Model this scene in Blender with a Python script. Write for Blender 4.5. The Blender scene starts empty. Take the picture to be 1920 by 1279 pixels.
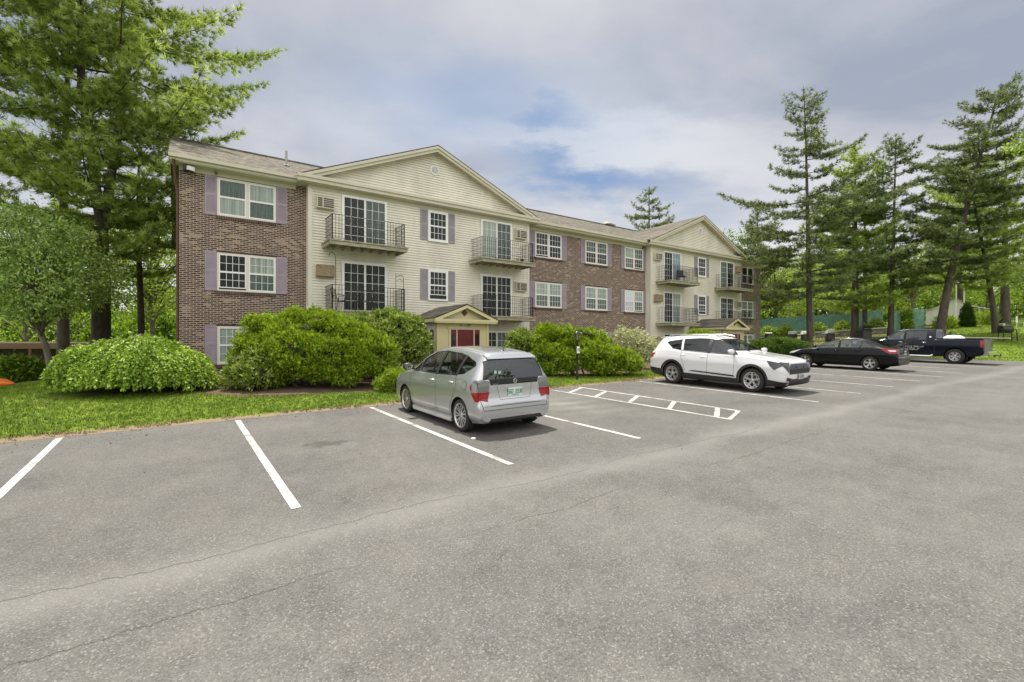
import bpy, bmesh, math, random
import numpy as np
from mathutils import Vector, Matrix
R=math.radians
scene=bpy.context.scene
COL=scene.collection
# ---------------------------------------------------------------- camera
# world axes: X runs along the apartment front, Y runs from the lot into the building, Z is up
YAW=35.31
CA,SA=math.cos(R(YAW)),math.sin(R(YAW))
cam=bpy.data.cameras.new('camera'); cam_o=bpy.data.objects.new('camera',cam); COL.objects.link(cam_o)
cam.sensor_width=36; cam.lens=36*889/1920; cam.clip_end=2000; cam.clip_start=.05
cam_o.location=(0,0,1.9); cam_o.rotation_euler=(R(90),0,R(-YAW))
scene.camera=cam_o
scene.render.resolution_x=1024; scene.render.resolution_y=682
scene.view_settings.view_transform='Standard'; scene.view_settings.look='None'
scene.view_settings.exposure=0.30; scene.view_settings.gamma=1; scene.view_settings.use_curve_mapping=False
# ---------------------------------------------------------------- sun and sky
SUN_EL=70; SUN_AZ=8        # azimuth measured from +Y towards +X
sd=Vector((math.sin(R(SUN_AZ))*math.cos(R(SUN_EL)),math.cos(R(SUN_AZ))*math.cos(R(SUN_EL)),math.sin(R(SUN_EL))))
sl=bpy.data.lights.new('sun','SUN'); sl.energy=5.0; sl.angle=R(2.0); sl.color=(1,.95,.86)
so=bpy.data.objects.new('sun',sl); COL.objects.link(so); so.location=(0,0,40)
so.rotation_euler=(-sd).to_track_quat('-Z','Y').to_euler()
w=bpy.data.worlds.new('World'); scene.world=w; w.use_nodes=True
nt=w.node_tree; nt.nodes.clear()
def N(nt,t,**k):
    n=nt.nodes.new(t)
    for a,b in k.items(): setattr(n,a,b)
    return n
def M(nt,op,a,b=None,c=None,clamp=False):
    n=nt.nodes.new('ShaderNodeMath'); n.operation=op; n.use_clamp=clamp
    for i,v in enumerate((a,b,c)):
        if v is None: continue
        if isinstance(v,(int,float)): n.inputs[i].default_value=v
        else: nt.links.new(v,n.inputs[i])
    return n.outputs[0]
def MIX(nt,f,a,b,mode='MIX'):
    n=nt.nodes.new('ShaderNodeMix'); n.data_type='RGBA'; n.blend_type=mode
    for s,v in ((n.inputs[0],f),(n.inputs[6],a),(n.inputs[7],b)):
        if isinstance(v,(int,float)): s.default_value=v
        elif isinstance(v,(tuple,list)): s.default_value=tuple(v)[:3]+(1,)
        else: nt.links.new(v,s)
    return n.outputs[2]
def build_world():
    tc=N(nt,'ShaderNodeTexCoord')
    nm=N(nt,'ShaderNodeVectorMath',operation='NORMALIZE'); nt.links.new(tc.outputs['Generated'],nm.inputs[0])
    sep=N(nt,'ShaderNodeSeparateXYZ'); nt.links.new(nm.outputs[0],sep.inputs[0])
    x,y,z=sep.outputs
    # heading frame fixed in the world, turned 35 degrees to the facade
    fx=M(nt,'SUBTRACT',M(nt,'MULTIPLY',x,CA),M(nt,'MULTIPLY',y,SA))
    fz=M(nt,'ADD',M(nt,'MULTIPLY',x,SA),M(nt,'MULTIPLY',y,CA))
    # cloud layer coordinates (flat layer seen in perspective)
    zz=M(nt,'ADD',M(nt,'MAXIMUM',z,0.0),.16)
    cx=M(nt,'DIVIDE',fx,zz); cy=M(nt,'DIVIDE',fz,zz)
    cb=N(nt,'ShaderNodeCombineXYZ'); nt.links.new(M(nt,'MULTIPLY',cx,.75),cb.inputs[0]); nt.links.new(M(nt,'MULTIPLY',cy,1.0),cb.inputs[1])
    n1=N(nt,'ShaderNodeTexNoise'); n1.inputs['Scale'].default_value=1.25; n1.inputs['Detail'].default_value=7; n1.inputs['Roughness'].default_value=.52; n1.inputs['Distortion'].default_value=.35
    nt.links.new(cb.outputs[0],n1.inputs['Vector'])
    n2=N(nt,'ShaderNodeTexNoise'); n2.inputs['Scale'].default_value=3.1; n2.inputs['Detail'].default_value=8; n2.inputs['Roughness'].default_value=.6
    nt.links.new(cb.outputs[0],n2.inputs['Vector'])
    fzc=M(nt,'MAXIMUM',fz,.08)
    a=M(nt,'DIVIDE',fx,fzc); b=M(nt,'DIVIDE',z,fzc)
    wob=M(nt,'MULTIPLY',M(nt,'SUBTRACT',n2.outputs['Fac'],.5),.26)
    b2=M(nt,'ADD',b,wob); a2=M(nt,'ADD',a,M(nt,'MULTIPLY',M(nt,'SUBTRACT',n1.outputs['Fac'],.5),.3))
    def blob(a0,b0,sa,sb,tilt):
        da=M(nt,'SUBTRACT',a2,a0); db=M(nt,'SUBTRACT',M(nt,'ADD',b2,M(nt,'MULTIPLY',da,tilt)),b0)
        q=M(nt,'ADD',M(nt,'POWER',M(nt,'ABSOLUTE',M(nt,'DIVIDE',da,sa)),2.),M(nt,'POWER',M(nt,'ABSOLUTE',M(nt,'DIVIDE',db,sb)),2.))
        return M(nt,'MULTIPLY',M(nt,'EXPONENT',M(nt,'MULTIPLY',q,-1)),M(nt,'GREATER_THAN',fz,.1))
    P=lambda px,py:((px-960)/889.,(640-py)/889.)
    p1=P(890,195); p2=P(1085,328); p3=P(1130,262); p4=P(1010,215); p5=P(640,235)
    blue=M(nt,'MAXIMUM',M(nt,'MULTIPLY',blob(*p1,.32,.12,.1),.55),M(nt,'MAXIMUM',M(nt,'MULTIPLY',blob(*p2,.20,.05,.2),.85),M(nt,'MULTIPLY',blob(*p4,.13,.05,.05),.75)))
    white=M(nt,'MAXIMUM',blob(*p3,.42,.085,.12),M(nt,'MULTIPLY',blob(*p5,.3,.1,0),.35))
    # veil colour
    ne=M(nt,'SUBTRACT',n1.outputs['Fac'],.5)
    t=M(nt,'ADD',.5,M(nt,'MULTIPLY',ne,3.3),clamp=True)
    veil=MIX(nt,t,(.35,.39,.48),(.68,.68,.70))
    veil=MIX(nt,M(nt,'MULTIPLY',white,.9,clamp=True),veil,(.82,.825,.84))
    low=M(nt,'SUBTRACT',1.,M(nt,'MULTIPLY',M(nt,'MAXIMUM',z,0.),2.9),clamp=True)
    veil=MIX(nt,M(nt,'POWER',low,1.15),veil,(.86,.875,.92))
    col=MIX(nt,M(nt,'MULTIPLY',blue,M(nt,'SUBTRACT',1.35,M(nt,'MULTIPLY',n1.outputs['Fac'],.6)),clamp=True),veil,(.20,.33,.57))
    # brighter, warmer sky added behind the camera and overhead as soft fill light
    back=M(nt,'MULTIPLY',M(nt,'SUBTRACT',.35,fz),.9,clamp=True)
    up=M(nt,'MULTIPLY',M(nt,'SUBTRACT',z,.55),2.2,clamp=True)
    hz=M(nt,'MULTIPLY_ADD',z,2.6,.12,clamp=True)
    boost=M(nt,'ADD',1.,M(nt,'ADD',M(nt,'MULTIPLY',M(nt,'MULTIPLY',back,hz),2.3),M(nt,'MULTIPLY',up,.7)))
    col=MIX(nt,M(nt,'ADD',M(nt,'MULTIPLY',back,.75),M(nt,'MULTIPLY',up,.5),clamp=True),col,(.56,.535,.49))
    cl=N(nt,'ShaderNodeVectorMath',operation='SCALE'); nt.links.new(col,cl.inputs[0]); nt.links.new(boost,cl.inputs['Scale'])
    sky=N(nt,'ShaderNodeTexSky',sky_type='NISHITA'); sky.sun_disc=False; sky.sun_elevation=R(SUN_EL); sky.sun_rotation=R(SUN_AZ); sky.air_density=1.4; sky.dust_density=2
    b1=N(nt,'ShaderNodeBackground'); b1.inputs[1].default_value=.05; nt.links.new(sky.outputs[0],b1.inputs[0])
    bb=N(nt,'ShaderNodeBackground'); bb.inputs[1].default_value=.92; nt.links.new(cl.outputs[0],bb.inputs[0])
    ad=N(nt,'ShaderNodeMixShader'); ad.inputs[0].default_value=.9
    nt.links.new(b1.outputs[0],ad.inputs[1]); nt.links.new(bb.outputs[0],ad.inputs[2])
    out=N(nt,'ShaderNodeOutputWorld'); nt.links.new(ad.outputs[0],out.inputs[0])
build_world()
# ---------------------------------------------------------------- tagging
def thing(o,label,cat,group=None):
    o['label']=label; o['category']=cat
    if group: o['group']=group
    return o
def struct(o): o['kind']='structure'; return o
def empty(name,loc=(0,0,0),rz=0,parent=None):
    o=bpy.data.objects.new(name,None); COL.objects.link(o); o.location=loc; o.rotation_euler=(0,0,rz); o.empty_display_size=.2
    if parent: o.parent=parent
    return o
def copy_tree(o,parent=None):
    c=o.copy(); COL.objects.link(c)
    if parent: c.parent=parent
    for ch in list(o.children): copy_tree(ch,c)
    return c
# ---------------------------------------------------------------- mesh builder
class MB:
    def __init__(s): s.v=[];s.f=[];s.m=[];s.sm=[]
    def add(s,vs,fs,m=0,smooth=False):
        o=len(s.v); s.v+= [tuple(v) for v in vs]; s.f+=[tuple(i+o for i in f) for f in fs]; s.m+=[m]*len(fs); s.sm+=[smooth]*len(fs)
    def box(s,x0,x1,y0,y1,z0,z1,m=0):
        s.add([(x0,y0,z0),(x1,y0,z0),(x1,y1,z0),(x0,y1,z0),(x0,y0,z1),(x1,y0,z1),(x1,y1,z1),(x0,y1,z1)],
              [(0,3,2,1),(4,5,6,7),(0,1,5,4),(1,2,6,5),(2,3,7,6),(3,0,4,7)],m)
    def obox(s,c,ax,ay,az,m=0):   # oriented box: centre and three half axes
        c,ax,ay,az=map(Vector,(c,ax,ay,az)); vs=[]
        for k in (-1,1):
            for j,i in ((-1,-1),(-1,1),(1,1),(1,-1)): vs.append(c+ax*i+ay*j+az*k)
        s.add(vs,[(0,3,2,1),(4,5,6,7),(0,1,5,4),(1,2,6,5),(2,3,7,6),(3,0,4,7)],m)
    def bar(s,p,q,w,h=None,m=0):
        p,q=Vector(p),Vector(q); d=q-p; L=d.length; d=d/L; h=h or w
        r=d.cross(Vector((0,0,1)))
        if r.length<1e-3: r=Vector((1,0,0))
        r.normalize(); u=r.cross(d); s.obox((p+q)/2,d*L/2,r*w/2,u*h/2,m)
    def tube(s,pts,rs,seg=8,m=0,cap=True):
        pts=[Vector(p) for p in pts]; n=len(pts); vs=[]
        if isinstance(rs,(int,float)): rs=[rs]*n
        prev=None
        for i,p in enumerate(pts):
            d=(pts[min(i+1,n-1)]-pts[max(i-1,0)]).normalized()
            if prev is None:
                a=d.cross(Vector((0,0,1)))
                if a.length<1e-2: a=d.cross(Vector((0,1,0)))
            else: a=prev-d*prev.dot(d)
            a.normalize(); prev=a; b=d.cross(a)
            for k in range(seg):
                t=2*math.pi*k/seg; vs.append(p+(a*math.cos(t)+b*math.sin(t))*rs[i])
        fs=[(i*seg+k,i*seg+(k+1)%seg,(i+1)*seg+(k+1)%seg,(i+1)*seg+k) for i in range(n-1) for k in range(seg)]
        s.add(vs,fs,m,True)
        if cap: s.add(vs[:seg],[tuple(range(seg))[::-1]],m); s.add(vs[-seg:],[tuple(range(seg))],m)
    def prism(s,poly,fn,d0,d1,m=0):   # poly 2D, fn(a,b,d)->xyz
        n=len(poly); vs=[fn(a,b,d0) for a,b in poly]+[fn(a,b,d1) for a,b in poly]
        s.add(vs,[tuple(range(n))[::-1],tuple(range(n,2*n))]+[(i,(i+1)%n,(i+1)%n+n,i+n) for i in range(n)],m)
    def lathe(s,prof,seg=24,m=0,axis='z',org=(0,0,0),smooth=True):
        vs=[];n=len(prof)
        for k in range(seg):
            t=2*math.pi*k/seg
            for r,h in prof:
                p={'z':(r*math.cos(t),r*math.sin(t),h),'y':(r*math.cos(t),h,r*math.sin(t)),'x':(h,r*math.cos(t),r*math.sin(t))}[axis]
                vs.append((p[0]+org[0],p[1]+org[1],p[2]+org[2]))
        s.add(vs,[(k*n+i,k*n+i+1,((k+1)%seg)*n+i+1,((k+1)%seg)*n+i) for k in range(seg) for i in range(n-1)],m,smooth)
    def build(s,name,mats,parent=None,loc=None,bevel=0):
        me=bpy.data.meshes.new(name); me.from_pydata(s.v,[],s.f)
        if not isinstance(mats,(list,tuple)): mats=[mats]
        for m in mats: me.materials.append(m)
        me.polygons.foreach_set('material_index',s.m); me.polygons.foreach_set('use_smooth',s.sm); me.update()
        bm=bmesh.new(); bm.from_mesh(me); bmesh.ops.recalc_face_normals(bm,faces=bm.faces)
        if bevel:
            es=[e for e in bm.edges if len(e.link_faces)==2 and e.calc_face_angle(0)>.6]
            bmesh.ops.bevel(bm,geom=es,offset=bevel,segments=2,affect='EDGES',clamp_overlap=True)
        bm.to_mesh(me); bm.free()
        o=bpy.data.objects.new(name,me); COL.objects.link(o)
        if parent: o.parent=parent
        if loc: o.location=loc
        return o
def raw_mesh(name,V,Fc,k,mat,parent=None,rnd=None,smooth=False,loc=None):
    """V (n,3) array, Fc (m,k) index array"""
    me=bpy.data.meshes.new(name); nv=len(V); nf=len(Fc)
    me.vertices.add(nv); me.vertices.foreach_set('co',np.ascontiguousarray(V,dtype=np.float32).ravel())
    me.loops.add(nf*k); me.loops.foreach_set('vertex_index',np.ascontiguousarray(Fc,dtype=np.int32).ravel())
    me.polygons.add(nf); me.polygons.foreach_set('loop_start',np.arange(0,nf*k,k,dtype=np.int32))
    me.polygons.foreach_set('loop_total',np.full(nf,k,dtype=np.int32))
    if smooth: me.polygons.foreach_set('use_smooth',np.ones(nf,dtype=bool))
    me.update(calc_edges=True)
    if rnd is not None:
        at=me.attributes.new('rnd','FLOAT','POINT'); at.data.foreach_set('value',np.ascontiguousarray(rnd,dtype=np.float32))
    me.materials.append(mat)
    o=bpy.data.objects.new(name,me); COL.objects.link(o)
    if parent: o.parent=parent
    if loc: o.location=loc
    return o
# ---------------------------------------------------------------- materials
def newmat(name):
    m=bpy.data.materials.new(name); m.use_nodes=True; nt=m.node_tree
    return m,nt,nt.nodes['Principled BSDF']
def setspec(b,v): b.inputs['Specular IOR Level'].default_value=v
def mat(name,col,rough=.6,metal=0,spec=.5,var=0,vscale=3,bump=0,bscale=40,coat=0,stretch=None):
    m,nt,b=newmat(name); b.inputs['Roughness'].default_value=rough; b.inputs['Metallic'].default_value=metal; setspec(b,spec)
    b.inputs['Base Color'].default_value=(*col,1)
    if coat: b.inputs['Coat Weight'].default_value=coat; b.inputs['Coat Roughness'].default_value=.03
    if var or bump:
        tc=N(nt,'ShaderNodeTexCoord'); src=tc.outputs['Object']
        if stretch:
            mp=N(nt,'ShaderNodeMapping'); mp.inputs['Scale'].default_value=stretch; nt.links.new(src,mp.inputs[0]); src=mp.outputs[0]
    if var:
        n=N(nt,'ShaderNodeTexNoise'); n.inputs['Scale'].default_value=vscale; n.inputs['Detail'].default_value=6; n.inputs['Roughness'].default_value=.6; nt.links.new(src,n.inputs['Vector'])
        f=M(nt,'MULTIPLY_ADD',n.outputs['Fac'],3.2,-1.1,clamp=True)
        nt.links.new(MIX(nt,f,tuple(c*(1-var) for c in col),tuple(min(1,c*(1+var*.7)) for c in col)),b.inputs['Base Color'])
    if bump:
        n=N(nt,'ShaderNodeTexNoise'); n.inputs['Scale'].default_value=bscale; n.inputs['Detail'].default_value=4; nt.links.new(src,n.inputs['Vector'])
        bp=N(nt,'ShaderNodeBump'); bp.inputs['Strength'].default_value=bump; bp.inputs['Distance'].default_value=.02; nt.links.new(n.outputs['Fac'],bp.inputs['Height']); nt.links.new(bp.outputs[0],b.inputs['Normal'])
    return m
def leafmat(name,cols,trans=.3,rough=.55,patch=0,spec=.3):
    """colour chosen per leaf from the rnd attribute"""
    m,nt,b=newmat(name); at=N(nt,'ShaderNodeAttribute',attribute_name='rnd')
    cr=N(nt,'ShaderNodeValToRGB'); e=cr.color_ramp.elements
    for i,c in enumerate(cols):
        p=i/(len(cols)-1)
        if i<2: el=e[i]; el.position=p
        else: el=e.new(p)
        el.color=(*c,1)
    nt.links.new(at.outputs['Fac'],cr.inputs[0])
    b.inputs['Roughness'].default_value=rough; setspec(b,spec); nt.links.new(cr.outputs[0],b.inputs['Base Color'])
    tr=N(nt,'ShaderNodeBsdfTranslucent')
    hs=N(nt,'ShaderNodeHueSaturation'); hs.inputs['Hue'].default_value=.485; hs.inputs['Saturation'].default_value=1.1; hs.inputs['Value'].default_value=1.5; nt.links.new(cr.outputs[0],hs.inputs['Color']); nt.links.new(hs.outputs[0],tr.inputs[0])
    mx=N(nt,'ShaderNodeMixShader'); mx.inputs[0].default_value=trans
    nt.links.new(b.outputs[0],mx.inputs[1]); nt.links.new(tr.outputs[0],mx.inputs[2]); nt.links.new(mx.outputs[0],nt.nodes['Material Output'].inputs[0])
    return m
def brick_mat(name,off=0):
    m,nt,b=newmat(name); tc=N(nt,'ShaderNodeTexCoord')
    sp=N(nt,'ShaderNodeSeparateXYZ'); nt.links.new(tc.outputs['Object'],sp.inputs[0])
    cb=N(nt,'ShaderNodeCombineXYZ'); nt.links.new(M(nt,'ADD',sp.outputs[0],sp.outputs[1]),cb.inputs[0]); nt.links.new(sp.outputs[2],cb.inputs[1])
    br=N(nt,'ShaderNodeTexBrick'); nt.links.new(cb.outputs[0],br.inputs['Vector']); br.inputs['Scale'].default_value=1
    br.inputs['Brick Width'].default_value=.208; br.inputs['Row Height'].default_value=.0695; br.inputs['Mortar Size'].default_value=.012; br.inputs['Mortar Smooth'].default_value=.15; br.inputs['Bias'].default_value=-.1
    br.inputs['Color1'].default_value=(.034,.023,.022,1); br.inputs['Color2'].default_value=(.125,.082,.080,1); br.inputs['Mortar'].default_value=(.46,.38,.31,1)
    # whitewashed / tan bricks in drifts
    n=N(nt,'ShaderNodeTexNoise'); n.inputs['Scale'].default_value=1.5; n.inputs['Detail'].default_value=5; n.inputs['Roughness'].default_value=.7; nt.links.new(tc.outputs['Object'],n.inputs['Vector'])
    # per brick random: second brick texture in black/white
    b2=N(nt,'ShaderNodeTexBrick'); nt.links.new(cb.outputs[0],b2.inputs['Vector']); b2.inputs['Scale'].default_value=1
    for k in ('Brick Width','Row Height','Mortar Size'): b2.inputs[k].default_value=br.inputs[k].default_value
    b2.inputs['Color1'].default_value=(0,0,0,1); b2.inputs['Color2'].default_value=(1,1,1,1); b2.inputs['Mortar'].default_value=(0,0,0,1); b2.inputs['Bias'].default_value=0
    sc=N(nt,'ShaderNodeSeparateColor'); nt.links.new(b2.outputs['Color'],sc.inputs[0])
    f=M(nt,'MULTIPLY',M(nt,'SUBTRACT',M(nt,'ADD',sc.outputs[0],M(nt,'MULTIPLY',n.outputs['Fac'],2.1)),1.84),5.,clamp=True)
    c=MIX(nt,M(nt,'MULTIPLY',f,.8),br.outputs['Color'],(.36,.275,.205))
    n3=N(nt,'ShaderNodeTexNoise'); n3.inputs['Scale'].default_value=60; n3.inputs['Detail'].default_value=3; nt.links.new(tc.outputs['Object'],n3.inputs['Vector'])
    c=MIX(nt,M(nt,'MULTIPLY_ADD',n3.outputs['Fac'],1.6,-.5,clamp=True),c,MIX(nt,.5,c,(1.0,.85,.7),'MULTIPLY'))
    nt.links.new(c,b.inputs['Base Color']); b.inputs['Roughness'].default_value=.9; setspec(b,.2)
    bp=N(nt,'ShaderNodeBump'); bp.inputs['Strength'].default_value=.6; bp.inputs['Distance'].default_value=.008
    nt.links.new(M(nt,'ADD',M(nt,'SUBTRACT',1.,br.outputs['Fac']),M(nt,'MULTIPLY',n3.outputs['Fac'],.3)),bp.inputs['Height']); nt.links.new(bp.outputs[0],b.inputs['Normal'])
    return m
def shingle_mat(name):
    m,nt,b=newmat(name); tc=N(nt,'ShaderNodeTexCoord')
    sp=N(nt,'ShaderNodeSeparateXYZ'); nt.links.new(tc.outputs['Object'],sp.inputs[0])
    cb=N(nt,'ShaderNodeCombineXYZ'); nt.links.new(M(nt,'ADD',sp.outputs[0],M(nt,'MULTIPLY',sp.outputs[1],.31)),cb.inputs[0]); nt.links.new(M(nt,'MULTIPLY',sp.outputs[2],2.4),cb.inputs[1])
    br=N(nt,'ShaderNodeTexBrick'); nt.links.new(cb.outputs[0],br.inputs['Vector']); br.inputs['Scale'].default_value=1
    br.inputs['Brick Width'].default_value=.17; br.inputs['Row Height'].default_value=.14; br.inputs['Mortar Size'].default_value=.006; br.offset=.37
    br.inputs['Color1'].default_value=(.075,.068,.054,1); br.inputs['Color2'].default_value=(.225,.205,.165,1); br.inputs['Mortar'].default_value=(.05,.045,.04,1)
    n=N(nt,'ShaderNodeTexNoise'); n.inputs['Scale'].default_value=.7; n.inputs['Detail'].default_value=6; nt.links.new(tc.outputs['Object'],n.inputs['Vector'])
    c=MIX(nt,M(nt,'MULTIPLY_ADD',n.outputs['Fac'],2,-.6,clamp=True),br.outputs['Color'],MIX(nt,.6,br.outputs['Color'],(.75,.72,.7),'MULTIPLY'))
    nt.links.new(c,b.inputs['Base Color']); b.inputs['Roughness'].default_value=.95; setspec(b,.2)
    return m
def glass_mat(name,tint=(.9,.95,.93),refl=.012,rough=.0):
    m,nt,b=newmat(name); nt.nodes.remove(b)
    tr=N(nt,'ShaderNodeBsdfTransparent'); tr.inputs[0].default_value=(*tint,1)
    gl=N(nt,'ShaderNodeBsdfGlossy'); gl.inputs['Roughness'].default_value=rough; gl.inputs[0].default_value=(.95,.97,1,1)
    fr=N(nt,'ShaderNodeLayerWeight'); fr.inputs[0].default_value=.25
    f=M(nt,'ADD',M(nt,'MULTIPLY',fr.outputs['Fresnel'],.38),refl,clamp=True)
    mx=N(nt,'ShaderNodeMixShader'); nt.links.new(f,mx.inputs[0]); nt.links.new(tr.outputs[0],mx.inputs[1]); nt.links.new(gl.outputs[0],mx.inputs[2])
    nt.links.new(mx.outputs[0],nt.nodes['Material Output'].inputs[0]); return m
M_brick=brick_mat('brick'); M_shingle=shingle_mat('shingle')
M_siding=mat('vinyl_siding',(.72,.685,.575),.5,var=.13,vscale=1.1,stretch=(1,1,.35))
M_trim=mat('cream_trim',(.56,.53,.41),.5,var=.05,vscale=1)
M_cream=mat('yellow_cream_paint',(.60,.54,.31),.5,var=.05,vscale=1)
M_white=mat('white_vinyl',(.80,.80,.78),.4)
M_offw=mat('offwhite_casing',(.66,.63,.56),.5)
M_shut=mat('mauve_shutter',(.33,.27,.33),.5,var=.1,vscale=2)
M_shutg=mat('greyed_shutter',(.32,.285,.32),.5,var=.1,vscale=2)
M_iron=mat('rusty_black_iron',(.035,.028,.025),.6,var=.3,vscale=8)
M_deck=mat('weathered_deck_wood',(.36,.33,.24),.8,var=.4,vscale=3,stretch=(1,1,6),bump=.3)
M_red=mat('dark_red_door',(.13,.012,.015),.4)
M_dark=mat('black_plastic',(.02,.02,.021),.5)
M_black=mat('gloss_black',(.006,.006,.007),.12)
M_glass=glass_mat('window_glass',rough=.05)
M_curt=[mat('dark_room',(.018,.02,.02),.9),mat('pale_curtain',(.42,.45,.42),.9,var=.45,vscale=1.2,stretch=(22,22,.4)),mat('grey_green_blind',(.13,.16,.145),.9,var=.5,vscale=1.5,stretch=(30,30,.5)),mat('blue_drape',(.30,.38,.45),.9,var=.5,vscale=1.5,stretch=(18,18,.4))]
M_acgrill=mat('ac_dark_grille',(.05,.05,.045),.6)
M_tan=mat('tan_cover_cloth',(.30,.23,.14),.8,var=.2,vscale=6)
# ---------------------------------------------------------------- ground
def sm(a,b,x):
    t=np.clip((x-a)/(b-a),0,1); return t*t*(3-2*t)
def ground_np(u,n):
    u=np.asarray(u,float); n=np.asarray(n,float)
    z=.022*np.clip(n,-60,13)+.0156*np.clip(u,-30,41)
    back=sm(12.5,19,n)
    zb=.52+.0075*np.clip(u,-30,41)
    z=z*(1-back)+zb*back
    # the back left drops to the carport drive
    d=.578*u+.816*n     # depth away from the lot corner
    lf=sm(-1.5,-8,u)*sm(11.6,22,n)
    z=z*(1-lf)+lf*(.0-.7*sm(20,32,d))
    z=np.where(n>21,z-(sm(-1,-6,u)*0),z)
    # the grassy rise at the right
    r=np.clip(u-40.2,0,40)
    z=z+.1*(np.sqrt(r*r+4)-2)*sm(2,9,n)*1.0
    return z
def gz(u,n): return float(ground_np(u,n))
LOT_N=11.25     # lawn edge of the parking stalls
# materials
def asphalt_mat():
    m,nt,b=newmat('asphalt'); tc=N(nt,'ShaderNodeTexCoord'); P=tc.outputs['Object']
    sp=N(nt,'ShaderNodeSeparateXYZ'); nt.links.new(P,sp.inputs[0]); X,Y=sp.outputs[0],sp.outputs[1]
    def noise(s,d=4,r=.6,src=P):
        n=N(nt,'ShaderNodeTexNoise'); n.inputs['Scale'].default_value=s; n.inputs['Detail'].default_value=d; n.inputs['Roughness'].default_value=r; nt.links.new(src,n.inputs['Vector']); return n.outputs['Fac']
    v=N(nt,'ShaderNodeTexVoronoi'); v.inputs['Scale'].default_value=95; nt.links.new(P,v.inputs['Vector'])
    sc=N(nt,'ShaderNodeSeparateColor'); nt.links.new(v.outputs['Color'],sc.inputs[0])
    g1=noise(130,3,.7); g2=noise(38,5,.75); g3=noise(.55,6,.62); g4=noise(4.5,5,.65)
    f=M(nt,'ADD',M(nt,'MULTIPLY',M(nt,'SUBTRACT',g1,.5),1.4),M(nt,'ADD',M(nt,'MULTIPLY',M(nt,'SUBTRACT',g2,.5),.65),M(nt,'MULTIPLY',M(nt,'SUBTRACT',sc.outputs[0],.5),.4)))
    f=M(nt,'ADD',f,M(nt,'ADD',M(nt,'MULTIPLY',M(nt,'SUBTRACT',g3,.5),.95),M(nt,'MULTIPLY',M(nt,'SUBTRACT',g4,.5),.5)))
    base=MIX(nt,M(nt,'ADD',f,.5,clamp=True),(.056,.054,.052),(.192,.186,.176))
    # pale aggregate specks
    spk=M(nt,'GREATER_THAN',sc.outputs[1],.93)
    base=MIX(nt,M(nt,'MULTIPLY',spk,.4),base,(.33,.32,.29))
    # reddish/blue aggregate tint
    base=MIX(nt,M(nt,'MULTIPLY_ADD',noise(1.4,5,.7),2.2,-.75,clamp=True),base,MIX(nt,.35,base,(1.0,.93,.86),'MULTIPLY'))
    # the stalls are a little darker and browner than the lane
    stall=M(nt,'MULTIPLY',M(nt,'SUBTRACT',M(nt,'ADD',Y,M(nt,'MULTIPLY',M(nt,'SUBTRACT',g3,.5),.8)),4.5),.9,clamp=True)
    base=MIX(nt,M(nt,'MULTIPLY',stall,.30),base,MIX(nt,1.,base,(.70,.68,.66),'MULTIPLY'))
    # paler worn seam along the end of the stalls
    wv=noise(.35,3,.5)
    Yw=M(nt,'ADD',Y,M(nt,'MULTIPLY',M(nt,'SUBTRACT',wv,.5),.9))
    band=M(nt,'EXPONENT',M(nt,'MULTIPLY',M(nt,'POWER',M(nt,'ABSOLUTE',M(nt,'DIVIDE',M(nt,'SUBTRACT',Yw,4.58),.26)),2.),-1))
    base=MIX(nt,M(nt,'MULTIPLY',band,.36),base,(.235,.228,.215))
    # long cracks running along the lane
    def crack(y0,w,amp,seed,thr):
        cb=N(nt,'ShaderNodeCombineXYZ'); nt.links.new(X,cb.inputs[0]); cb.inputs[1].default_value=seed
        wob=M(nt,'ADD',M(nt,'MULTIPLY',M(nt,'SUBTRACT',noise(.5,2,.5,cb.outputs[0]),.5),amp),M(nt,'MULTIPLY',M(nt,'SUBTRACT',noise(5.,8,.8,cb.outputs[0]),.5),.26))
        d=M(nt,'ABSOLUTE',M(nt,'SUBTRACT',M(nt,'ADD',Y,wob),y0))
        pm=M(nt,'MULTIPLY',M(nt,'SUBTRACT',noise(.8,2,.5,cb.outputs[0]),thr),9,clamp=True)
        return M(nt,'MULTIPLY',M(nt,'SUBTRACT',1.,M(nt,'DIVIDE',d,w),clamp=True),pm)
    ck=M(nt,'MAXIMUM',crack(4.68,.0105,.5,3.3,.33),M(nt,'MAXIMUM',crack(3.8,.011,.5,8.1,.42),M(nt,'MAXIMUM',crack(2.6,.010,.9,13.7,.52),crack(7.6,.008,1.4,21.7,.56))))
    ck=M(nt,'MULTIPLY',ck,M(nt,'LESS_THAN',X,9.5))
    # fine alligator cracking, only in a few worn spots
    vo=N(nt,'ShaderNodeTexVoronoi',feature='DISTANCE_TO_EDGE'); vo.inputs['Scale'].default_value=2.6
    ds=N(nt,'ShaderNodeVectorMath',operation='ADD'); nt.links.new(P,ds.inputs[0])
    nn=N(nt,'ShaderNodeTexNoise'); nn.inputs['Scale'].default_value=5; nn.inputs['Detail'].default_value=5; nt.links.new(P,nn.inputs['Vector'])
    ss=N(nt,'ShaderNodeVectorMath',operation='SCALE'); ss.inputs['Scale'].default_value=.35; nt.links.new(nn.outputs['Color'],ss.inputs[0]); nt.links.new(ss.outputs[0],ds.inputs[1]); nt.links.new(ds.outputs[0],vo.inputs['Vector'])
    al=M(nt,'MULTIPLY',M(nt,'LESS_THAN',vo.outputs['Distance'],.008),M(nt,'MULTIPLY',M(nt,'SUBTRACT',noise(.9,3,.5),.60),5,clamp=True))
    ck=M(nt,'MAXIMUM',ck,M(nt,'MULTIPLY',al,.55))
    base=MIX(nt,M(nt,'MULTIPLY',ck,.68),base,(.035,.033,.03))
    # oil stain in the second stall
    cb=N(nt,'ShaderNodeCombineXYZ')
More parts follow.
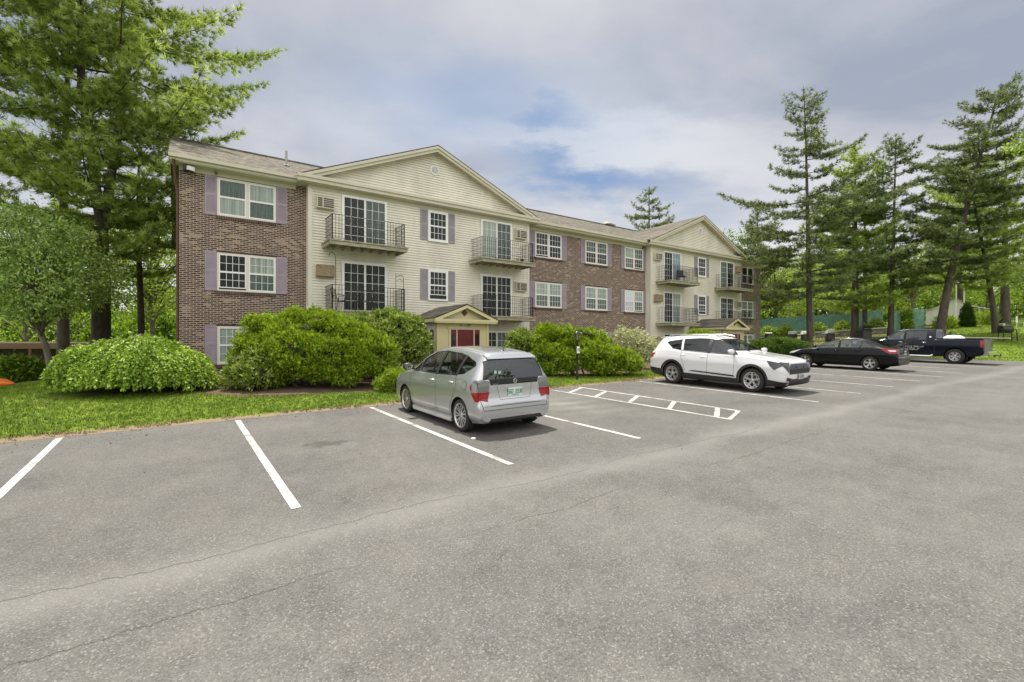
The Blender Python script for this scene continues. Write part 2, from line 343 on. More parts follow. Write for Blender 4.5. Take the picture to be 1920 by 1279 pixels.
    dx=M(nt,'DIVIDE',M(nt,'SUBTRACT',X,2.02),.36); dy=M(nt,'DIVIDE',M(nt,'SUBTRACT',Y,8.1),.22)
    dd=M(nt,'ADD',M(nt,'SQRT',M(nt,'ADD',M(nt,'MULTIPLY',dx,dx),M(nt,'MULTIPLY',dy,dy))),M(nt,'MULTIPLY',M(nt,'SUBTRACT',noise(5,5,.6),.5),2.6))
    st=M(nt,'MULTIPLY',M(nt,'SUBTRACT',1.,dd),3.,clamp=True)
    drip=M(nt,'MULTIPLY',M(nt,'SUBTRACT',noise(1.9,3,.5),.68),9,clamp=True)
    base=MIX(nt,M(nt,'MULTIPLY',M(nt,'MAXIMUM',M(nt,'MULTIPLY',st,1.3),M(nt,'MULTIPLY',drip,.45)),.55),base,(.06,.055,.05))
    # dusty swept arcs in the empty stall beside the hatchback
    ax=M(nt,'SUBTRACT',X,8.6); ay=M(nt,'SUBTRACT',Y,11.6); rr=M(nt,'SQRT',M(nt,'ADD',M(nt,'MULTIPLY',ax,ax),M(nt,'MULTIPLY',ay,ay)))
    arc=M(nt,'MULTIPLY_ADD',M(nt,'SINE',M(nt,'ADD',M(nt,'MULTIPLY',rr,9.),M(nt,'MULTIPLY',g4,5.))),.5,.5)
    msk=M(nt,'MULTIPLY',M(nt,'SUBTRACT',1.,M(nt,'DIVIDE',M(nt,'ABSOLUTE',M(nt,'SUBTRACT',X,7.9)),1.3),clamp=True),M(nt,'SUBTRACT',1.,M(nt,'DIVIDE',M(nt,'ABSOLUTE',M(nt,'SUBTRACT',Y,8.9)),2.),clamp=True))
    base=MIX(nt,M(nt,'MULTIPLY',M(nt,'MULTIPLY',msk,M(nt,'MULTIPLY_ADD',arc,.7,.3)),.75,clamp=True),base,(.24,.24,.19))
    # faint long tyre polish along the lane
    tp=M(nt,'MULTIPLY',M(nt,'SUBTRACT',noise(.9,3,.5),.45),3,clamp=True)
    for yy in (2.9,1.25,-1.1):
        d=M(nt,'DIVIDE',M(nt,'SUBTRACT',Yw,yy),.30); base=MIX(nt,M(nt,'MULTIPLY',M(nt,'MULTIPLY',M(nt,'EXPONENT',M(nt,'MULTIPLY',M(nt,'MULTIPLY',d,d),-1)),tp),.35),base,(.085,.084,.08))
    nt.links.new(base,b.inputs['Base Color']); b.inputs['Roughness'].default_value=.85; setspec(b,.3)
    bp=N(nt,'ShaderNodeBump'); bp.inputs['Strength'].default_value=.45; bp.inputs['Distance'].default_value=.006
    nt.links.new(M(nt,'SUBTRACT',M(nt,'ADD',M(nt,'MULTIPLY',v.outputs['Distance'],1.2),g1),M(nt,'MULTIPLY',ck,2.)),bp.inputs['Height']); nt.links.new(bp.outputs[0],b.inputs['Normal'])
    return m
def lawn_mat(name,blade=False):
    m,nt,b=newmat(name); tc=N(nt,'ShaderNodeTexCoord'); P=tc.outputs['Object']
    sp=N(nt,'ShaderNodeSeparateXYZ'); nt.links.new(P,sp.inputs[0]); X,Y=sp.outputs[0],sp.outputs[1]
    def noise(s,d=5,r=.6):
        n=N(nt,'ShaderNodeTexNoise'); n.inputs['Scale'].default_value=s; n.inputs['Detail'].default_value=d; n.inputs['Roughness'].default_value=r; nt.links.new(P,n.inputs['Vector']); return n.outputs['Fac']
    a=noise(.9); c=noise(7,5,.7); d=noise(45,3,.7)
    g=MIX(nt,M(nt,'MULTIPLY_ADD',a,2.4,-.7,clamp=True),(.115,.19,.018),(.27,.36,.045))
    g=MIX(nt,M(nt,'MULTIPLY_ADD',c,1.6,-.5,clamp=True),g,MIX(nt,1.,g,(.55,.62,.5),'MULTIPLY'))
    g=MIX(nt,M(nt,'MULTIPLY_ADD',d,1.4,-.4,clamp=True),g,MIX(nt,1.,g,(.6,.6,.6),'MULTIPLY'))
    # dry tan needle litter beside the asphalt edge and in worn spots
    e=M(nt,'SUBTRACT',1.,M(nt,'DIVIDE',M(nt,'SUBTRACT',Y,LOT_N+.05),.75),clamp=True)
    e=M(nt,'MULTIPLY',e,M(nt,'LESS_THAN',X,39))
    dry=M(nt,'MULTIPLY',M(nt,'SUBTRACT',M(nt,'ADD',M(nt,'MULTIPLY',e,1.0),M(nt,'MULTIPLY',c,.62)),.60),4.5,clamp=True)
    worn=M(nt,'MULTIPLY',M(nt,'SUBTRACT',noise(.6,6,.7),.60),7,clamp=True)
    dry=M(nt,'MAXIMUM',dry,M(nt,'MULTIPLY',worn,.6))
    # needle carpet under the pines on the rise
    r=M(nt,'MULTIPLY',M(nt,'MULTIPLY',M(nt,'SUBTRACT',X,42.),.12,clamp=True),M(nt,'MULTIPLY',M(nt,'SUBTRACT',Y,15.),.3,clamp=True))
    dry=M(nt,'MAXIMUM',dry,M(nt,'MULTIPLY',r,M(nt,'MULTIPLY_ADD',a,2.5,-.75,clamp=True)))
    col=MIX(nt,dry,g,MIX(nt,M(nt,'MULTIPLY_ADD',d,2.2,-.6,clamp=True),(.15,.10,.055),(.34,.27,.175)))
    nt.links.new(col,b.inputs['Base Color']); b.inputs['Roughness'].default_value=.9 if not blade else .6; setspec(b,.15)
    if not blade:
        bp=N(nt,'ShaderNodeBump'); bp.inputs['Strength'].default_value=.8; bp.inputs['Distance'].default_value=.03; nt.links.new(M(nt,'ADD',d,c),bp.inputs['Height']); nt.links.new(bp.outputs[0],b.inputs['Normal'])
    return m
M_asph=asphalt_mat(); M_lawn=lawn_mat('lawn_soil'); M_blade=lawn_mat('grass_blades',True)
M_line=None
def line_mat():
    m,nt,b=newmat('worn_white_paint'); tc=N(nt,'ShaderNodeTexCoord')
    n=N(nt,'ShaderNodeTexNoise'); n.inputs['Scale'].default_value=42; n.inputs['Detail'].default_value=6; n.inputs['Roughness'].default_value=.75; nt.links.new(tc.outputs['Object'],n.inputs['Vector'])
    n2=N(nt,'ShaderNodeTexNoise'); n2.inputs['Scale'].default_value=3; n2.inputs['Detail'].default_value=5; nt.links.new(tc.outputs['Object'],n2.inputs['Vector'])
    f=M(nt,'MULTIPLY',M(nt,'SUBTRACT',M(nt,'ADD',n.outputs['Fac'],M(nt,'MULTIPLY',n2.outputs['Fac'],.75)),.83),6,clamp=True)
    nt.links.new(MIX(nt,f,MIX(nt,n2.outputs['Fac'],(.44,.43,.40),(.66,.65,.61)),(.18,.175,.16)),b.inputs['Base Color']); b.inputs['Roughness'].default_value=.7; return m
M_line=line_mat()
def ground_patch(name,xs,ys,mt,dz=0,mask=None):
    xs=np.asarray(xs,float); ys=np.asarray(ys,float); Xg,Yg=np.meshgrid(xs,ys); Z=ground_np(Xg,Yg)+dz
    V=np.stack([Xg,Yg,Z],-1).reshape(-1,3); nx=len(xs); ny=len(ys)
    i=np.arange(nx-1); j=np.arange(ny-1); I,J=np.meshgrid(i,j); a=(J*nx+I).ravel(); Fq=np.stack([a,a+1,a+1+nx,a+nx],1)
    if mask is not None:
        cx=(Xg[:-1,:-1]+Xg[1:,1:]).ravel()/2; cy=(Yg[:-1,:-1]+Yg[1:,1:]).ravel()/2; Fq=Fq[mask(cx,cy)]
    return raw_mesh(name,V,Fq,4,mt,smooth=True)
far=[-300,-200,-140,-100,-75,-55]
# lawn / earth sheet covers everything to the horizon, 5 cm under the asphalt inside the lot
def lawn_sheet():
    xs=np.array([-300,-200,-140,-100,-70,-50]+list(np.arange(-40,80,1.0))+[85,95,110,140,190,300])
    ys=np.array([-300,-180,-100,-60,-40,-25,-12,-4,2,6,9,10.5,11.19,11.25,11.31]+list(np.arange(12,60,1.0))+[65,75,90,120,170,300])
    o=ground_patch('lawn',xs,ys,M_lawn)
    me=o.data; co=np.empty(len(me.vertices)*3,np.float32); me.vertices.foreach_get('co',co); co=co.reshape(-1,3)
    inlot=(co[:,1]<LOT_N-.02)&(co[:,0]<39.3)
    co[inlot,2]-=.05; me.vertices.foreach_set('co',co.ravel()); me.update(); return o
struct(lawn_sheet())
# parking lot
def lot_sheet():
    xs=np.array([-300,-150,-80,-50,-30,-20]+list(np.arange(-15,40,1.))+[39.3]); ys=np.array([-300,-150,-80,-50,-30,-20,-10,-5]+list(np.arange(-2,11.2,1.))+[LOT_N])
    rnd=random.Random(3)
    o=ground_patch('parking_lot',xs,ys,M_asph,.004)
    return o
struct(lot_sheet())
# ragged asphalt edge: a thin crumbly strip of lot beyond the line
rg=random.Random(5); e=MB(); x=-40.; pts=[]
while x<39: pts.append((x,LOT_N+.02+rg.uniform(0,.10)+.06*math.sin(x*.7))); x+=rg.uniform(.12,.4)
for (xa,ya),(xb,yb) in zip(pts[:-1],pts[1:]):
    e.add([(xa,LOT_N-.01,gz(xa,LOT_N)+.006),(xb,LOT_N-.01,gz(xb,LOT_N)+.006),(xb,yb,gz(xb,yb)+.006),(xa,ya,gz(xa,ya)+.006)],[(0,1,2,3)])
struct(e.build('pavement_edge',M_asph))
# distant drive by the carport
def strip(name,pts,wd,mt,dz=.012):
    b=MB(); 
    for (x0,y0),(x1,y1) in zip(pts[:-1],pts[1:]):
        dx,dy=x1-x0,y1-y0; L=math.hypot(dx,dy); nx,ny=-dy/L*wd/2,dx/L*wd/2
        for k in range(8):
            a,c=k/8,(k+1)/8
            q=[(x0+dx*a-nx,y0+dy*a-ny),(x0+dx*c-nx,y0+dy*c-ny),(x0+dx*c+nx,y0+dy*c+ny),(x0+dx*a+nx,y0+dy*a+ny)]
            b.add([(p[0],p[1],gz(*p)+dz) for p in q],[(0,1,2,3)])
    return b.build(name,mt)
# painted stall lines: one structure each
def paint(name,segs,w=.1):
    b=MB()
    for (x0,y0),(x1,y1),ww in segs:
        dx,dy=x1-x0,y1-y0; L=math.hypot(dx,dy); nx,ny=-dy/L*ww/2,dx/L*ww/2; k=max(1,int(L/.5))
        rr=random.Random(int(x0*100+y0*7))
        le=[(rr.uniform(-.004,.004),rr.uniform(-.004,.004)) for _ in range(k+1)]
        for i in range(k):
            a,c=i/k,(i+1)/k; ja,jb=le[i],le[i+1]
            q=[(x0+dx*a-nx*(1+ja[0]*8),y0+dy*a-ny),(x0+dx*c-nx*(1+jb[0]*8),y0+dy*c-ny),(x0+dx*c+nx*(1+jb[1]*8),y0+dy*c+ny),(x0+dx*a+nx*(1+ja[1]*8),y0+dy*a+ny)]
            b.add([(p[0],p[1],gz(*p)+.009) for p in q],[(0,1,2,3)])
    return struct(b.build(name,M_line))
for k in (-4.4,-1.64,1.03,3.8,6.5,13.45,16.2,18.9,21.7,24.4,27.1,29.8,32.5,35.2):
    paint('stall_line',[((k+.0,5.38),(k,11.22),.10 if k<8 else .085)])
paint('hatched_aisle_marking',[((9.40,5.45),(9.40,11.2),.09),((10.52,5.85),(10.58,11.2),.09),((9.35,5.42),(10.56,5.88),.09)]+
      [((9.44,y),(10.5,y+.62),.11) for y in (5.75,6.95,8.15,9.35,10.4)])
# mulch bed under the shrubs
M_mulch=mat('mulch',(.10,.06,.035),.95,var=.5,vscale=9,bump=.8,bscale=25)
def bed(name,cx,cy,rx,ry,seed,mt=M_mulch,dz=.006,rot=0):
    rr=random.Random(seed); b=MB(); n=40; ph=[rr.uniform(0,6.28) for _ in range(4)]
    ring=[]
    for k in range(n):
        t=2*math.pi*k/n; f=1+.07*math.sin(2*t+ph[0])+.05*math.sin(3*t+ph[1])+.04*math.sin(7*t+ph[2])+.03*math.sin(11*t+ph[3])
        x,y=rx*f*math.cos(t),ry*f*math.sin(t); ring.append((x,y))
    for s0,s1 in ((0,.25),(.25,.5),(.5,.75),(.75,1)):
        for k in range(n):
            (xa,ya),(xb,yb)=ring[k],ring[(k+1)%n]
            q=[(cx+xa*s0,cy+ya*s0),(cx+xa*s1,cy+ya*s1),(cx+xb*s1,cy+yb*s1),(cx+xb*s0,cy+yb*s0)]
            if s0==0: q=q[:3]
            b.add([(p[0],p[1],gz(*p)+dz) for p in q],[tuple(range(len(q)))])
    return struct(b.build(name,mt))
bed('mulch_bed',5.6,17.0,5.6,3.3,1); bed('mulch_bed',15.6,16.6,5.6,3.1,2); bed('mulch_bed',-.6,17.6,1.6,.6,4)
bed('mulch_bed',29,17.6,7,3.0,5)
# grass blades on the near lawn
def blades(name,n,x0,x1,y0,y1,seed,h=.055,excl=(),rightside=False):
    r=np.random.default_rng(seed); x=r.uniform(x0,x1,n); y=r.uniform(y0,y1,n) if not rightside else r.uniform(y0,y1,n)
    keep=np.ones(n,bool)
    for cx,cy,rx,ry in excl: keep&=((x-cx)/rx)**2+((y-cy)/ry)**2>1
    dens=np.clip((y-LOT_N-.16-.22*np.sin(x*1.3)*np.sin(x*.47+1)-.10*np.sin(x*5.1))/.38,0.02,1) if not rightside else np.ones(n)
    keep&=r.random(n)<dens
    x,y=x[keep],y[keep]; n=len(x); z=ground_np(x,y)
    K=5; V=np.empty((n,K,3,3),np.float32)
    a=r.uniform(0,6.283,(n,K)); hh=h*r.uniform(.5,1.3,(n,K)); ln=r.uniform(.2,.9,(n,K))*hh; wd=.005+.004*r.random((n,K))
    ox=r.normal(0,.022,(n,K)); oy=r.normal(0,.022,(n,K)); bx=x[:,None]+ox; by=y[:,None]+oy; bz=z[:,None]
    V[...,0,0]=bx-np.sin(a)*wd; V[...,0,1]=by+np.cos(a)*wd; V[...,0,2]=bz
    V[...,1,0]=bx+np.sin(a)*wd; V[...,1,1]=by-np.cos(a)*wd; V[...,1,2]=bz
    V[...,2,0]=bx+np.cos(a)*ln; V[...,2,1]=by+np.sin(a)*ln; V[...,2,2]=bz+hh
    V=V.reshape(-1,3); F_=np.arange(len(V)).reshape(-1,3)
    o=raw_mesh(name,V,F_,3,M_blade); o['kind']='stuff'; return o
EX=[(5.6,17.0,5.3,3.0),(15.6,16.6,5.3,2.9),(-.6,17.6,1.4,.5)]
blades('grass',42000,-9,22,LOT_N+.03,16.5,1,excl=EX)
blades('grass',22000,-14,1.5,16.5,25,3,h=.07,excl=[(-.95,17.5,1.9,1.6)],rightside=True)
blades('grass',30000,39.4,70,3,24,2,h=.09,rightside=True)
# ---------------------------------------------------------------- apartment building
NB,NG=20.6,20.2          # brick face and siding face (Y)
U0,U1=.09,40.4; S1,S2,SW=4.32,25.46,11.08
EZ=8.40; ZR=11.30; YE,YR=20.15,27.0; YBK=34.4
bld=empty('apartment_building',(U0,NB,0))
thing(bld,'long three storey brick and cream siding apartment block with two gabled sections and mauve shutters','apartment building')
OFF=Vector((-U0,-NB,0))
class BB(MB):
    def build(s,name,mats,parent=bld,**k):
        s.v=[(x-U0,y-NB,z) for x,y,z in s.v] if parent is bld else s.v
        return super().build(name,mats,parent,**k)
def part(name,parent=bld,at=None):
    """empty-free helper: sub-parts are built in building coordinates"""
class SB(MB):       # any mesh given in world coordinates below the building
    def build(s,name,mats,parent,**k):
        s.v=[(x-U0,y-NB,z) for x,y,z in s.v]; return MB.build(s,name,mats,parent,**k)
def brickwall(name,x0,x1):
    b=SB(); b.box(x0,x1,NB,NB+.25,-.6,8.2); return b.build(name,M_brick,bld)
brickwall('brick_wall',U0,S1); brickwall('brick_wall',S1+SW,S2); brickwall('brick_wall',S2+SW,U1)
b=SB(); b.box(U0,U0+.2,NB+.25,YBK-.5,-1.6,8.2); b.box(U1-.2,U1,NB+.25,YBK-.5,-.6,8.2); b.box(U0+.2,U1-.2,YBK-.7,YBK-.5,-1.6,8.2)
b.prism([(NB,8.2),(YBK-.5,8.2),(YR,ZR-.1)],lambda a,c,d:(d,a,c),U0+.01,U0+.2); b.prism([(NB,8.2),(YBK-.5,8.2),(YR,ZR-.1)],lambda a,c,d:(d,a,c),U1-.2,U1-.01)
b.build('side_wall',M_brick,bld)
# clapboards
def clap(b,x0,x1,y,z0,z1,e=.112,face=-1,xf=None):
    z=z0
    while z<z1-.01:
        zt=min(z+e,z1); a0,a1=(x0,x1) if xf is None else xf(z); c0,c1=(x0,x1) if xf is None else xf(zt)
        if a1-a0>.02:
            c0=min(max(c0,a0),a1);c1=max(min(c1,a1),c0)
            g=z+.017
            b.add([(a0,y-.040,g),(a1,y-.040,g),(c1,y-.022,zt),(c0,y-.022,zt),(a0,y+.002,g),(a1,y+.002,g),(c1,y+.002,zt),(c0,y+.002,zt)],[(0,1,2,3),(0,4,5,1),(3,2,6,7)])
        z+=e
def section(S):
    b=SB(); b.box(S,S+SW,NG,NB+.2,-.3,8.2); clap(b,S+.13,S+SW-.13,NG,.4,8.14); 
    # returns on the sides of the projection
    z=.4
    while z<8.1:
        for x,sg in ((S,-1),(S+SW,1)): b.add([(x+sg*.014,NG+.1,z),(x+sg*.014,NB,z),(x+sg*.001,NB,z+.108),(x+sg*.001,NG+.1,z+.108),(x,NG+.1,z),(x,NB,z)],[(0,1,2,3),(0,4,5,1)])
        z+=.108
    b.build('siding_wall',M_siding,bld)
    for x in (S,S+SW):
        b=SB(); sg=1 if x==S else -1
        b.box(min(x-sg*.022,x+sg*.13),max(x-sg*.022,x+sg*.13),NG-.046,NG+.1,.3,8.1)
        b.build('corner_trim',M_offw,bld)
    # pediment
    c=S+5.54; hw=5.92; rise=2.5; z0=8.44
    b=SB(); b.prism([(c-hw,z0-.2),(c+hw,z0-.2),(c,z0+rise-.12)],lambda p,q,d:(p,d,q),NG,NG+.1)
    def xf(z): k=max(0,(z0+rise-.12-z)/(rise+.08)); return (c-hw*k,c+hw*k)
    clap(b,0,0,NG,8.44,z0+rise-.14,xf=xf); b.build('pediment_wall',M_siding,bld)
    # gable roof: two slopes with thickness and the valley run into the main roof
    def ym(z): return YE+(z-EZ)*(YR-YE)/(ZR-EZ)
    b=SB(); zt=z0+rise; f=NG-.42
    for sg in (-1,1):
        x=c+sg*(hw+.06); q=[(x,f,z0-.0),(c,f,zt),(c,ym(zt)+.05,zt),(x,ym(z0)+.1,z0)]
        b.add(q+[(p[0],p[1],p[2]-.045) for p in q],[(0,1,2,3),(7,6,5,4),(0,4,5,1),(3,0,4,7)])
    b.build('gable_roof',M_shingle,bld)
    b=SB()
    for sg in (-1,1):
        for o,h0,h1,y0,y1 in ((0,-.02,-.17,f+.0,f+.05),(0,-.17,-.30,f+.05,f+.10)):
            x=c+sg*(hw+.06); 
            p=[(x,z0+h0),(c,zt+h0),(c,zt+h1),(x-sg*.30*0,z0+h1)]
            b.prism(p,lambda a,q,d:(a,d,q),y0,y1)
        # rake soffit
        x=c+sg*(hw-.0); p=[(x,z0-.17),(c,zt-.17),(c,zt-.2),(x,z0-.2)]
        b.prism(p,lambda a,q,d:(a,d,q),f+.10,NG)
    b.build('rake_board',M_trim,bld)
    b=SB(); x0,x1=c-hw-.10,c+hw+.10          # cornice across the foot of the pediment
    b.box(x0,x1,f-.02,f+.04,8.33,8.455); b.box(x0,x1,f+.03,f+.10,8.19,8.33); b.box(x0,x1,f+.10,NG,8.17,8.21)
    b.add([(x0,f,8.455),(x1,f,8.455),(x1,NG,8.53),(x0,NG,8.53)],[(0,1,2,3)])
    b.box(S,S+SW,NG-.05,NG+.002,8.02,8.17)
    for x,xx in ((x0,S),(S+SW,x1)): b.box(x,xx,NG,NB,8.17,8.21)
    b.build('cornice',M_trim,bld)
    # round louvre
    b=SB(); b.lathe([(.235,.03),(.235,-.02),(.18,-.02),(.17,.02)],28,axis='y',org=(c,NG-.045,9.87)); 
    for k in range(-4,5):
        h=k*.04; ww=math.sqrt(.175**2-h*h); b.box(c-ww,c+ww,NG-.065,NG-.046,9.87+h-.010,9.87+h+.010)
    rv=b.build('round_vent',M_white,bld); b=SB(); b.lathe([(0.,.0),(.20,.0)],28,axis='y',org=(c,NG-.044,9.87)); b.build('vent_opening',M_acgrill,rv)
for S in (S1,S2): section(S)
M_olive=mat('olive_rake',(.30,.28,.19),.6)
# main roof
b=SB(); xa,xb=-.22,U1+.28
q=[(xa,YE,EZ),(xb,YE,EZ),(xb,YR,ZR),(xa,YR,ZR)]; b.add(q+[(p[0],p[1],p[2]-.1) for p in q],[(0,1,2,3),(7,6,5,4),(0,4,5,1),(1,5,6,2),(3,7,4,0)])
q=[(xb,YBK,EZ-.15),(xa,YBK,EZ-.15),(xa,YR,ZR),(xb,YR,ZR)]; b.add(q+[(p[0],p[1],p[2]-.1) for p in q],[(0,1,2,3),(7,6,5,4),(0,4,5,1),(1,5,6,2),(3,7,4,0)])
b.box(xa,xb,YR-.13,YR+.13,ZR-.05,ZR+.035)
rf=b.build('roof',M_shingle,bld)
for x0,x1 in ((xa,S1-.4),(S1+SW+.4,S2-.4),(S2+SW+.4,xb)):
    b=SB()
    b.box(x0,x1,YE-.11,YE-.01,EZ-.13,EZ-.01); b.box(x0,x1,YE-.01,YE+.03,EZ-.22,EZ-.03)      # gutter and fascia
    b.box(x0,x1,YE+.03,NB,EZ-.25,EZ-.21)                                                    # soffit
    b.box(max(x0,U0),min(x1,U1),NB-.03,NB,EZ-.41,EZ-.25)
    b.build('eaves',M_trim,bld)
for x,sg in ((xa,-1),(xb,1)):     # rake boards and boxed overhang on the end walls
    b=SB(); x2=x-sg*.03
    b.prism([(YE-.02,EZ-.28),(YR,ZR-.22),(YBK,EZ-.40),(YBK,EZ-.12),(YR,ZR-.06),(YE-.02,EZ-.06)],lambda a,c,d:(d,a,c),min(x,x2),max(x,x2))
    y0,y1=(x2,U0) if sg<0 else (U1,x2)
    b.add([(y0,YE,EZ-.24),(y1,YE,EZ-.24),(y1,YR,ZR-.16),(y0,YR,ZR-.16),(y1,YBK,EZ-.36),(y0,YBK,EZ-.36)],[(0,1,2,3),(3,2,4,5)])
    if sg<0: b.box(xa,U0,YBK-.8,YBK,7.2,8.1)
    b.build('rake_board',M_olive,bld)
b=SB(); b.tube([(U0-.05,NB+.06,.2),(U0-.05,NB+.06,7.2),(U0-.12,NB-.1,7.6),(U0-.16,YE-.02,8.2)],.045,8); b.build('downspout',mat('brown_metal',(.10,.045,.035),.5),bld)
b=SB(); b.tube([(4.17,24.0,9.9),(4.17,24.0,10.72)],.05,10); b.lathe([(.16,0),(.07,.09)],12,org=(4.17,23.96,10.0)); b.build('vent_pipe',mat('vent_grey',(.35,.35,.34),.6),rf)
b=SB(); b.box(28.3,29.1,26.7,27.4,10.4,11.30); b.build('chimney',M_brick,bld)
b=SB(); b.box(28.2,29.2,26.6,27.5,11.30,11.37); b.lathe([(.0,.28),(.2,.27),(.42,.12),(.46,.08)],14,org=(28.7,27.05,11.32)); b.box(28.6,28.8,26.95,27.15,11.35,11.5); b.build('chimney_cap',M_olive,bld)
# windows ----------------------------------------------------------------
rw=random.Random(11)
def sash(g,mu,cu,x0,x1,z0,z1,y,kind,grid=(4,2),open_=0,curt_h=1.):
    """one double hung unit: glass pane boxes, muntins; cu = list of curtain builders by index"""
    zm=(z0+z1)/2
    g.add([(x0,y+.012,z0),(x1,y+.012,z0),(x1,y+.012,z1),(x0,y+.012,z1)],[(0,1,2,3)])
    # frame of the sashes
    for (a,c) in ((z0+open_,zm),(zm,z1)):
        mu.box(x0,x1,y-.004,y+.02,a,a+.035); mu.box(x0,x1,y-.004,y+.02,c-.03,c)
        mu.box(x0,x0+.035,y-.004,y+.02,a+.035,c-.03); mu.box(x1-.035,x1,y-.004,y+.02,a+.035,c-.03)
        nx,nz=grid
        for i in range(1,nx):
            xx=x0+.035+(x1-x0-.07)*i/nx; mu.box(xx-.008,xx+.008,y+.002,y+.010,a+.035,c-.03)
        for i in range(1,nz):
            q=a+.035+(c-a-.065)*i/nz; mu.box(x0+.035,x1-.035,y+.0015,y+.0105,q-.008,q+.008)
    k={'dark':0,'light':1,'mid':2}[kind[0]]; k2={'dark':0,'light':1,'mid':2}[kind[1]]
    cu[k].add([(x0,y+.022,zm),(x1,y+.022,zm),(x1,y+.022,z1),(x0,y+.022,z1)],[(0,1,2,3)])
    cu[k2].add([(x0,y+.022,z0),(x1,y+.022,z0),(x1,y+.022,zm),(x0,y+.022,zm)],[(0,1,2,3)])
def finish(win,g,mu,cu):
    g.build('glass',M_glass,win); mu.build('sash',M_white,win)
    m=MB()
    for i,c in enumerate(cu): m.v+= [] ; m.add(c.v,c.f,i)
    if m.v:
        s=SB(); s.v=m.v; s.f=m.f; s.m=m.m; s.sm=m.sm; s.build('curtain',M_curt,win)
def window(x0,x1,z0,z1,y,kinds,brick=True,grids=((4,2),(4,2)),opens=(0,0)):
    f=SB(); t=.06 if brick else .085; yo=y-(.035 if brick else .06); yi=y-.004
    f.box(x0,x1,yo,yi,z1-t,z1); f.box(x0,x1,yo-.015,yi,z0,z0+t); f.box(x0,x0+t,yo,yi,z0+t,z1-t); f.box(x1-t,x1,yo,yi,z0+t,z1-t)
    if brick: xm=(x0+x1)/2; f.box(xm-.05,xm+.05,yo,yi,z0+t,z1-t)
    win=f.build('window',M_offw if brick else M_white,bld)
    g,mu,cu=SB(),SB(),[SB(),SB(),SB(),SB()]; yy=yo+.008
    if brick:
        sash(g,mu,cu,x0+t,xm-.05,z0+t,z1-t,yy,kinds[0],grids[0],opens[0]); sash(g,mu,cu,xm+.05,x1-t,z0+t,z1-t,yy,kinds[1],grids[1],opens[1])
    else: sash(g,mu,cu,x0+t,x1-t,z0+t,z1-t,yy,kinds[0],grids[0],opens[0])
    finish(win,g,mu,cu)
    if brick:   # soldier course sill
        s=SB(); n=int((x1-x0+.1)/.075); 
        for k in range(n): s.box(x0-.03+k*.075,x0-.03+k*.075+.064,y-.05,y+.02,z0-.115,z0-.005)
        s.build('sill',mat_sill,win)
        s=SB(); s.box(x0-.03,x1+.03,y-.038,y+.02,z0-.112,z0-.01); s.build('sill_mortar',mat_sillm,win)
        s=SB(); s.box(x0-.02,x1+.02,y-.02,y,z1,z1+.07); s.build('lintel',mat_lintel,win)
mat_sill=mat('sill_brick',(.10,.06,.05),.9,var=.5,vscale=5); mat_sillm=mat('sill_mortar',(.36,.29,.23),.9); mat_lintel=mat('lintel_brick',(.07,.045,.04),.9,var=.4,vscale=6)
def shutter(x0,x1,z0,z1,y,m):
    s=SB(); s.box(x0,x1,y-.02,y,z0,z1); fr=.045
    s.box(x0,x0+fr,y-.04,y-.02,z0,z1); s.box(x1-fr,x1,y-.04,y-.02,z0,z1)
    zm=z0+(z1-z0)*.52
    for a,c in ((z0,z0+.09),(zm-.045,zm+.045),(z1-.07,z1)): s.box(x0+fr,x1-fr,y-.04,y-.02,a,c)
    for a,c in ((z0+.09,zm-.045),(zm+.045,z1-.07)):
        n=int((c-a)/.045)
        for k in range(n):
            zz=a+(c-a)*(k+.1)/n; h=(c-a)/n*.8
            s.add([(x0+fr,y-.038,zz),(x1-fr,y-.038,zz),(x1-fr,y-.022,zz+h),(x0+fr,y-.022,zz+h),(x0+fr,y-.021,zz),(x1-fr,y-.021,zz)],[(0,1,2,3),(0,4,5,1)])
    s.build('shutter',m,bld)
D,L,MI='dark','light','mid'
WK={ # storey -> kinds for the paired windows
 'a':[((MI,L),(L,MI)),((D,D),(L,MI)),((L,L),(L,L))],
 'b':[((D,D),(D,D)),((L,MI),(L,MI)),((MI,MI),(L,MI))],
 'c':[((MI,D),(MI,D)),((L,MI),(L,MI)),((L,MI),(L,MI))],
 'd':[((L,MI),(MI,D)),((L,MI),(L,MI)),((L,D),(L,MI))],
 'e':[((D,D),(D,D)),((MI,D),(MI,D)),((MI,MI),(MI,MI))]}
for key,x0,x1,sw in (('a',1.23,3.21,.37),('b',16.13,18.07,.36),('c',19.93,21.83,.35),('d',23.4,25.2,.32),('e',37.35,39.15,.35)):
    for k,zt in enumerate((7.96,5.18,2.45)):
        if k==0:
            gr=((1,1),(1,1)) if key=='a' else ((4,2),(4,2)) if key!='e' else ((1,1),(1,1))
        else: gr=((4,2),(4,2))
        window(x0,x1,zt-1.42,zt,NB,WK[key][k],True,gr,(.06,.0) if (key,k) in (('a',1),) else ((.08,0) if (key,k)==('b',0) else (0,.07 if key=='d' else 0)))
        y=NB-.003
        shutter(x0-sw-.01,x0-.01,zt-1.42,zt+.02,y,M_shut); shutter(x1+.02,x1+sw+.02,zt-1.42,zt+.02,y,M_shut)
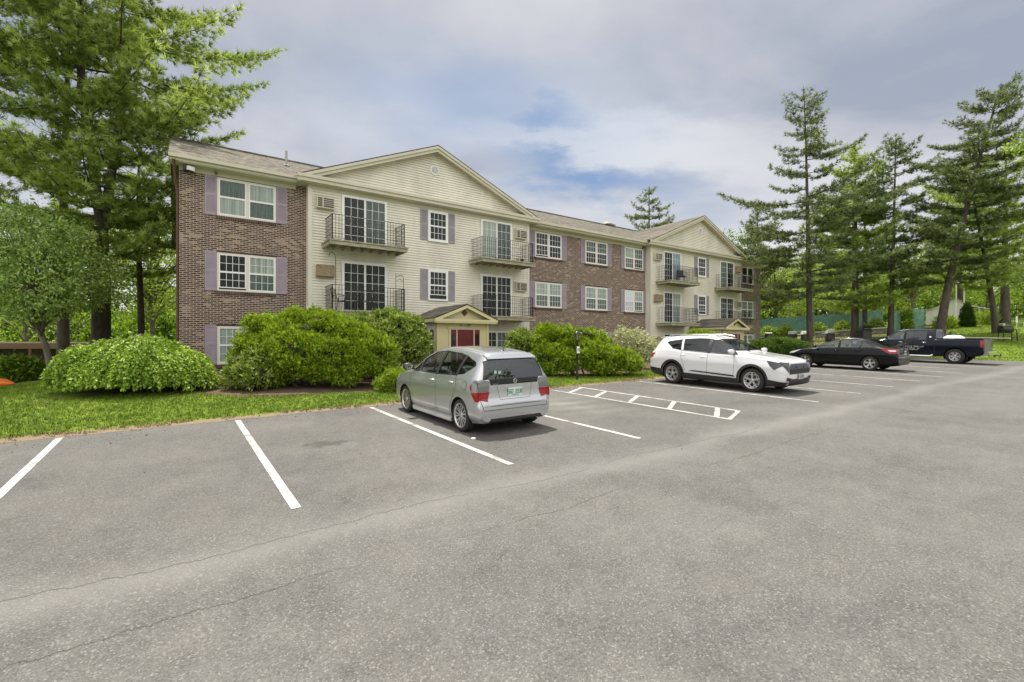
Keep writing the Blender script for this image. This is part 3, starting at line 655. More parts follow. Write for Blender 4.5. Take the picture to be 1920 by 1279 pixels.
def slider(x0,x1,z0,z1,y,kinds,mirror=False,grids=((3,5),(3,5))):
    f=SB(); t=.10; yo=y-.06
    f.box(x0,x1,yo,y,z1-t,z1); f.box(x0,x0+t,yo,y,z0,z1-t); f.box(x1-t,x1,yo,y,z0,z1-t); f.box(x0+t,x1-t,yo,y,z0,z0+.06)
    xm=(x0+x1)/2; f.box(xm-.04,xm+.04,yo+.005,y,z0+.06,z1-t)
    dr=f.build('patio_door',M_white,bld); g,mu,cu=SB(),SB(),[SB(),SB(),SB(),SB()]; yy=yo+.014
    for (a,c),kd,gr in zip(((x0+t,xm-.04),(xm+.04,x1-t)),kinds,grids):
        g.add([(a,yy+.012,z0+.06),(c,yy+.012,z0+.06),(c,yy+.012,z1-t),(a,yy+.012,z1-t)],[(0,1,2,3)])
        nx,nz=gr
        for i in range(1,nx): q=a+(c-a)*i/nx; mu.box(q-.008,q+.008,yy+.003,yy+.01,z0+.06,z1-t)
        for i in range(1,nz): q=z0+.06+(z1-t-z0-.06)*i/nz; mu.box(a,c,yy+.002,yy+.0105,q-.008,q+.008)
        k={'dark':0,'light':1,'mid':2,'blue':3}[kd]; cu[k].add([(a,yy+.022,z0+.06),(c,yy+.022,z0+.06),(c,yy+.022,z1-t),(a,yy+.022,z1-t)],[(0,1,2,3)])
    finish(dr,g,mu,cu)
def acunit(x0,x1,z0,z1,y,cover=False):
    s=SB(); s.box(x0-.06,x1+.05,y-.03,y-.0,z0-.04,z1+.05); s.box(x0,x1,y-.20,y-.03,z0,z1)
    a=s.build('wall_air_conditioner',M_trim,bld)
    s=SB()
    if cover:
        s.box(x0-.01,x1+.01,y-.24,y-.04,z0-.02,z1+.01); c=s.build('cover',M_tan,a,bevel=.02)
        s=SB(); s.prism([(x0,z1),(x0+.08,z1),(x1,z0+.08),(x1,z0+.02)],lambda p,q,d:(p,d,q),y-.255,y-.238); s.build('fabric_fold',M_tan,a)
    else:
        s.box(x0+.03,x0+.20,y-.205,y-.2,z0+.04,z1-.05); s.box(x0+.25,x1-.03,y-.205,y-.2,z0+.04,z1-.05); s.build('grille_opening',M_acgrill,a)
        s=SB()
        for k in range(1,5):
            z=z0+.04+(z1-z0-.09)*k/5; s.box(x0+.03,x0+.2,y-.212,y-.206,z-.007,z+.007); s.box(x0+.25,x1-.03,y-.212,y-.206,z-.010,z+.010)
        s.build('louvre',M_trim,a)
def balcony(x0,x1,zd,y,dp=1.12,fascia=True):
    s=SB(); s.box(x0-.16,x1+.14,y-dp-.14,y,zd-.05,zd)
    dk=s.build('balcony',M_deck,bld); s=SB()
    s.box(x0-.12,x1+.1,y-dp-.10,y-dp-.055,zd-.20,zd-.05); s.box(x0-.12,x0-.075,y-dp-.055,y,zd-.20,zd-.05); s.box(x1+.055,x1+.1,y-dp-.055,y,zd-.20,zd-.05)
    n=8
    for k in range(1,n): xx=x0-.1+(x1-x0+.18)*k/n; s.box(xx-.02,xx+.02,y-dp-.05,y,zd-.19,zd-.05)
    s.build('joist_frame',M_deck,dk)
    s=SB(); ht=1.0; r=.011
    P0=[(x0,y-.01),(x0,y-dp),(x1,y-dp),(x1,y-.01)]
    for (xa_,ya_),(xb_,yb_) in zip(P0[:-1],P0[1:]):
        L=math.hypot(xb_-xa_,yb_-ya_); s.bar((xa_,ya_,zd+ht),(xb_,yb_,zd+ht),.03,.012); s.bar((xa_,ya_,zd+.08),(xb_,yb_,zd+.08),.014)
        n=int(round(L/.125)); 
        for k in range(n+1):
            t=k/n; xx,yy=xa_+(xb_-xa_)*t,ya_+(yb_-ya_)*t; q=.028 if k in (0,n) or (n>15 and k in (n//4*1,)) else .014
            s.bar((xx,yy,zd+(0 if q>.02 else .08)),(xx,yy,zd+ht),q)
        m=5
        for k in range(1,m): s.bar((xa_,ya_,zd+.08+(ht-.08)*k/m),(xb_,yb_,zd+.08+(ht-.08)*k/m),.009)
    s.build('railing',M_iron,dk)
for idx,S in enumerate((S1,S2)):
    o=S-S1
    for k,zt in enumerate((7.99,5.24,2.42)):
        kl=[(D,D),(MI,D)][idx] if k==0 else ((D,D) if idx==0 else (D,L)); 
        if idx==0 and k==0: kl=(D,MI)
        if idx==1 and k==0: kl=(D,'blue')
        slider(5.61+o,7.54+o,zt-2.10,zt,NG-.036,kl)
        kr=[((L,MI),(D,D),(D,MI)),((MI,D),(D,D),(D,D))][idx][k]
        slider(12.36+o,14.25+o,zt-2.12,zt,NG-.036,kr)
        acunit(4.60+o,5.27+o,zt-.72,zt-.27,NG-.036,cover=(idx==0 and k==1) or (idx==1 and k>0))
        acunit(14.45+o,15.12+o,zt-.72,zt-.27,NG-.036,cover=(idx==1 and k==0))
        if k<2:
            window(9.50+o,10.53+o,zt-1.46,zt-.02,NG-.036,((D,D),),False,((4,2),),(.0 if k==0 else .18,))
            shutter(9.13+o,9.48+o,zt-1.42,zt-.02,NG-.037,M_shutg); shutter(10.55+o,10.90+o,zt-1.42,zt-.02,NG-.037,M_shutg)
            balcony(4.96+o,7.91+o,zt-2.13,NG); balcony(11.83+o,14.80+o,zt-2.13,NG)
# entry porches ----------------------------------------------------------
def seg_text(b,txt,x,z,y,h,w,fn):
    """block numerals from bars, drawn on the XZ plane"""
    G={'0':[(0,0,0,1),(0,1,1,1),(1,1,1,0),(1,0,0,0)],'1':[(.5,0,.5,1),(.5,1,.2,.8)],'2':[(0,1,1,1),(1,1,1,.5),(1,.5,0,.5),(0,.5,0,0),(0,0,1,0)],'3':[(0,1,1,1),(1,1,1,0),(0,.5,1,.5),(0,0,1,0)],
     '4':[(0,1,0,.45),(0,.45,1,.45),(.75,1,.75,0)],'5':[(1,1,0,1),(0,1,0,.55),(0,.55,1,.5),(1,.5,1,0),(1,0,0,0)],'6':[(1,1,0,1),(0,1,0,0),(0,0,1,0),(1,0,1,.5),(1,.5,0,.5)],'8':[(0,0,0,1),(0,1,1,1),(1,1,1,0),(1,0,0,0),(0,.5,1,.5)],
     '-':[(.1,.5,.9,.5)],'D':[(0,0,0,1),(0,1,.7,1),(.7,1,1,.75),(1,.75,1,.25),(1,.25,.7,0),(.7,0,0,0)],'G':[(1,1,0,1),(0,1,0,0),(0,0,1,0),(1,0,1,.5),(1,.5,.6,.5)],' ':[],
     'N':[(0,0,0,1),(0,1,1,0),(1,0,1,1)],'E':[(1,1,0,1),(0,1,0,0),(0,0,1,0),(0,.5,.8,.5)],'W':[(0,1,.25,0),(.25,0,.5,.7),(.5,.7,.75,0),(.75,0,1,1)],'H':[(0,0,0,1),(1,0,1,1),(0,.5,1,.5)],'A':[(0,0,.5,1),(.5,1,1,0),(.25,.4,.75,.4)],'M':[(0,0,0,1),(0,1,.5,.4),(.5,.4,1,1),(1,1,1,0)],
     'P':[(0,0,0,1),(0,1,1,1),(1,1,1,.5),(1,.5,0,.5)],'S':[(1,1,0,1),(0,1,0,.5),(0,.5,1,.5),(1,.5,1,0),(1,0,0,0)],'I':[(.5,0,.5,1)],'R':[(0,0,0,1),(0,1,1,1),(1,1,1,.5),(1,.5,0,.5),(.4,.5,1,0)],'L':[(0,1,0,0),(0,0,1,0)],'C':[(1,1,0,1),(0,1,0,0),(0,0,1,0)],'O':[(0,0,0,1),(0,1,1,1),(1,1,1,0),(1,0,0,0)],'T':[(0,1,1,1),(.5,1,.5,0)],'U':[(0,1,0,0),(0,0,1,0),(1,0,1,1)],'.':[(.4,0,.6,0)],'B':[(0,0,0,1),(0,1,.9,1),(.9,1,.9,0),(0,0,.9,0),(0,.5,.9,.5)]}
    st=h*.16
    for ch in txt:
        for (a,c,d,e) in G.get(ch,[]):
            p=Vector((x+a*w,0,z+c*h)); q=Vector((x+d*w,0,z+e*h)); dv=(q-p).normalized()
            n=Vector((-dv.z,0,dv.x))*st/2; p=p-dv*st/2; q=q+dv*st/2
            b.prism([((p+n).x,(p+n).z),((q+n).x,(q+n).z),((q-n).x,(q-n).z),((p-n).x,(p-n).z)],fn,y,y-.006)
        x+=w*1.55
def porch(o,txt):
    x0,x1,y0,zt=8.79+o,11.26+o,17.75,2.80; zb=.3
    s=SB(); s.box(x0,x1,y0+.02,NG,zb,zt); clap_side=[]
    z=zb
    while z<zt-.02:
        for x,sg in ((x0,-1),(x1,1)): s.add([(x+sg*.016,y0+.15,z),(x+sg*.016,NG,z),(x+sg*.001,NG,z+.108),(x+sg*.001,y0+.15,z+.108),(x,y0+.15,z),(x,NG,z)],[(0,1,2,3),(0,4,5,1)])
        z+=.108
    pr=s.build('entry_porch',M_siding,bld)
    cx=(x0+x1)/2
    s=SB(); s.box(x0-.02,x1+.02,y0-.02,y0+.02,zb,zt); s.box(x0-.03,x0+.10,y0-.045,y0+.15,zb,zt); s.box(x1-.10,x1+.03,y0-.045,y0+.15,zb,zt)
    dx0,dx1=9.40+o,10.81+o
    s.box(dx0-.10,dx0,y0-.05,y0-.02,zb,2.42); s.box(dx1,dx1+.10,y0-.05,y0-.02,zb,2.42); s.box(dx0-.16,dx1+.16,y0-.08,y0-.02,2.42,2.47)
    s.build('front_panel',M_cream,pr)
    s=SB(); s.box(dx0+.26,dx0+.31,y0-.055,y0-.02,zb,2.42); s.box(dx1-.31,dx1-.26,y0-.055,y0-.02,zb,2.42); s.box(dx0,dx1,y0-.052,y0-.02,2.38,2.42); s.build('door_jamb',mat_jamb,pr)
    s=SB(); a,c=dx0+.31,dx1-.31; s.box(a,c,y0-.035,y0-.02,zb,2.38)
    for px in (a+.10,(a+c)/2+.05):
        for pz in (1.98,1.37,.72):
            w_=.26; h_=.22 if pz>1.9 else .48; q=pz-h_/2+.05
            s.box(px,px+w_,y0-.042,y0-.034,q,q+.02); s.box(px,px+w_,y0-.042,y0-.034,q+h_-.02,q+h_); s.box(px,px+.02,y0-.042,y0-.034,q,q+h_); s.box(px+w_-.02,px+w_,y0-.042,y0-.034,q,q+h_); s.box(px+.05,px+w_-.05,y0-.045,y0-.034,q+.05,q+h_-.05)
    s.build('door',M_red,pr)
    s=SB(); s.lathe([(0,-.05),(.03,-.045),(.03,-.01),(.012,0)],12,axis='y',org=(c-.07,y0-.035,1.15)); s.build('door_knob',mat('brass',(.5,.38,.15),.3,1),pr)
    for a,c in ((dx0,dx0+.26),(dx1-.26,dx1)):
        s=SB(); s.box(a,c,y0-.03,y0-.02,zb,2.38); s.box(a,c,y0-.045,y0-.03,2.22,2.38); s.box(a,a+.04,y0-.045,y0-.03,zb,2.22); s.box(c-.04,c,y0-.045,y0-.03,zb,2.22)
        for q in (.9,1.3,1.7): s.box(a+.04,c-.04,y0-.043,y0-.031,q,q+.02)
        s.build('sidelight',M_red,pr)
        s=SB(); s.box(a+.04,c-.04,y0-.036,y0-.030,.9,2.2); s.build('sidelight_glass',M_dkglass,pr)
    s=SB(); seg_text(s,txt,cx-.20 if len(txt)>6 else cx-.14,2.52,y0-.022,.10,.05,lambda p,q,d:(p,d,q)); s.build('unit_numbers',M_dark,pr)
    # roof
    f=y0-.34; ex0,ex1=x0-.30,x1+.30; ze,zr=2.86,3.48
    s=SB()
    for sg,ex in ((-1,ex0),(1,ex1)):
        q=[(ex,f,ze),(cx,f,zr),(cx,NG,zr),(ex,NG,ze)]; s.add(q+[(p[0],p[1],p[2]-.06) for p in q],[(0,1,2,3),(7,6,5,4),(0,4,5,1),(0,3,7,4)])
    s.build('porch_roof',M_shingle,pr)
    s=SB()
    for sg,ex in ((-1,ex0),(1,ex1)):
        s.prism([(ex,ze-.03),(cx,zr-.03),(cx,zr-.19),(ex,ze-.19)],lambda p,q,d:(p,d,q),f+.0,f+.05)
        s.box(min(ex,ex+sg*-.04),max(ex,ex-sg*.04),f+.05,NG,ze-.17,ze-.06)
    s.box(ex0,ex1,f-.015,f+.055,ze-.15,ze-.05); s.box(ex0+.03,ex1-.03,f+.0,f+.06,ze-.21,ze-.15)
    s.box(ex0+.03,ex1-.03,f+.05,y0-.02,ze-.20,ze-.16); s.box(ex0+.04,x0-.02,y0-.02,NG,ze-.20,ze-.16); s.box(x1+.02,ex1-.04,y0-.02,NG,ze-.20,ze-.16)
    s.prism([(ex0+.1,ze-.05),(ex1-.1,ze-.05),(cx,zr-.12)],lambda p,q,d:(p,d,q),f+.26,f+.30)
    s.build('porch_trim',M_cream,pr)
    s=SB(); z=3.10; r=.14; s.prism([(cx-r,z),(cx,z-r),(cx+r,z),(cx,z+r)],lambda p,q,d:(p,d,q),f+.22,f+.26); r=.085; s.prism([(cx-r,z),(cx,z-r),(cx+r,z),(cx,z+r)],lambda p,q,d:(p,d,q),f+.20,f+.22); s.build('diamond_ornament',mat_diam,pr)
    # side window with shutter on the left return
    s=SB(); s.box(x0-.05,x0,18.35,18.95,1.25,2.35); s.build('side_window_frame',M_white,pr)
    s=SB(); s.box(x0-.055,x0-.05,18.42,18.88,1.32,2.28); s.build('side_window_glass',M_dkglass,pr)
    for ya,yb in ((18.98,19.28),(18.05,18.32)): s=SB(); s.box(x0-.05,x0,ya,yb,1.22,2.38); s.build('side_shutter',mat_dsh,pr)
mat_jamb=mat('pink_jamb',(.62,.45,.38),.5); mat_diam=mat('brown_ornament',(.10,.035,.02),.6); mat_dsh=mat('dark_shutter',(.09,.07,.075),.6)
M_dkglass=mat('dark_door_glass',(.02,.022,.024),.06,spec=.6)
porch(0,'13 - 24'); porch(21.14,'1 - 12')
# eave lamp and flood light
b=SB(); b.box(U0+.10,U0+.42,YE+.14,YE+.30,7.93,8.1); b.build('flood_light',M_dark,bld,bevel=.01)
b=SB(); b.obox((U0+.33,YE+.09,8.0),(.10,.05,0),(-.02,.03,.0),(0,0,.07)); b.build('flood_lamp_face',mat('lamp_glass',(.75,.75,.7),.3),bld)
b=SB(); b.lathe([(.035,-.1),(.06,-.06),(.05,.0),(.02,.02)],12,org=(1.19,YE+.22,8.08)); b.build('soffit_lamp',mat('old_bronze',(.12,.07,.03),.5),bld)
# ---------------------------------------------------------------- vegetation
M_bark=mat('pine_bark',(.085,.07,.058),.95,var=.45,vscale=5,bump=1.,bscale=14,stretch=(1,1,.35))
M_barkg=mat('grey_bark',(.17,.15,.12),.95,var=.4,vscale=6,bump=.6,bscale=18,stretch=(1,1,.4))
M_twig=mat('dead_twig',(.15,.125,.10),.95)
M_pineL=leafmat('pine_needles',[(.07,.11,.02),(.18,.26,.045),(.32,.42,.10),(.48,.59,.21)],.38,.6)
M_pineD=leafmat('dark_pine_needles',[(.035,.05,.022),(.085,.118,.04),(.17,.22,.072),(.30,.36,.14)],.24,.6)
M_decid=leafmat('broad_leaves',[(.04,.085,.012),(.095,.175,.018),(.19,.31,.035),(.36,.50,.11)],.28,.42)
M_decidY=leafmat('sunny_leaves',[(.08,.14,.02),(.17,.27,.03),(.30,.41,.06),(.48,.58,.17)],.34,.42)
M_weep=leafmat('mulberry_leaves',[(.055,.115,.012),(.145,.25,.022),(.27,.40,.05),(.45,.58,.14)],.2,.5)
M_yew=leafmat('yew_sprays',[(.05,.09,.010),(.145,.245,.014),(.29,.41,.028),(.50,.60,.08)],.16,.45)
M_rhod=leafmat('rhododendron_leaves',[(.05,.085,.015),(.14,.215,.032),(.29,.38,.07),(.52,.58,.24)],.15,.33)
M_varie=leafmat('variegated_leaves',[(.15,.18,.05),(.36,.39,.17),(.58,.58,.38),(.26,.30,.08)],.2,.5)
M_inner=mat('core_shade',(.045,.042,.025),.95,var=.5,vscale=14)  # dark tone for shrub cores, shade put into the colour
def unit(v): return v/np.maximum(np.linalg.norm(v,axis=-1,keepdims=True),1e-9)
def frames(d,rg,up=None):
    """orthonormal frames with third axis along d, random roll"""
    d=unit(d); a=rg.normal(size=d.shape) if up is None else up; a=unit(a-(a*d).sum(-1,keepdims=True)*d); b=np.cross(d,a)
    return np.stack([a,b,d],-1)       # columns
def scatter(T,Fc,pos,Rm,sc):
    V=np.einsum('nij,kj->nki',Rm,T)*np.asarray(sc)[:,None,None]+pos[:,None,:]
    n,k=V.shape[:2]; F_=(Fc[None]+ (np.arange(n)*k)[:,None,None]).reshape(-1,Fc.shape[1])
    return V.reshape(-1,3).astype(np.float32),F_
def tuft(K,seed,spread=.9,wd=.10,ln=1.):
    """bundle of needles (triangles) opening along +z"""
    r=np.random.default_rng(seed); V=[];F_=[]
    for k in range(K):
        th=r.uniform(0,6.283); ph=spread*math.sqrt(r.random()); d=np.array([math.sin(ph)*math.cos(th),math.sin(ph)*math.sin(th),math.cos(ph)])*ln*r.uniform(.7,1.1)
        s=np.cross(d,r.normal(size=3)); s=s/np.linalg.norm(s)*wd*.5; o=np.array([0,0,r.uniform(-.25,.15)])
        V+= [o-s,o+s,o+d]; F_.append((3*k,3*k+1,3*k+2))
    return np.array(V),np.array(F_)
def leaf_t(fold=.18,w=.42):
    """one pointed leaf along +z, folded on the midrib, two triangles each side"""
    V=np.array([(0,0,0),(w*.5,fold*.5,.4),(0,0,1.),(-w*.5,fold*.5,.4)],float); F_=np.array([(0,1,2),(0,2,3)]); return V,F_
def trunkmesh(name,pts,rs,parent,m,limbs=(),seg=10):
    b=MB(); b.tube(pts,rs,seg)
    for p,r in limbs: b.tube(p,r,5,cap=False)
    return b.build(name,m,parent)
def bez(pts,t):
    pts=np.asarray(pts,float); n=len(pts)-1; x=t*n; i=min(int(x),n-1); f=x-i; return pts[i]*(1-f)+pts[i+1]*f
# --- pine
def pine(label,group,base,H,r0,crown0,spread,prof,seed,lean=(0,0),whorl=.75,per=5,tsc=.16,K=9,mat_=None,density=1.,fork=None,twigs=True,dens_low=1.,bark=None,wd=.10,azbias=None):
    rg=np.random.default_rng(seed); rnd=random.Random(seed)
    root=empty('pine_tree',(base[0],base[1],base[2])); thing(root,label,'pine tree',group)
    mat_=mat_ or M_pineL; bark=bark or M_bark
    def axis(t,off=(0,0)):      # trunk centre line
        wob=.25*math.sin(t*3.1+seed)*t
        return np.array([lean[0]*(t**1.25)+wob+off[0]*min(1,max(0,(t-.25)*4)),lean[1]*(t**1.25)+off[1]*min(1,max(0,(t-.25)*4)),t*H])
    stems=[(0,0)] if not fork else [(-fork/2,0),(fork/2,.3)]
    tb=MB(); 
    for si,off in enumerate(stems):
        n=16; ts=[i/n for i in range(n+1)]; ts[0]=-.02
        if fork and si>0: ts=[t for t in ts if t>.2]
        tb.tube([axis(t,off) for t in ts],[max(.02,r0*(1-.9*max(t,0)**.9)*(1.0 if t<.24 or not fork else .72)*(1.25 if t<.01 else 1)) for t in ts],12)
    tp=[];td=[];tr=[]        # tufts
    lb=MB(); h=crown0; wi=0
    while h<H-.2:
        t=h/H; f=(h-crown0)/(H-crown0); L0=spread*prof(f)
        off=stems[wi%len(stems)]; wi+=1
        k=per if rnd.random()>.2 else per-1; a0=rnd.uniform(0,6.28)
        for j in range(k):
            az=a0+6.283*j/k+rnd.uniform(-.45,.45); L=L0*(rnd.uniform(.40,1.15) if rnd.random()>.25 else rnd.uniform(.2,.5))
            if azbias: L*=azbias(az,h)
            if L<.25: L=.25
            c=axis(t+rnd.uniform(-.3,.3)*whorl/H,off); el=R(rnd.uniform(2,16))+R(50)*max(0,f-.72)*2.2-R(14)*max(0,.3-f)
            dr=np.array([math.cos(az),math.sin(az),0]); sd_=np.array([-math.sin(az),math.cos(az),0])
            bend=rnd.uniform(-.25,.25); P_=[]
            for q in range(8):
                s=q/7; P_.append(c+dr*L*s*math.cos(el)+sd_*bend*L*s*s*.5+np.array([0,0,L*s*math.sin(el)-.07*L*math.sin(s*math.pi)+.10*L*s**3]))
            rb=max(.007,min(.010+L*.0075,r0*.35)); lb.tube(P_,[rb*(1-.85*q/7) for q in range(8)],4,cap=False)
            ns=max(4,int(L/.15*density)); sidesgn=1
            for q in range(ns):
                s=.16+.84*(q+rnd.random()*.5)/ns if L>1.2 else .05+.95*q/ns
                if rnd.random()>dens_low+ (1-dens_low)*f*1.5 and s<.6: continue
                if s>1: s=1
                p=bez(P_,min(s,.999)); sidesgn=-sidesgn
                tl=(.16+.30*L*(1-s)*min(1,s*2.5))*rnd.uniform(.7,1.25); tl=min(tl,1.7)
                ang=rnd.uniform(.6,1.1); d=dr*math.cos(ang)+sd_*sidesgn*math.sin(ang)+np.array([0,0,rnd.uniform(-.06,.22)]); d=d/np.linalg.norm(d)
                nt_=max(1,int(tl/(.50*tsc)*density+.5)); e=p+d*tl
                if twigs and tl>.3: lb.tube([p,e],[.006,.002],3,cap=False)
                for z in range(nt_):
                    g=(z+1)/nt_; tp.append(p+d*tl*g+rg.normal(0,.035*tsc/.12,3)*np.array([1,1,.6])); td.append(d*1.+rg.normal(0,.42,3)+np.array([0,0,.45])); tr.append(rg.random()*.8+.1)
            tp.append(P_[-1]); td.append(dr+np.array([0,0,.4])); tr.append(.7)
        h+=whorl*rnd.uniform(.7,1.25)*(1 if f<.8 else .7)
    for off in stems:
        c=axis(1.,off)
        for z in range(10): tp.append(c+np.array([0,0,-.09*z])); td.append(np.array([rg.normal(0,.4),rg.normal(0,.4),1.])); tr.append(.5)
    tb.m=[0]*len(tb.m); tr_o=tb.build('trunk',bark,root); lb.build('branches',bark,tr_o)
    T,Fc=tuft(K,seed+5,1.15,wd*1.55); tp=np.array(tp); td=np.array(td); sc=tsc*rg.uniform(.75,1.25,len(tp))
    V,F_=scatter(T,Fc,tp,frames(td,rg),sc); rn=np.repeat(np.clip(np.array(tr)+rg.normal(0,.1,len(tp)),0,1),len(T))
    raw_mesh('crown',V,F_,3,mat_,root,rn); return root
# --- broadleaf tree / shrub crown: leaf sprays spread over overlapping lumps
def lumps_surface(rg,lumps,n,inner=.35,zmin=-9):
    """points on/in union of ellipsoids; returns pos and outward normals"""
    ls=np.array([l for l in lumps],float); w_=(ls[:,3]*ls[:,4]+ls[:,4]*ls[:,5]+ls[:,3]*ls[:,5]); k=rg.choice(len(ls),n,p=w_/w_.sum())
    d=unit(rg.normal(size=(n,3))); rr=1-inner*rg.random(n)**1.6*1.0
    c=ls[k,:3]; r=ls[k,3:6]; pos=c+d*r*rr[:,None]; nrm=unit(d/r)
    # drop points buried deep inside another lump
    keep=np.ones(n,bool)
    for i,l in enumerate(ls):
        q=(((pos-l[:3])/(l[3:6]))**2).sum(1); keep&=~((q<.55)&(k!=i))
    keep&=pos[:,2]>zmin
    return pos[keep],nrm[keep]
def sprays(rg,pos,nrm,per,size,T,Fc,spread,droop=0.,up=.3,fan=.9,lsc=.3):
    """per leaves around each spray point; droop pulls the leaf axis down"""
    n=len(pos); P_=np.repeat(pos,per,0)+rg.normal(0,1,(n*per,3))*spread; D=np.repeat(nrm,per,0)+rg.normal(0,fan,(n*per,3)); D[:,2]+=up-droop
    tone=np.repeat(rg.random(n)*.6,per)+rg.random(n*per)*.4
    V,F_=scatter(T,Fc,P_,frames(D,rg),size*rg.uniform(1-lsc,1+lsc,n*per)); return V,F_,np.repeat(tone,len(T))
def noisy_lumps(rnd,c,R3,n,rmin,rmax,zlo=-.5):
    L_=[]
    for _ in range(n):
        while True:
            d=[rnd.uniform(-1,1) for _ in range(3)]
            if sum(x*x for x in d)<1 and d[2]>zlo: break
        s=rnd.uniform(rmin,rmax); L_.append((c[0]+d[0]*R3[0],c[1]+d[1]*R3[1],c[2]+d[2]*R3[2],s,s*rnd.uniform(.8,1.1),s*rnd.uniform(.55,.8)))
    return L_
def broadleaf(label,group,base,H,r0,crown_c,R3,seed,nl=26,leaves=9000,size=.12,mat_=None,name='broadleaf_tree',cat='tree',bark=None,lean=(0,0),per=5,lump=(.22,.42),lsp=None):
    rg=np.random.default_rng(seed); rnd=random.Random(seed); root=empty(name,base); thing(root,label,cat,group)
    cc=np.array(crown_c,float); Rm=np.array(R3,float); m_=min(R3)
    Ls=noisy_lumps(rnd,cc,Rm*.82,nl,lump[0]*m_*1.6,lump[1]*m_*1.6)
    top=np.array([cc[0]+lean[0],cc[1]+lean[1],cc[2]+Rm[2]*.7]); n=9
    tpts=[np.array([lean[0]*(i/n)**1.3+.12*math.sin(i*1.3+seed)*(i>0)+cc[0]*(i/n),.12*math.cos(i*1.7+seed)*(i>0)+cc[1]*(i/n),-.15+(top[2]+.15)*i/n]) for i in range(n+1)]
    limbs=[]
    for l in Ls:
        z=max(cc[2]-Rm[2]*.9,l[2]*.55+.2); f=min(.9,z/max(top[2],.1)); s=bez(tpts,f); e=np.array(l[:3]); mid=(s+e)/2+np.array([0,0,.08*np.linalg.norm(e-s)])
        rr=max(.01,r0*.32); limbs.append(([s,mid,e,e+(e-cc)*.18],[rr,rr*.7,rr*.35,rr*.15]))
    trunkmesh('trunk',tpts,[r0*(1.25 if i==0 else (1-.85*i/n)) for i in range(n+1)],root,bark or M_barkg,limbs)
    pos,nrm=lumps_surface(rg,Ls,int(leaves/per*1.35),.75)
    T,Fc=leaf_t(.15,.62); V,F_,rn=sprays(rg,pos,nrm,per,size,T,Fc,lsp or size*.8,droop=.45,up=.2,fan=.8)
    raw_mesh('crown',V,F_,3,mat_ or M_decid,root,rn); return root
def shrub(name,label,cat,base,lumps,n,per,size,mat_,seed,T=None,droop=0.,up=.35,fan=.6,spread=None,inner=.3,core=True,group=None,stems=6,corescale=.80,lsc=.3,zmin=.02,rough=.045):
    rg=np.random.default_rng(seed); rnd=random.Random(seed); root=empty(name,base); thing(root,label,cat,group)
    T_,Fc=T or leaf_t()
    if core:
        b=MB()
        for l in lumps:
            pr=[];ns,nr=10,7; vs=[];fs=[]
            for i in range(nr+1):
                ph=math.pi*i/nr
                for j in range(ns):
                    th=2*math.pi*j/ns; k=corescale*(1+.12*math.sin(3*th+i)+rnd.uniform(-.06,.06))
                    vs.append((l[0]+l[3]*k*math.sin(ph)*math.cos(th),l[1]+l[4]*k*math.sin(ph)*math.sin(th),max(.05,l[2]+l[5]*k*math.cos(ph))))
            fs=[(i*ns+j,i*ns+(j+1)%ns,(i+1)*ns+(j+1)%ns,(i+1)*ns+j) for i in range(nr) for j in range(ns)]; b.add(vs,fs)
        b.build('shade_core',M_inner,root)  # solid dark blobs, painted as the shade seen between the leaves
    b=MB()
    for i in range(stems):
        l=rnd.choice(lumps); a=(l[0]*.35+rnd.uniform(-.25,.25),l[1]*.35+rnd.uniform(-.25,.25),-.05); e=(l[0]+rnd.uniform(-.3,.3)*l[3],l[1]+rnd.uniform(-.3,.3)*l[4],l[2])
        mid=((a[0]+e[0])/2+rnd.uniform(-.1,.1),(a[1]+e[1])/2,(a[2]+e[2])*.45); b.tube([a,mid,e],[.035,.025,.01],6)
    b.build('stems',M_barkg,root)
    pos,nrm=lumps_surface(rg,lumps,n,inner,zmin)
    q=pos*5.2; nz=np.sin(q[:,0]+1.7*np.sin(q[:,1]*.9+seed))*np.sin(q[:,1]*1.1+1.3*np.sin(q[:,2]))+np.sin(q[:,2]*1.6+q[:,0]*.6+seed)*.7
    pos=pos+nrm*(nz*rough)[:,None]; kp=(nz+rg.normal(0,.2,len(nz)))>-.85; pos,nrm=pos[kp],nrm[kp]
    V,F_,rn=sprays(rg,pos,nrm,per,size,T_,Fc,spread or size*.35,droop,up,fan,lsc)
    # small height/clump variation of leaf age only through rnd
    raw_mesh('foliage',V,F_,3,mat_,root,rn); return root
# ---------------------------------------------------------------- planting
def face(o): o.rotation_euler=(0,0,R(-YAW)); return o
def G3(u,n,dz=0): return (u,n,gz(u,n)+dz)
def pw(*pts):
    xs=[p[0] for p in pts]; ys=[p[1] for p in pts]
    return lambda f: float(np.interp(f,xs,ys))
M_small=leafmat('grey_green_leaves',[(.07,.14,.035),(.20,.31,.07),(.38,.51,.15),(.60,.71,.30)],.3,.4)
# left: twin stemmed pine and its neighbours
pine('huge twin-stemmed pine with feathery bright green boughs beside the left end of the building','pines at the left end',G3(-3.0,30.3),27,.42,5.2,7.5,
     pw((0,.62),(.12,.8),(.35,1.),(.55,.82),(.8,.5),(1,.1)),21,lean=(.3,.0),whorl=.8,per=6,tsc=.32,K=12,fork=1.5,density=1.12,wd=.075,azbias=lambda az,h:1.06 if math.cos(az+R(YAW))>.2 else .9)
pine('slim dark pine with bare lower branches right beside the brick end wall','pines at the left end',G3(-1.45,31.05),13,.19,4.2,3.6,pw((0,.75),(.3,1.),(.7,.6),(1,.1)),22,whorl=.8,per=4,tsc=.27,K=9,mat_=M_pineL,density=.5,dens_low=.35,wd=.08)
pine('tall pine at the left picture edge behind the small broadleaf tree','pines at the left end',G3(-7.1,29.4),23,.34,8.5,5.6,pw((0,.6),(.3,1.),(.7,.75),(1,.1)),23,whorl=.8,per=5,tsc=.32,K=11,density=.95,wd=.075)
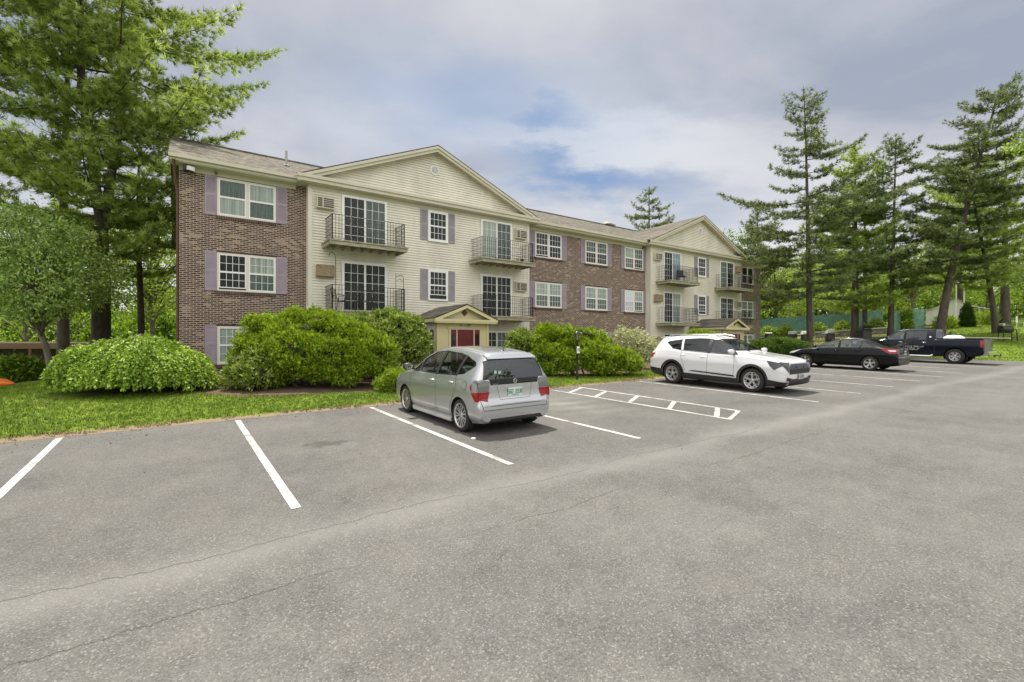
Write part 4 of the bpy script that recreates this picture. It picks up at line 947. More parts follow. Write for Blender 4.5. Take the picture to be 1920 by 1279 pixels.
pine('thick dark pine trunk behind the small broadleaf tree by the carport','pines at the left end',G3(-4.8,33.8),23,.29,10.5,4.6,pw((0,.5),(.3,1.),(.7,.7),(1,.1)),24,whorl=1.1,per=4,tsc=.31,K=8,mat_=M_pineL,density=.55,wd=.075)
broadleaf('small layered broadleaf tree on the lawn in front of the carport',None,G3(-4.23,26.9),7.4,.13,(-.9,0,4.3),(3.1,2.6,3.3),31,nl=64,leaves=46000,size=.115,mat_=M_small,lump=(.12,.30))
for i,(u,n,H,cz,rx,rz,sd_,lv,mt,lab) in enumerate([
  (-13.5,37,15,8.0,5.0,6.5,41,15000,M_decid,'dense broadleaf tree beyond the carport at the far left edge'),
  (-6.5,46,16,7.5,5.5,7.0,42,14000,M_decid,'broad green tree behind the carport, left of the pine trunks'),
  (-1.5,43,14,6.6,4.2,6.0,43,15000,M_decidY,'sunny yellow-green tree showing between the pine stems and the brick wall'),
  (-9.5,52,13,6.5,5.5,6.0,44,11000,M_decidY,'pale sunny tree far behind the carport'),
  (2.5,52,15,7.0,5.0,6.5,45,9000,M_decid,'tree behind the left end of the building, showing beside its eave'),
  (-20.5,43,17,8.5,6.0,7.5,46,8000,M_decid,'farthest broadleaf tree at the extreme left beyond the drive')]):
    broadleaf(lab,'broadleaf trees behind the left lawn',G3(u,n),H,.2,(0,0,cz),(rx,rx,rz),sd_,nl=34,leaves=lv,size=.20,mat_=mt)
# dark understory bushes in front of the carport
for i,(u,n,s,sd_,lab) in enumerate([(-6.3,24.0,.5,51,'dark multi-stemmed bush in front of the carport at the left edge'),(-5.4,28.4,.5,52,'dark bush between the left edge bush and the small tree trunk'),(-3.1,31.6,.55,53,'dark bush under the carport fascia behind the weeping tree')]):
    shrub('bush',lab,'bush',G3(u,n),[(-.5*s,0,.9*s,.9*s,.8*s,.8*s),(.5*s,.1,.8*s,.9*s,.8*s,.75*s),(0,0,1.4*s,.8*s,.7*s,.6*s)],1500,5,.13,M_decid,sd_,T=leaf_t(.15,.6),group='dark bushes by the carport',droop=.2,spread=.12)
# weeping dome
def weeping():
    rg=np.random.default_rng(61); rnd=random.Random(61)
    u,n=-.95,17.5; root=empty('weeping_mulberry',G3(u,n)); face(root)
    thing(root,'low dome-shaped weeping tree with leafy branches hanging to the lawn, left of the building','weeping tree')
    # hanging strands over a dome
    pos=[];dirs=[];tb=MB(); tone=[]
    tb.tube([(0,0,-.1),(.08,0,.5),(0,.05,1.0)],[.11,.09,.07],9)
    def top(x,y):   # dome height
        h=1.44*math.sqrt(max(0,1-(abs(x+.05)/1.82)**2.6-(abs(y)/1.5)**2.4))
        h+= .0; 
        return h
    N_=1750
    for k in range(N_):
        th=rnd.uniform(0,6.283); f=math.sqrt(rnd.random()); x=1.58*f*math.cos(th)-.05; y=1.3*f*math.sin(th)
        z=top(x,y)
        if z<.08: continue
        z*=rnd.uniform(.74,1.04); z+=.12*math.sin(x*3.1+1)*math.cos(y*2.7)+.05*math.sin(x*8+y*5); 
        od=np.array([math.cos(th)*1.1,math.sin(th),0]); od/=np.linalg.norm(od)
        L=rnd.uniform(.4,1.15)*(1.0 if f>.45 else .6); p=np.array([x,y,z]); steps=int(L/.055); d=od*.85+np.array([0,0,.10])
        t0=rnd.random()*.6
        for s in range(steps):
            d=d+np.array([0,0,-.16]); d/=np.linalg.norm(d); p=p+d*.055
            if p[2]<.14+.13*abs(math.sin(th*3.3+1)): break
            pos.append(p.copy()); dirs.append(d.copy()); tone.append(t0)
        if k%5==0: 
            q0=np.array([0,0,.95]); q1=np.array([x*.6,y*.6,max(z*.98,.6)+.1]); tb.tube([q0,q1,np.array([x,y,z])-[0,0,.06]],[.03,.018,.008],4,cap=False)
    # small right hand lobe
    for k in range(230):
        th=rnd.uniform(0,6.283); f=math.sqrt(rnd.random()); x=1.42+.42*f*math.cos(th); y=.1+.6*f*math.sin(th); z=1.02*math.sqrt(max(0,1-f**2.4))+.12
        od=np.array([math.cos(th),math.sin(th),0]); p=np.array([x,y,z]); d=od*.7; t0=rnd.random()*.5+.2
        for s in range(int(rnd.uniform(.3,.9)/.055)):
            d=d+np.array([0,0,-.2]); d/=np.linalg.norm(d); p=p+d*.055
            if p[2]<.1: break
            pos.append(p.copy()); dirs.append(d.copy()); tone.append(t0)
    tb.build('trunk',M_barkg,root)
    pos=np.array(pos);dirs=np.array(dirs);tone=np.array(tone); per=3; T,Fc=leaf_t(.2,.66)
    P_=np.repeat(pos,per,0)+rg.normal(0,.03,(len(pos)*per,3)); D=np.repeat(dirs,per,0)*.6+rg.normal(0,.5,(len(pos)*per,3)); D[:,2]-=.35
    V,F_=scatter(T,Fc,P_,frames(D,rg),.085*rg.uniform(.6,1.3,len(P_)))
    rn=np.repeat(np.clip(np.repeat(tone,per)+rg.random(len(P_))*.4,0,1),len(T)); raw_mesh('foliage',V,F_,3,M_weep,root,rn)
weeping()
SPT=tuft(5,77,.75,.20,1.)      # flat yew spray
yl=[(-1.0,.1,1.66,.92,.9,.62),(-.85,.0,1.93,.5,.5,.40),(.0,.2,1.68,.95,.9,.66),(.55,.3,1.75,.7,.7,.5),(1.0,.0,1.35,.95,.9,.66),(1.65,-.2,1.02,.85,.8,.56),(2.15,-.3,.72,.6,.6,.42),(-1.35,-.3,1.1,1.0,.9,.72),(-.4,-.6,1.05,1.1,.9,.7),(.7,-.6,.92,1.1,.8,.6),(-.3,-.9,.62,1.2,.6,.42),(-1.5,-.6,.6,.8,.6,.5),(1.1,-.7,.5,.9,.6,.36),(-2.0,-.2,.8,.6,.6,.55)]
# break the big lumps into many overlapping branch pads
def pads(lumps,seed,k=5,s=.42):
    r=random.Random(seed); out=[tuple(l) for l in lumps]
    for l in lumps:
        for _ in range(k):
            th=r.uniform(0,6.283); ph=r.uniform(.05,1.5); rr=r.uniform(.75,.98); q=s*r.uniform(.6,1.2)
            out.append((l[0]+l[3]*rr*math.sin(ph)*math.cos(th),l[1]+l[4]*rr*math.sin(ph)*math.sin(th),l[2]+l[5]*rr*math.cos(ph),l[3]*q,l[4]*q,l[5]*q*.62))
    return out
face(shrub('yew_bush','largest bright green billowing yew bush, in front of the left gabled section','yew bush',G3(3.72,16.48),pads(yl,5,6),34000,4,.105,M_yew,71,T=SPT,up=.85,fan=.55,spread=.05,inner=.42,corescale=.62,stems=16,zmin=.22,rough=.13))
face(shrub('yew_bush','low yew bush just left of the silver hatchback','yew bush',G3(5.35,13.55),pads([(0,0,.32,.42,.4,.28),(-.3,.1,.25,.3,.3,.22)],6,4),1700,4,.09,M_yew,72,T=SPT,up=.8,fan=.55,spread=.05,corescale=.7))
yr=[(-1.45,.1,1.42,.62,.6,.5),(-.9,.1,1.35,.8,.8,.6),(-.2,.1,1.2,.9,.8,.6),(.45,.0,1.0,.8,.8,.55),(1.05,-.1,.75,.75,.7,.5),(1.65,-.1,.5,.6,.6,.4),(-1.5,-.2,.8,.7,.7,.6),(-.6,-.5,.75,.8,.6,.5),(.3,-.5,.6,.9,.6,.45),(1.,-.5,.42,.8,.6,.32),(-1.1,-.6,.45,.6,.5,.35)]
face(shrub('yew_bush','long bright green yew bush between the two cars, behind the lamp post','yew bush',G3(13.48,13.98),pads(yr,7,6),17000,4,.115,M_yew,73,T=SPT,up=.8,fan=.55,spread=.05,inner=.42,corescale=.62,stems=12,zmin=.2,rough=.13))
LT=leaf_t(.12,.36)
face(shrub('rhododendron','low rhododendron under the ground floor window of the left brick wing','rhododendron',G3(1.98,16.3),pads([(-.25,0,.60,.5,.6,.45),(.30,.1,.90,.55,.6,.55),(-.40,-.2,.32,.35,.4,.28),(.15,-.3,.4,.55,.5,.4)],8,4),2900,6,.13,M_rhod,74,T=LT,up=.45,fan=.75,spread=.04,inner=.45,corescale=.68,stems=10,zmin=.15))
face(shrub('rhododendron','tall olive-green rhododendron left of the main entry porch','rhododendron',G3(6.35,17.2),pads([(-.9,.2,1.55,1.0,.9,.75),(-.1,.1,1.75,.95,.9,.68),(.7,0,1.45,.85,.8,.75),(1.15,-.1,1.1,.6,.6,.6),(.1,-.3,1.15,1.1,.8,.75),(-1.2,-.2,1.0,.8,.7,.7)],9,5),9500,6,.135,M_rhod,75,T=LT,up=.5,fan=.8,spread=.04,inner=.5,corescale=.66,stems=16,zmin=.45))
face(shrub('rhododendron','small rhododendron right of the entry porch, behind the silver hatchback','rhododendron',G3(11.7,15.9),pads([(0,0,1.2,.62,.6,.5),(.35,.1,.9,.5,.5,.5),(-.2,-.1,.75,.5,.5,.5)],10,4),2600,6,.13,M_rhod,76,T=LT,up=.5,fan=.8,spread=.04,inner=.5,corescale=.62,stems=9,zmin=.3))
face(shrub('variegated_dogwood','airy cream-and-green variegated shrub left of the white crossover','shrub',G3(17.8,14.97),[(-.5,0,1.45,.45,.45,.4),(.1,.1,1.25,.55,.5,.5),(.6,0,1.1,.45,.4,.4),(-.1,-.1,.85,.6,.5,.4),(.3,0,.6,.4,.4,.3),(-.45,.1,1.0,.4,.4,.4),(-.75,0,1.75,.2,.2,.2),(.2,0,1.72,.2,.2,.18)],900,6,.12,M_varie,77,T=leaf_t(.15,.5),up=.2,fan=1.,spread=.1,inner=.9,core=False,stems=14))
face(shrub('rhododendron','bright bush showing above the roof of the white crossover','rhododendron',G3(25.2,16.2),pads([(-.3,0,1.2,.7,.7,.6),(.4,0,1.15,.65,.6,.55)],12,4),1700,6,.16,M_yew,78,T=LT,up=.5,fan=.8,spread=.05,corescale=.7))
face(shrub('juniper','low spreading dark green juniper in front of the right end of the building','juniper',G3(30.3,14.2),pads([(-1.1,0,.6,.8,.7,.5),(-.2,0,.75,.9,.8,.55),(.7,0,.65,.9,.8,.5),(1.4,0,.4,.7,.7,.4)],13,5),6000,4,.15,leafmat('juniper_sprays',[(.03,.06,.012),(.06,.12,.018),(.12,.2,.03),(.2,.29,.07)],.2,.5),79,T=SPT,up=.7,fan=.6,spread=.06,corescale=.7))
# right: pines on the rise
GR='pines on the grassy rise'
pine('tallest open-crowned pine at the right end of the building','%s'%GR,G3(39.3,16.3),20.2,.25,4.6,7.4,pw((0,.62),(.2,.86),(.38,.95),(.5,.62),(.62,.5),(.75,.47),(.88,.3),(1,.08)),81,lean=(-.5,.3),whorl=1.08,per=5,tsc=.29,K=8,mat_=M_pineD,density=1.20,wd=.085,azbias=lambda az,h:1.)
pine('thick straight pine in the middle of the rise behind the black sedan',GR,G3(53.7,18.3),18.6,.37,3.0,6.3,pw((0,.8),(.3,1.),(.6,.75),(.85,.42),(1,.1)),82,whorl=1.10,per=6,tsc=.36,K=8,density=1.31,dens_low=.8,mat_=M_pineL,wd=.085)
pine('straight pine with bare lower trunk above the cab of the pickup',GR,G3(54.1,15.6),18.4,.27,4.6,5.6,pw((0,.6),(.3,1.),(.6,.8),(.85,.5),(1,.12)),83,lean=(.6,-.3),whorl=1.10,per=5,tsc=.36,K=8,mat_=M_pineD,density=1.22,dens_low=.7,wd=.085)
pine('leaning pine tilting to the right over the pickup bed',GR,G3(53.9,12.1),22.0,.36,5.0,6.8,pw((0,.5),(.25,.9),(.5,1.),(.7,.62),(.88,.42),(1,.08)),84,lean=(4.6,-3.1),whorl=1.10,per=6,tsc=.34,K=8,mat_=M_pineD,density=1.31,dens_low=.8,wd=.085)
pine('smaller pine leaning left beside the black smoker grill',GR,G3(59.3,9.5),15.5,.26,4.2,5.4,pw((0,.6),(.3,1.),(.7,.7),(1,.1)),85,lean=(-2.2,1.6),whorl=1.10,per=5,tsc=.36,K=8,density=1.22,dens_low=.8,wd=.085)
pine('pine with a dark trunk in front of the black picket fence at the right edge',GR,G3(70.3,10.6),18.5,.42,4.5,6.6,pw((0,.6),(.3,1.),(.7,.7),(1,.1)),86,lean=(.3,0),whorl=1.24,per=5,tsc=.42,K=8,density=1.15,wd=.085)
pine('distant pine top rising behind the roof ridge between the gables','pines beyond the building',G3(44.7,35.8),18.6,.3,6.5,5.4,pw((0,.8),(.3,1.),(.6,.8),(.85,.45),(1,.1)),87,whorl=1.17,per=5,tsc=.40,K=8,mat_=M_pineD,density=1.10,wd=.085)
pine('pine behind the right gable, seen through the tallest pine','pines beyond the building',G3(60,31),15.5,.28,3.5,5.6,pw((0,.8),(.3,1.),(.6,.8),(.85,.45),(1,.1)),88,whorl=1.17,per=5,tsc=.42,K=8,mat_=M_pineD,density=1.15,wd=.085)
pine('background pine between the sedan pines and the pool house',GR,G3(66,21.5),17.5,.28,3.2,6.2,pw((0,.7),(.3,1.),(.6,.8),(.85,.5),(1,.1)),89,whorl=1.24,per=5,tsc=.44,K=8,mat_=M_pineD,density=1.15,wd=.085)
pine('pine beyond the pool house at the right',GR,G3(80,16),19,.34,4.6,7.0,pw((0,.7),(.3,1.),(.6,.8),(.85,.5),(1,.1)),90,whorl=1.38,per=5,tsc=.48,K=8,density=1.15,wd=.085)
proto=None
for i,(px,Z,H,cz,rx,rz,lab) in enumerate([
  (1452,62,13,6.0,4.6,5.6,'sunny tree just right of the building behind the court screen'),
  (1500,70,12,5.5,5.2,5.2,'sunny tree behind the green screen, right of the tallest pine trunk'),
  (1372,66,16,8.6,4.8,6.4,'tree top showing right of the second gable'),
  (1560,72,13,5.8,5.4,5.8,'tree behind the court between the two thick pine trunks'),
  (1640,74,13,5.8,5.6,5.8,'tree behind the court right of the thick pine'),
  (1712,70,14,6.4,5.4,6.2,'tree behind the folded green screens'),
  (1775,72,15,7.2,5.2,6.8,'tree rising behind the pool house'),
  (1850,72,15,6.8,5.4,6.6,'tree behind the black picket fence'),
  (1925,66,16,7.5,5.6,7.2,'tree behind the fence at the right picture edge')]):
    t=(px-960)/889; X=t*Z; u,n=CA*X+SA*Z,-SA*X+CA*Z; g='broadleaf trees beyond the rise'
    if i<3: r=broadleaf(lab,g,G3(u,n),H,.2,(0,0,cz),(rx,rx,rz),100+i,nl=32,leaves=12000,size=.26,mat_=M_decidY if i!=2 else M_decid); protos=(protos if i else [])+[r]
    else:
        r=copy_tree(protos[i%3]); r.location=G3(u,n); r.rotation_euler=(0,0,i*1.3); s=cz/[6.0,5.5,8.6][i%3]; r.scale=(rx/[4.6,5.2,4.8][i%3],)*2+(max(.75,min(1.3,s)),); r['label']=lab
broadleaf('maple reaching into the frame at the upper right edge',None,G3(*(lambda X,Z:(CA*X+SA*Z,-SA*X+CA*Z))(1052/889*26,26)),16,.2,(0,0,12.6),(2.2,2.2,1.6),120,nl=20,leaves=6000,size=.16,mat_=M_decidY,name='maple_tree')
# small plants by the pool house and along the wall
def at(px,Z): t=(px-960)/889; X=t*Z; return (CA*X+SA*Z,-SA*X+CA*Z)
for px,Z,w_,h_,lab in [(1772,49,.75,1.0,'round bright grass clump left of the pool house door'),(1850,50,.85,1.1,'bright grass clump beside the picket fence'),(1454,50,.3,.35,'tiny ball shrub between the lamp grill and the kettle grills')]:
    shrub('ornamental_grass',lab,'plant',G3(*at(px,Z)),[(0,0,h_*.5,w_,w_,h_*.55)],260,5,.45 if w_>.5 else .2,M_decidY,int(px),T=leaf_t(.1,.14),up=1.0,fan=.5,group=None,spread=.1,corescale=.5)
shrub('arborvitae','dark cone-shaped arborvitae in front of the pool house','arborvitae',G3(*at(1813,49)),[(0,0,.35,.58,.58,.5),(0,0,.8,.50,.5,.5),(0,0,1.3,.38,.38,.5),(0,0,1.75,.24,.24,.45),(0,0,2.1,.12,.12,.35)],2600,5,.17,leafmat('arborvitae_scale',[(.02,.05,.012),(.045,.09,.02),(.09,.15,.035)],.15,.6),131,up=1.2,fan=.4,spread=.06,corescale=.75)
shrub('climbing_vine','bright green vine column between the two folded green screens','vine',G3(*at(1699,50)),[(0,0,.4,.5,.4,.5),(.05,0,1.0,.55,.4,.55),(0,0,1.7,.45,.4,.5),(-.05,0,2.1,.35,.3,.35)],1500,5,.17,M_decidY,132,up=-.2,fan=.7,spread=.12,corescale=.7)
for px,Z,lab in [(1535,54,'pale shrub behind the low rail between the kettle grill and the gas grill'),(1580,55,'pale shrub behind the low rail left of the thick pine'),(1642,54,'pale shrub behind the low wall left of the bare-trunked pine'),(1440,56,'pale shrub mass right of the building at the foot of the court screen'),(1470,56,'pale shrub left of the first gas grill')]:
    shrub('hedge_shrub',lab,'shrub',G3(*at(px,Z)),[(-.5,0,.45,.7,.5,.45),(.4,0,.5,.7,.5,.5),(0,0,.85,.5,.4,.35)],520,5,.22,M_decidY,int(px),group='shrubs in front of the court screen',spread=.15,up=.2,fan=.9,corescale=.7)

# fallen leaves and grit scattered at the pavement edge
def litter():
    rg=np.random.default_rng(301); n=900; x=rg.uniform(-9,22,n); y=LOT_N-np.abs(rg.normal(0,.55,n))+.1; k=rg.random(n)<.12; y[k]=rg.uniform(2.5,LOT_N,k.sum())
    pos=np.stack([x,y,ground_np(x,y)+.012],1); D=rg.normal(0,1,(n,3)); D[:,2]*=.15; T,Fc=leaf_t(.25,.6); V,F_=scatter(T,Fc,pos,frames(D,rg,np.tile([0,0,1.],(n,1))[:, [2,1,0]]*0+rg.normal(0,.2,(n,3))+np.array([0,0,1.])),rg.uniform(.015,.045,n))
    V[:,2]=np.maximum(V[:,2],ground_np(V[:,0],V[:,1])+.007)
    m=leafmat('dead_leaves',[(.10,.06,.03),(.22,.14,.07),(.33,.25,.14),(.12,.14,.05)],.05,.8); o=raw_mesh('leaf_litter',V,F_,3,m,None,np.repeat(rg.random(n),len(T))); o['kind']='stuff'
litter()
# ---------------------------------------------------------------- vehicles
def pchip(xs,ys,q):
    xs=np.array(xs,float); ys=np.array(ys,float); h=np.diff(xs); d=np.diff(ys)/h; m=np.zeros(len(xs))
    for i in range(1,len(xs)-1):
        if d[i-1]*d[i]>0: w1=2*h[i]+h[i-1]; w2=h[i]+2*h[i-1]; m[i]=(w1+w2)/(w1/d[i-1]+w2/d[i])
    m[0]=d[0]; m[-1]=d[-1]
    i=np.clip(np.searchsorted(xs,q)-1,0,len(h)-1); t=(q-xs[i])/h[i]
    return (2*t**3-3*t**2+1)*ys[i]+(t**3-2*t**2+t)*h[i]*m[i]+(-2*t**3+3*t**2)*ys[i+1]+(t**3-t**2)*h[i]*m[i+1]
def catmull(P,k):
    P=np.array(P); out=[]
    for i in range(len(P)-1):
        p0=P[max(i-1,0)];p1=P[i];p2=P[i+1];p3=P[min(i+2,len(P)-1)]
        for j in range(k):
            t=j/k; out.append(.5*((2*p1)+(-p0+p2)*t+(2*p0-5*p1+4*p2-p3)*t*t+(-p0+3*p1-3*p2+p3)*t**3))
    out.append(P[-1]); return np.array(out)
def car_shell(st,sub=7):
    """st rows: x zb zm zbelt ztop wsill wm wbelt wtop ; returns bmesh of the closed outer skin"""
    st=sorted(st); A=np.array(st,float); qs=[]
    for a,b in zip(A[:-1,0],A[1:,0]):
        n=max(2,min(sub,int(abs(b-a)/.045)+1)); qs+=[a+(b-a)*i/n for i in range(n)]
    qs.append(A[-1,0]); qs=np.array(qs); P=[pchip(A[:,0],A[:,c],qs) for c in range(1,9)]
    rings=[]
    for i,x in enumerate(qs):
        zb,zm,zt,zp,ws,wm,wb,wt=[p[i] for p in P]; gh=zp-zt
        pts=[(0,zb),(ws*.6,zb),(ws*.93,zb+.01),(ws,zb+.05),(wm-.012,zb+(zm-zb)*.45),(wm,zm),(wm-.004,zm+(zt-zm)*.4),(wb+(wm-wb)*.35,zm+(zt-zm)*.85),(wb,zt+.01),
             (wb+(wt-wb)*.42,zt+gh*.48),(wt+.02,zt+gh*.86),(wt-.05,zp-.022*min(1,gh*4)),(wt*.6,zp-.006),(0,zp)]
        rings.append(catmull(pts,4))
    m=len(rings[0]); bm=bmesh.new(); V=[]
    for x,r in zip(qs,rings):
        row=[bm.verts.new((x,p[0],p[1])) for p in r]; row2=[row[0]]+[bm.verts.new((x,-p[0],p[1])) for p in r[1:-1]]+[row[-1]]; V.append((row,row2))
    for (a,a2),(b,b2) in zip(V[:-1],V[1:]):
        for i in range(m-1):
            bm.faces.new((a[i],a[i+1],b[i+1],b[i])); bm.faces.new((b2[i],b2[i+1],a2[i+1],a2[i]))
    for k,(a,a2) in ((0,V[0]),(-1,V[-1])):
        for i in range(m-1):
            q=[a[i],a[i+1],a2[i+1],a2[i]] if a[i] is not a2[i] else [a[i],a[i+1],a2[i+1]]
            if a[i+1] is a2[i+1]: q=[v for n_,v in enumerate(q) if v not in q[:n_]]
            q=list(dict.fromkeys(q))
            if len(q)>2: bm.faces.new(q)
    bmesh.ops.recalc_face_normals(bm,faces=bm.faces)
    for f in bm.faces: f.smooth=True
    return bm
SOLID=.018
AX={'side':(0,2),'end':(1,2),'top':(0,1)}
def sel(f,view,sg,xr):
    n=f.normal; c=f.calc_center_median()
    if xr and not (xr[0]<=c.x<=xr[1]): return False
    if view=='side': return c.y*sg>0.05 and n.y*sg>.12
    if view=='end': return n.x*sg>.10
    return n.z>.15
def _planes(poly,view):
    a,b=AX[view]; n=len(poly); area=sum(poly[i][0]*poly[(i+1)%n][1]-poly[(i+1)%n][0]*poly[i][1] for i in range(n)); s=1 if area>0 else -1
    for i in range(n):
        p,q=poly[i],poly[(i+1)%n]; dx,dy=q[0]-p[0],q[1]-p[1]
        if abs(dx)+abs(dy)<1e-6: continue
        co=[0,0,0]; no=[0,0,0]; co[a],co[b]=p; no[a],no[b]=s*dy,-s*dx; yield Vector(co),Vector(no).normalized()
def patch(bm0,poly,view,sg,off,name,m,parent,xr=None,thick=0):
    bm=bm0.copy(); bm.normal_update(); bmesh.ops.delete(bm,geom=[f for f in bm.faces if not sel(f,view,sg,xr)],context='FACES')
    for co,no in _planes(poly,view):
        if not bm.faces: break
        bmesh.ops.bisect_plane(bm,geom=bm.verts[:]+bm.edges[:]+bm.faces[:],plane_co=co,plane_no=no,clear_outer=True,dist=1e-5)
    if not bm.faces: bm.free(); print('empty patch',name); return None
    bm.normal_update(); mv=[(v,v.normal.copy()) for v in bm.verts]
    for v,n in mv: v.co+=n*off
    if thick:
        r=bmesh.ops.solidify(bm,geom=bm.faces[:],thickness=thick)
    for f in bm.faces: f.smooth=True
    me=bpy.data.meshes.new(name); bm.to_mesh(me); bm.free(); me.materials.append(m)
    o=bpy.data.objects.new(name,me); COL.objects.link(o); o.parent=parent; return o
def hole(bm,poly,view,sg,xr=None,rad=None):
    """delete the skin inside a convex outline"""
    bm.normal_update(); fs=[f for f in bm.faces if sel(f,view,sg,xr)]
    a,b=AX[view]; x0=min(p[0] for p in poly)-.12;x1=max(p[0] for p in poly)+.12;y0=min(p[1] for p in poly)-.12;y1=max(p[1] for p in poly)+.12
    fs=[f for f in fs if x0<=f.calc_center_median()[a]<=x1 and y0<=f.calc_center_median()[b]<=y1]
    pls=list(_planes(poly,view)); live=set(fs)
    for co,no in pls:
        g=list({e for f in live for e in f.edges})+list({v for f in live for v in f.verts})+list(live)
        r=bmesh.ops.bisect_plane(bm,geom=g,plane_co=co,plane_no=no,dist=1e-5)
        live={x for x in r['geom'] if isinstance(x,bmesh.types.BMFace)}
        live={f for f in live if (f.calc_center_median()-co).dot(no)<1e-4}
    bmesh.ops.delete(bm,geom=list(live),context='FACES')
def inner_skin(bm,t=.018):
    bm.normal_update(); bm.verts.index_update(); vs=list(bm.verts); fs=list(bm.faces); bd=[e for e in bm.edges if len(e.link_faces)==1]
    nv=[bm.verts.new(v.co-v.normal*t) for v in vs]
    bl=[(e.verts[0].index,e.verts[1].index) for e in bd]
    for f in fs:
        try: bm.faces.new([nv[v.index] for v in reversed(f.verts)]).material_index=1
        except ValueError: pass
    for a,b in bl:
        try: bm.faces.new((vs[a],vs[b],nv[b],nv[a])).material_index=1
        except ValueError: pass
def circ(x,z,r,n=26): return [(x+r*math.cos(6.2832*k/n),z+r*math.sin(6.2832*k/n)) for k in range(n)]
M_tyre=mat('tyre_rubber',(.022,.021,.02),.8,bump=.3,bscale=60); M_under=mat('underbody_black',(.012,.012,.012),.9)
M_rim=mat('alloy_silver',(.55,.55,.56),.28,.85); M_rimd=mat('alloy_dark',(.03,.03,.032),.35,.3); M_chrome=mat('chrome',(.75,.75,.77),.12,1.)
M_redl=mat('red_lamp',(.27,.004,.006),.12,coat=.25); M_clear=mat('clear_lamp',(.55,.56,.58),.12,.4,coat=.5); M_lens=mat('grey_lens',(.22,.22,.225),.12,.5,coat=.5); M_smoke=mat('smoked_lamp',(.05,.05,.055),.1,.3,coat=.5); M_seam=mat('panel_gap',(.03,.03,.032),.7)
M_carglass=glass_mat('car_glass',(.62,.68,.66),.10); M_privacy=glass_mat('privacy_glass',(.10,.11,.12),.08)
M_int=mat('dark_interior',(.035,.035,.036),.8); M_seat=mat('seat_cloth',(.10,.10,.10),.9)
def carpaint(name,col,metal=.0,rough=.3,coat=1.,spec=.5):
    m=mat(name,col,rough,metal,coat=coat,spec=spec); return m
def wheel(parent,x,y,r,w,kind,sg,rimr):
    b=MB(); ri=rimr
    prof=[(ri,-w*.5),(ri+.02,-w*.52),(r-.03,-w*.5),(r-.006,-w*.40),(r,-w*.25),(r,w*.25),(r-.006,w*.40),(r-.03,w*.5),(ri+.02,w*.52),(ri,w*.5)]
    b.lathe(prof,40,axis='y'); wh=b.build('wheel',M_tyre,parent,loc=(x,y,r))
    b=MB(); o=sg*w*.5
    b.lathe([(ri+.004,o*1.0),(ri-.012,o*1.02),(ri-.022,o*.8),(ri-.03,-o*.6),(ri+.002,-o*.9)],36,axis='y')
    b.lathe([(0,o*.78),(.045,o*.76),(.055,o*.6),(.05,o*.3)],16,axis='y')
    def spoke(th,w0,w1,r0,r1,tw=0):
        c,s=math.cos(th),math.sin(th); c2,s2=math.cos(th+tw),math.sin(th+tw)
        P=lambda rr,q,cc,ss,yy:(rr*cc-q*ss,yy,rr*ss+q*cc)
        ya,yb=o*.74,o*.86; t=sg*.022
        vs=[P(r0,-w0,c,s,ya),P(r0,w0,c,s,ya),P(r1,w1,c2,s2,yb),P(r1,-w1,c2,s2,yb)]; vs+=[(p[0],p[1]-t,p[2]) for p in vs]
        b.add(vs,[(0,1,2,3),(7,6,5,4),(0,4,5,1),(1,5,6,2),(2,6,7,3),(3,7,4,0)])
    if kind=='multi':
        for k in range(7): 
            for d in (-.13,.13): spoke(6.2832*k/7+d*.5,.011,.013,.04,ri-.012,d)
    elif kind=='five':
        for k in range(5): spoke(6.2832*k/5+1.57,.028,.05,.04,ri-.012)
    elif kind=='star':
        for k in range(5):
            spoke(6.2832*k/5+1.57,.030,.030,.03,ri*.95)
            for d in (-1,1): 
                th=6.2832*k/5+1.57; spoke(th+d*.10,.012,.018,ri*.55,ri-.012,d*.42); spoke(th+d*.50,.016,.022,ri*.72,ri-.012,-d*.02)
    else:
        for k in range(6):
            for d in (-.14,.14): spoke(6.2832*k/6+d,.020,.028,.05,ri-.012,d*.35)
    b.build('rim',M_rim,wh,)
    b=MB(); b.lathe([(0,o*.45),(ri-.03,o*.40),(ri-.03,o*.2)],28,axis='y'); b.build('brake_disc',M_rimd,wh)
    return wh
def make_vehicle(name,label,cat,st,paint,axles,R_,W_,wy,arch,glasses,kind,rimr,holes=True,arch_flare=None,floor=.0,interior=True):
    root=empty(name); thing(root,label,cat); bm=car_shell(st); full=bm.copy()
    for ax in axles:
        for sg in (1,-1): hole(bm,circ(ax,R_+.01,arch),'side',sg)
    for nm,poly,view,sg,m,xr in glasses: hole(bm,poly,view,sg,xr)
    me=bpy.data.meshes.new('body')
    # inner thickness
    inner_skin(bm)
    for f in bm.faces: f.smooth=True
    bm.to_mesh(me); bm.free(); me.materials.append(paint); me.materials.append(M_dark); me.set_sharp_from_angle(angle=R(38))
    body=bpy.data.objects.new('body',me); COL.objects.link(body); body.parent=root
    for nm,poly,view,sg,m,xr in glasses: patch(full,poly,view,sg,-.012,nm,m,root,xr)
    for ax in axles:
        for sg in (1,-1):
            wheel(root,ax,sg*(wy-W_/2),R_,W_,kind,sg,rimr)
            b=MB(); n=14; vs=[];fs=[]
            rr=arch-.004
            for k in range(n+1):
                t=math.pi*(-.12+1.24*k/n); 
                for yy in (sg*(wy+.0-.01),sg*(wy-.36)): vs.append((ax+rr*math.cos(t),yy,R_+.01+rr*math.sin(t)))
            fs=[(2*k,2*k+1,2*k+3,2*k+2) for k in range(n)]; b.add(vs,fs); b.add([vs[2*k+1] for k in range(n+1)],[tuple(range(n+1))]); b.build('wheel_arch_liner',M_under,root)
    return root,full
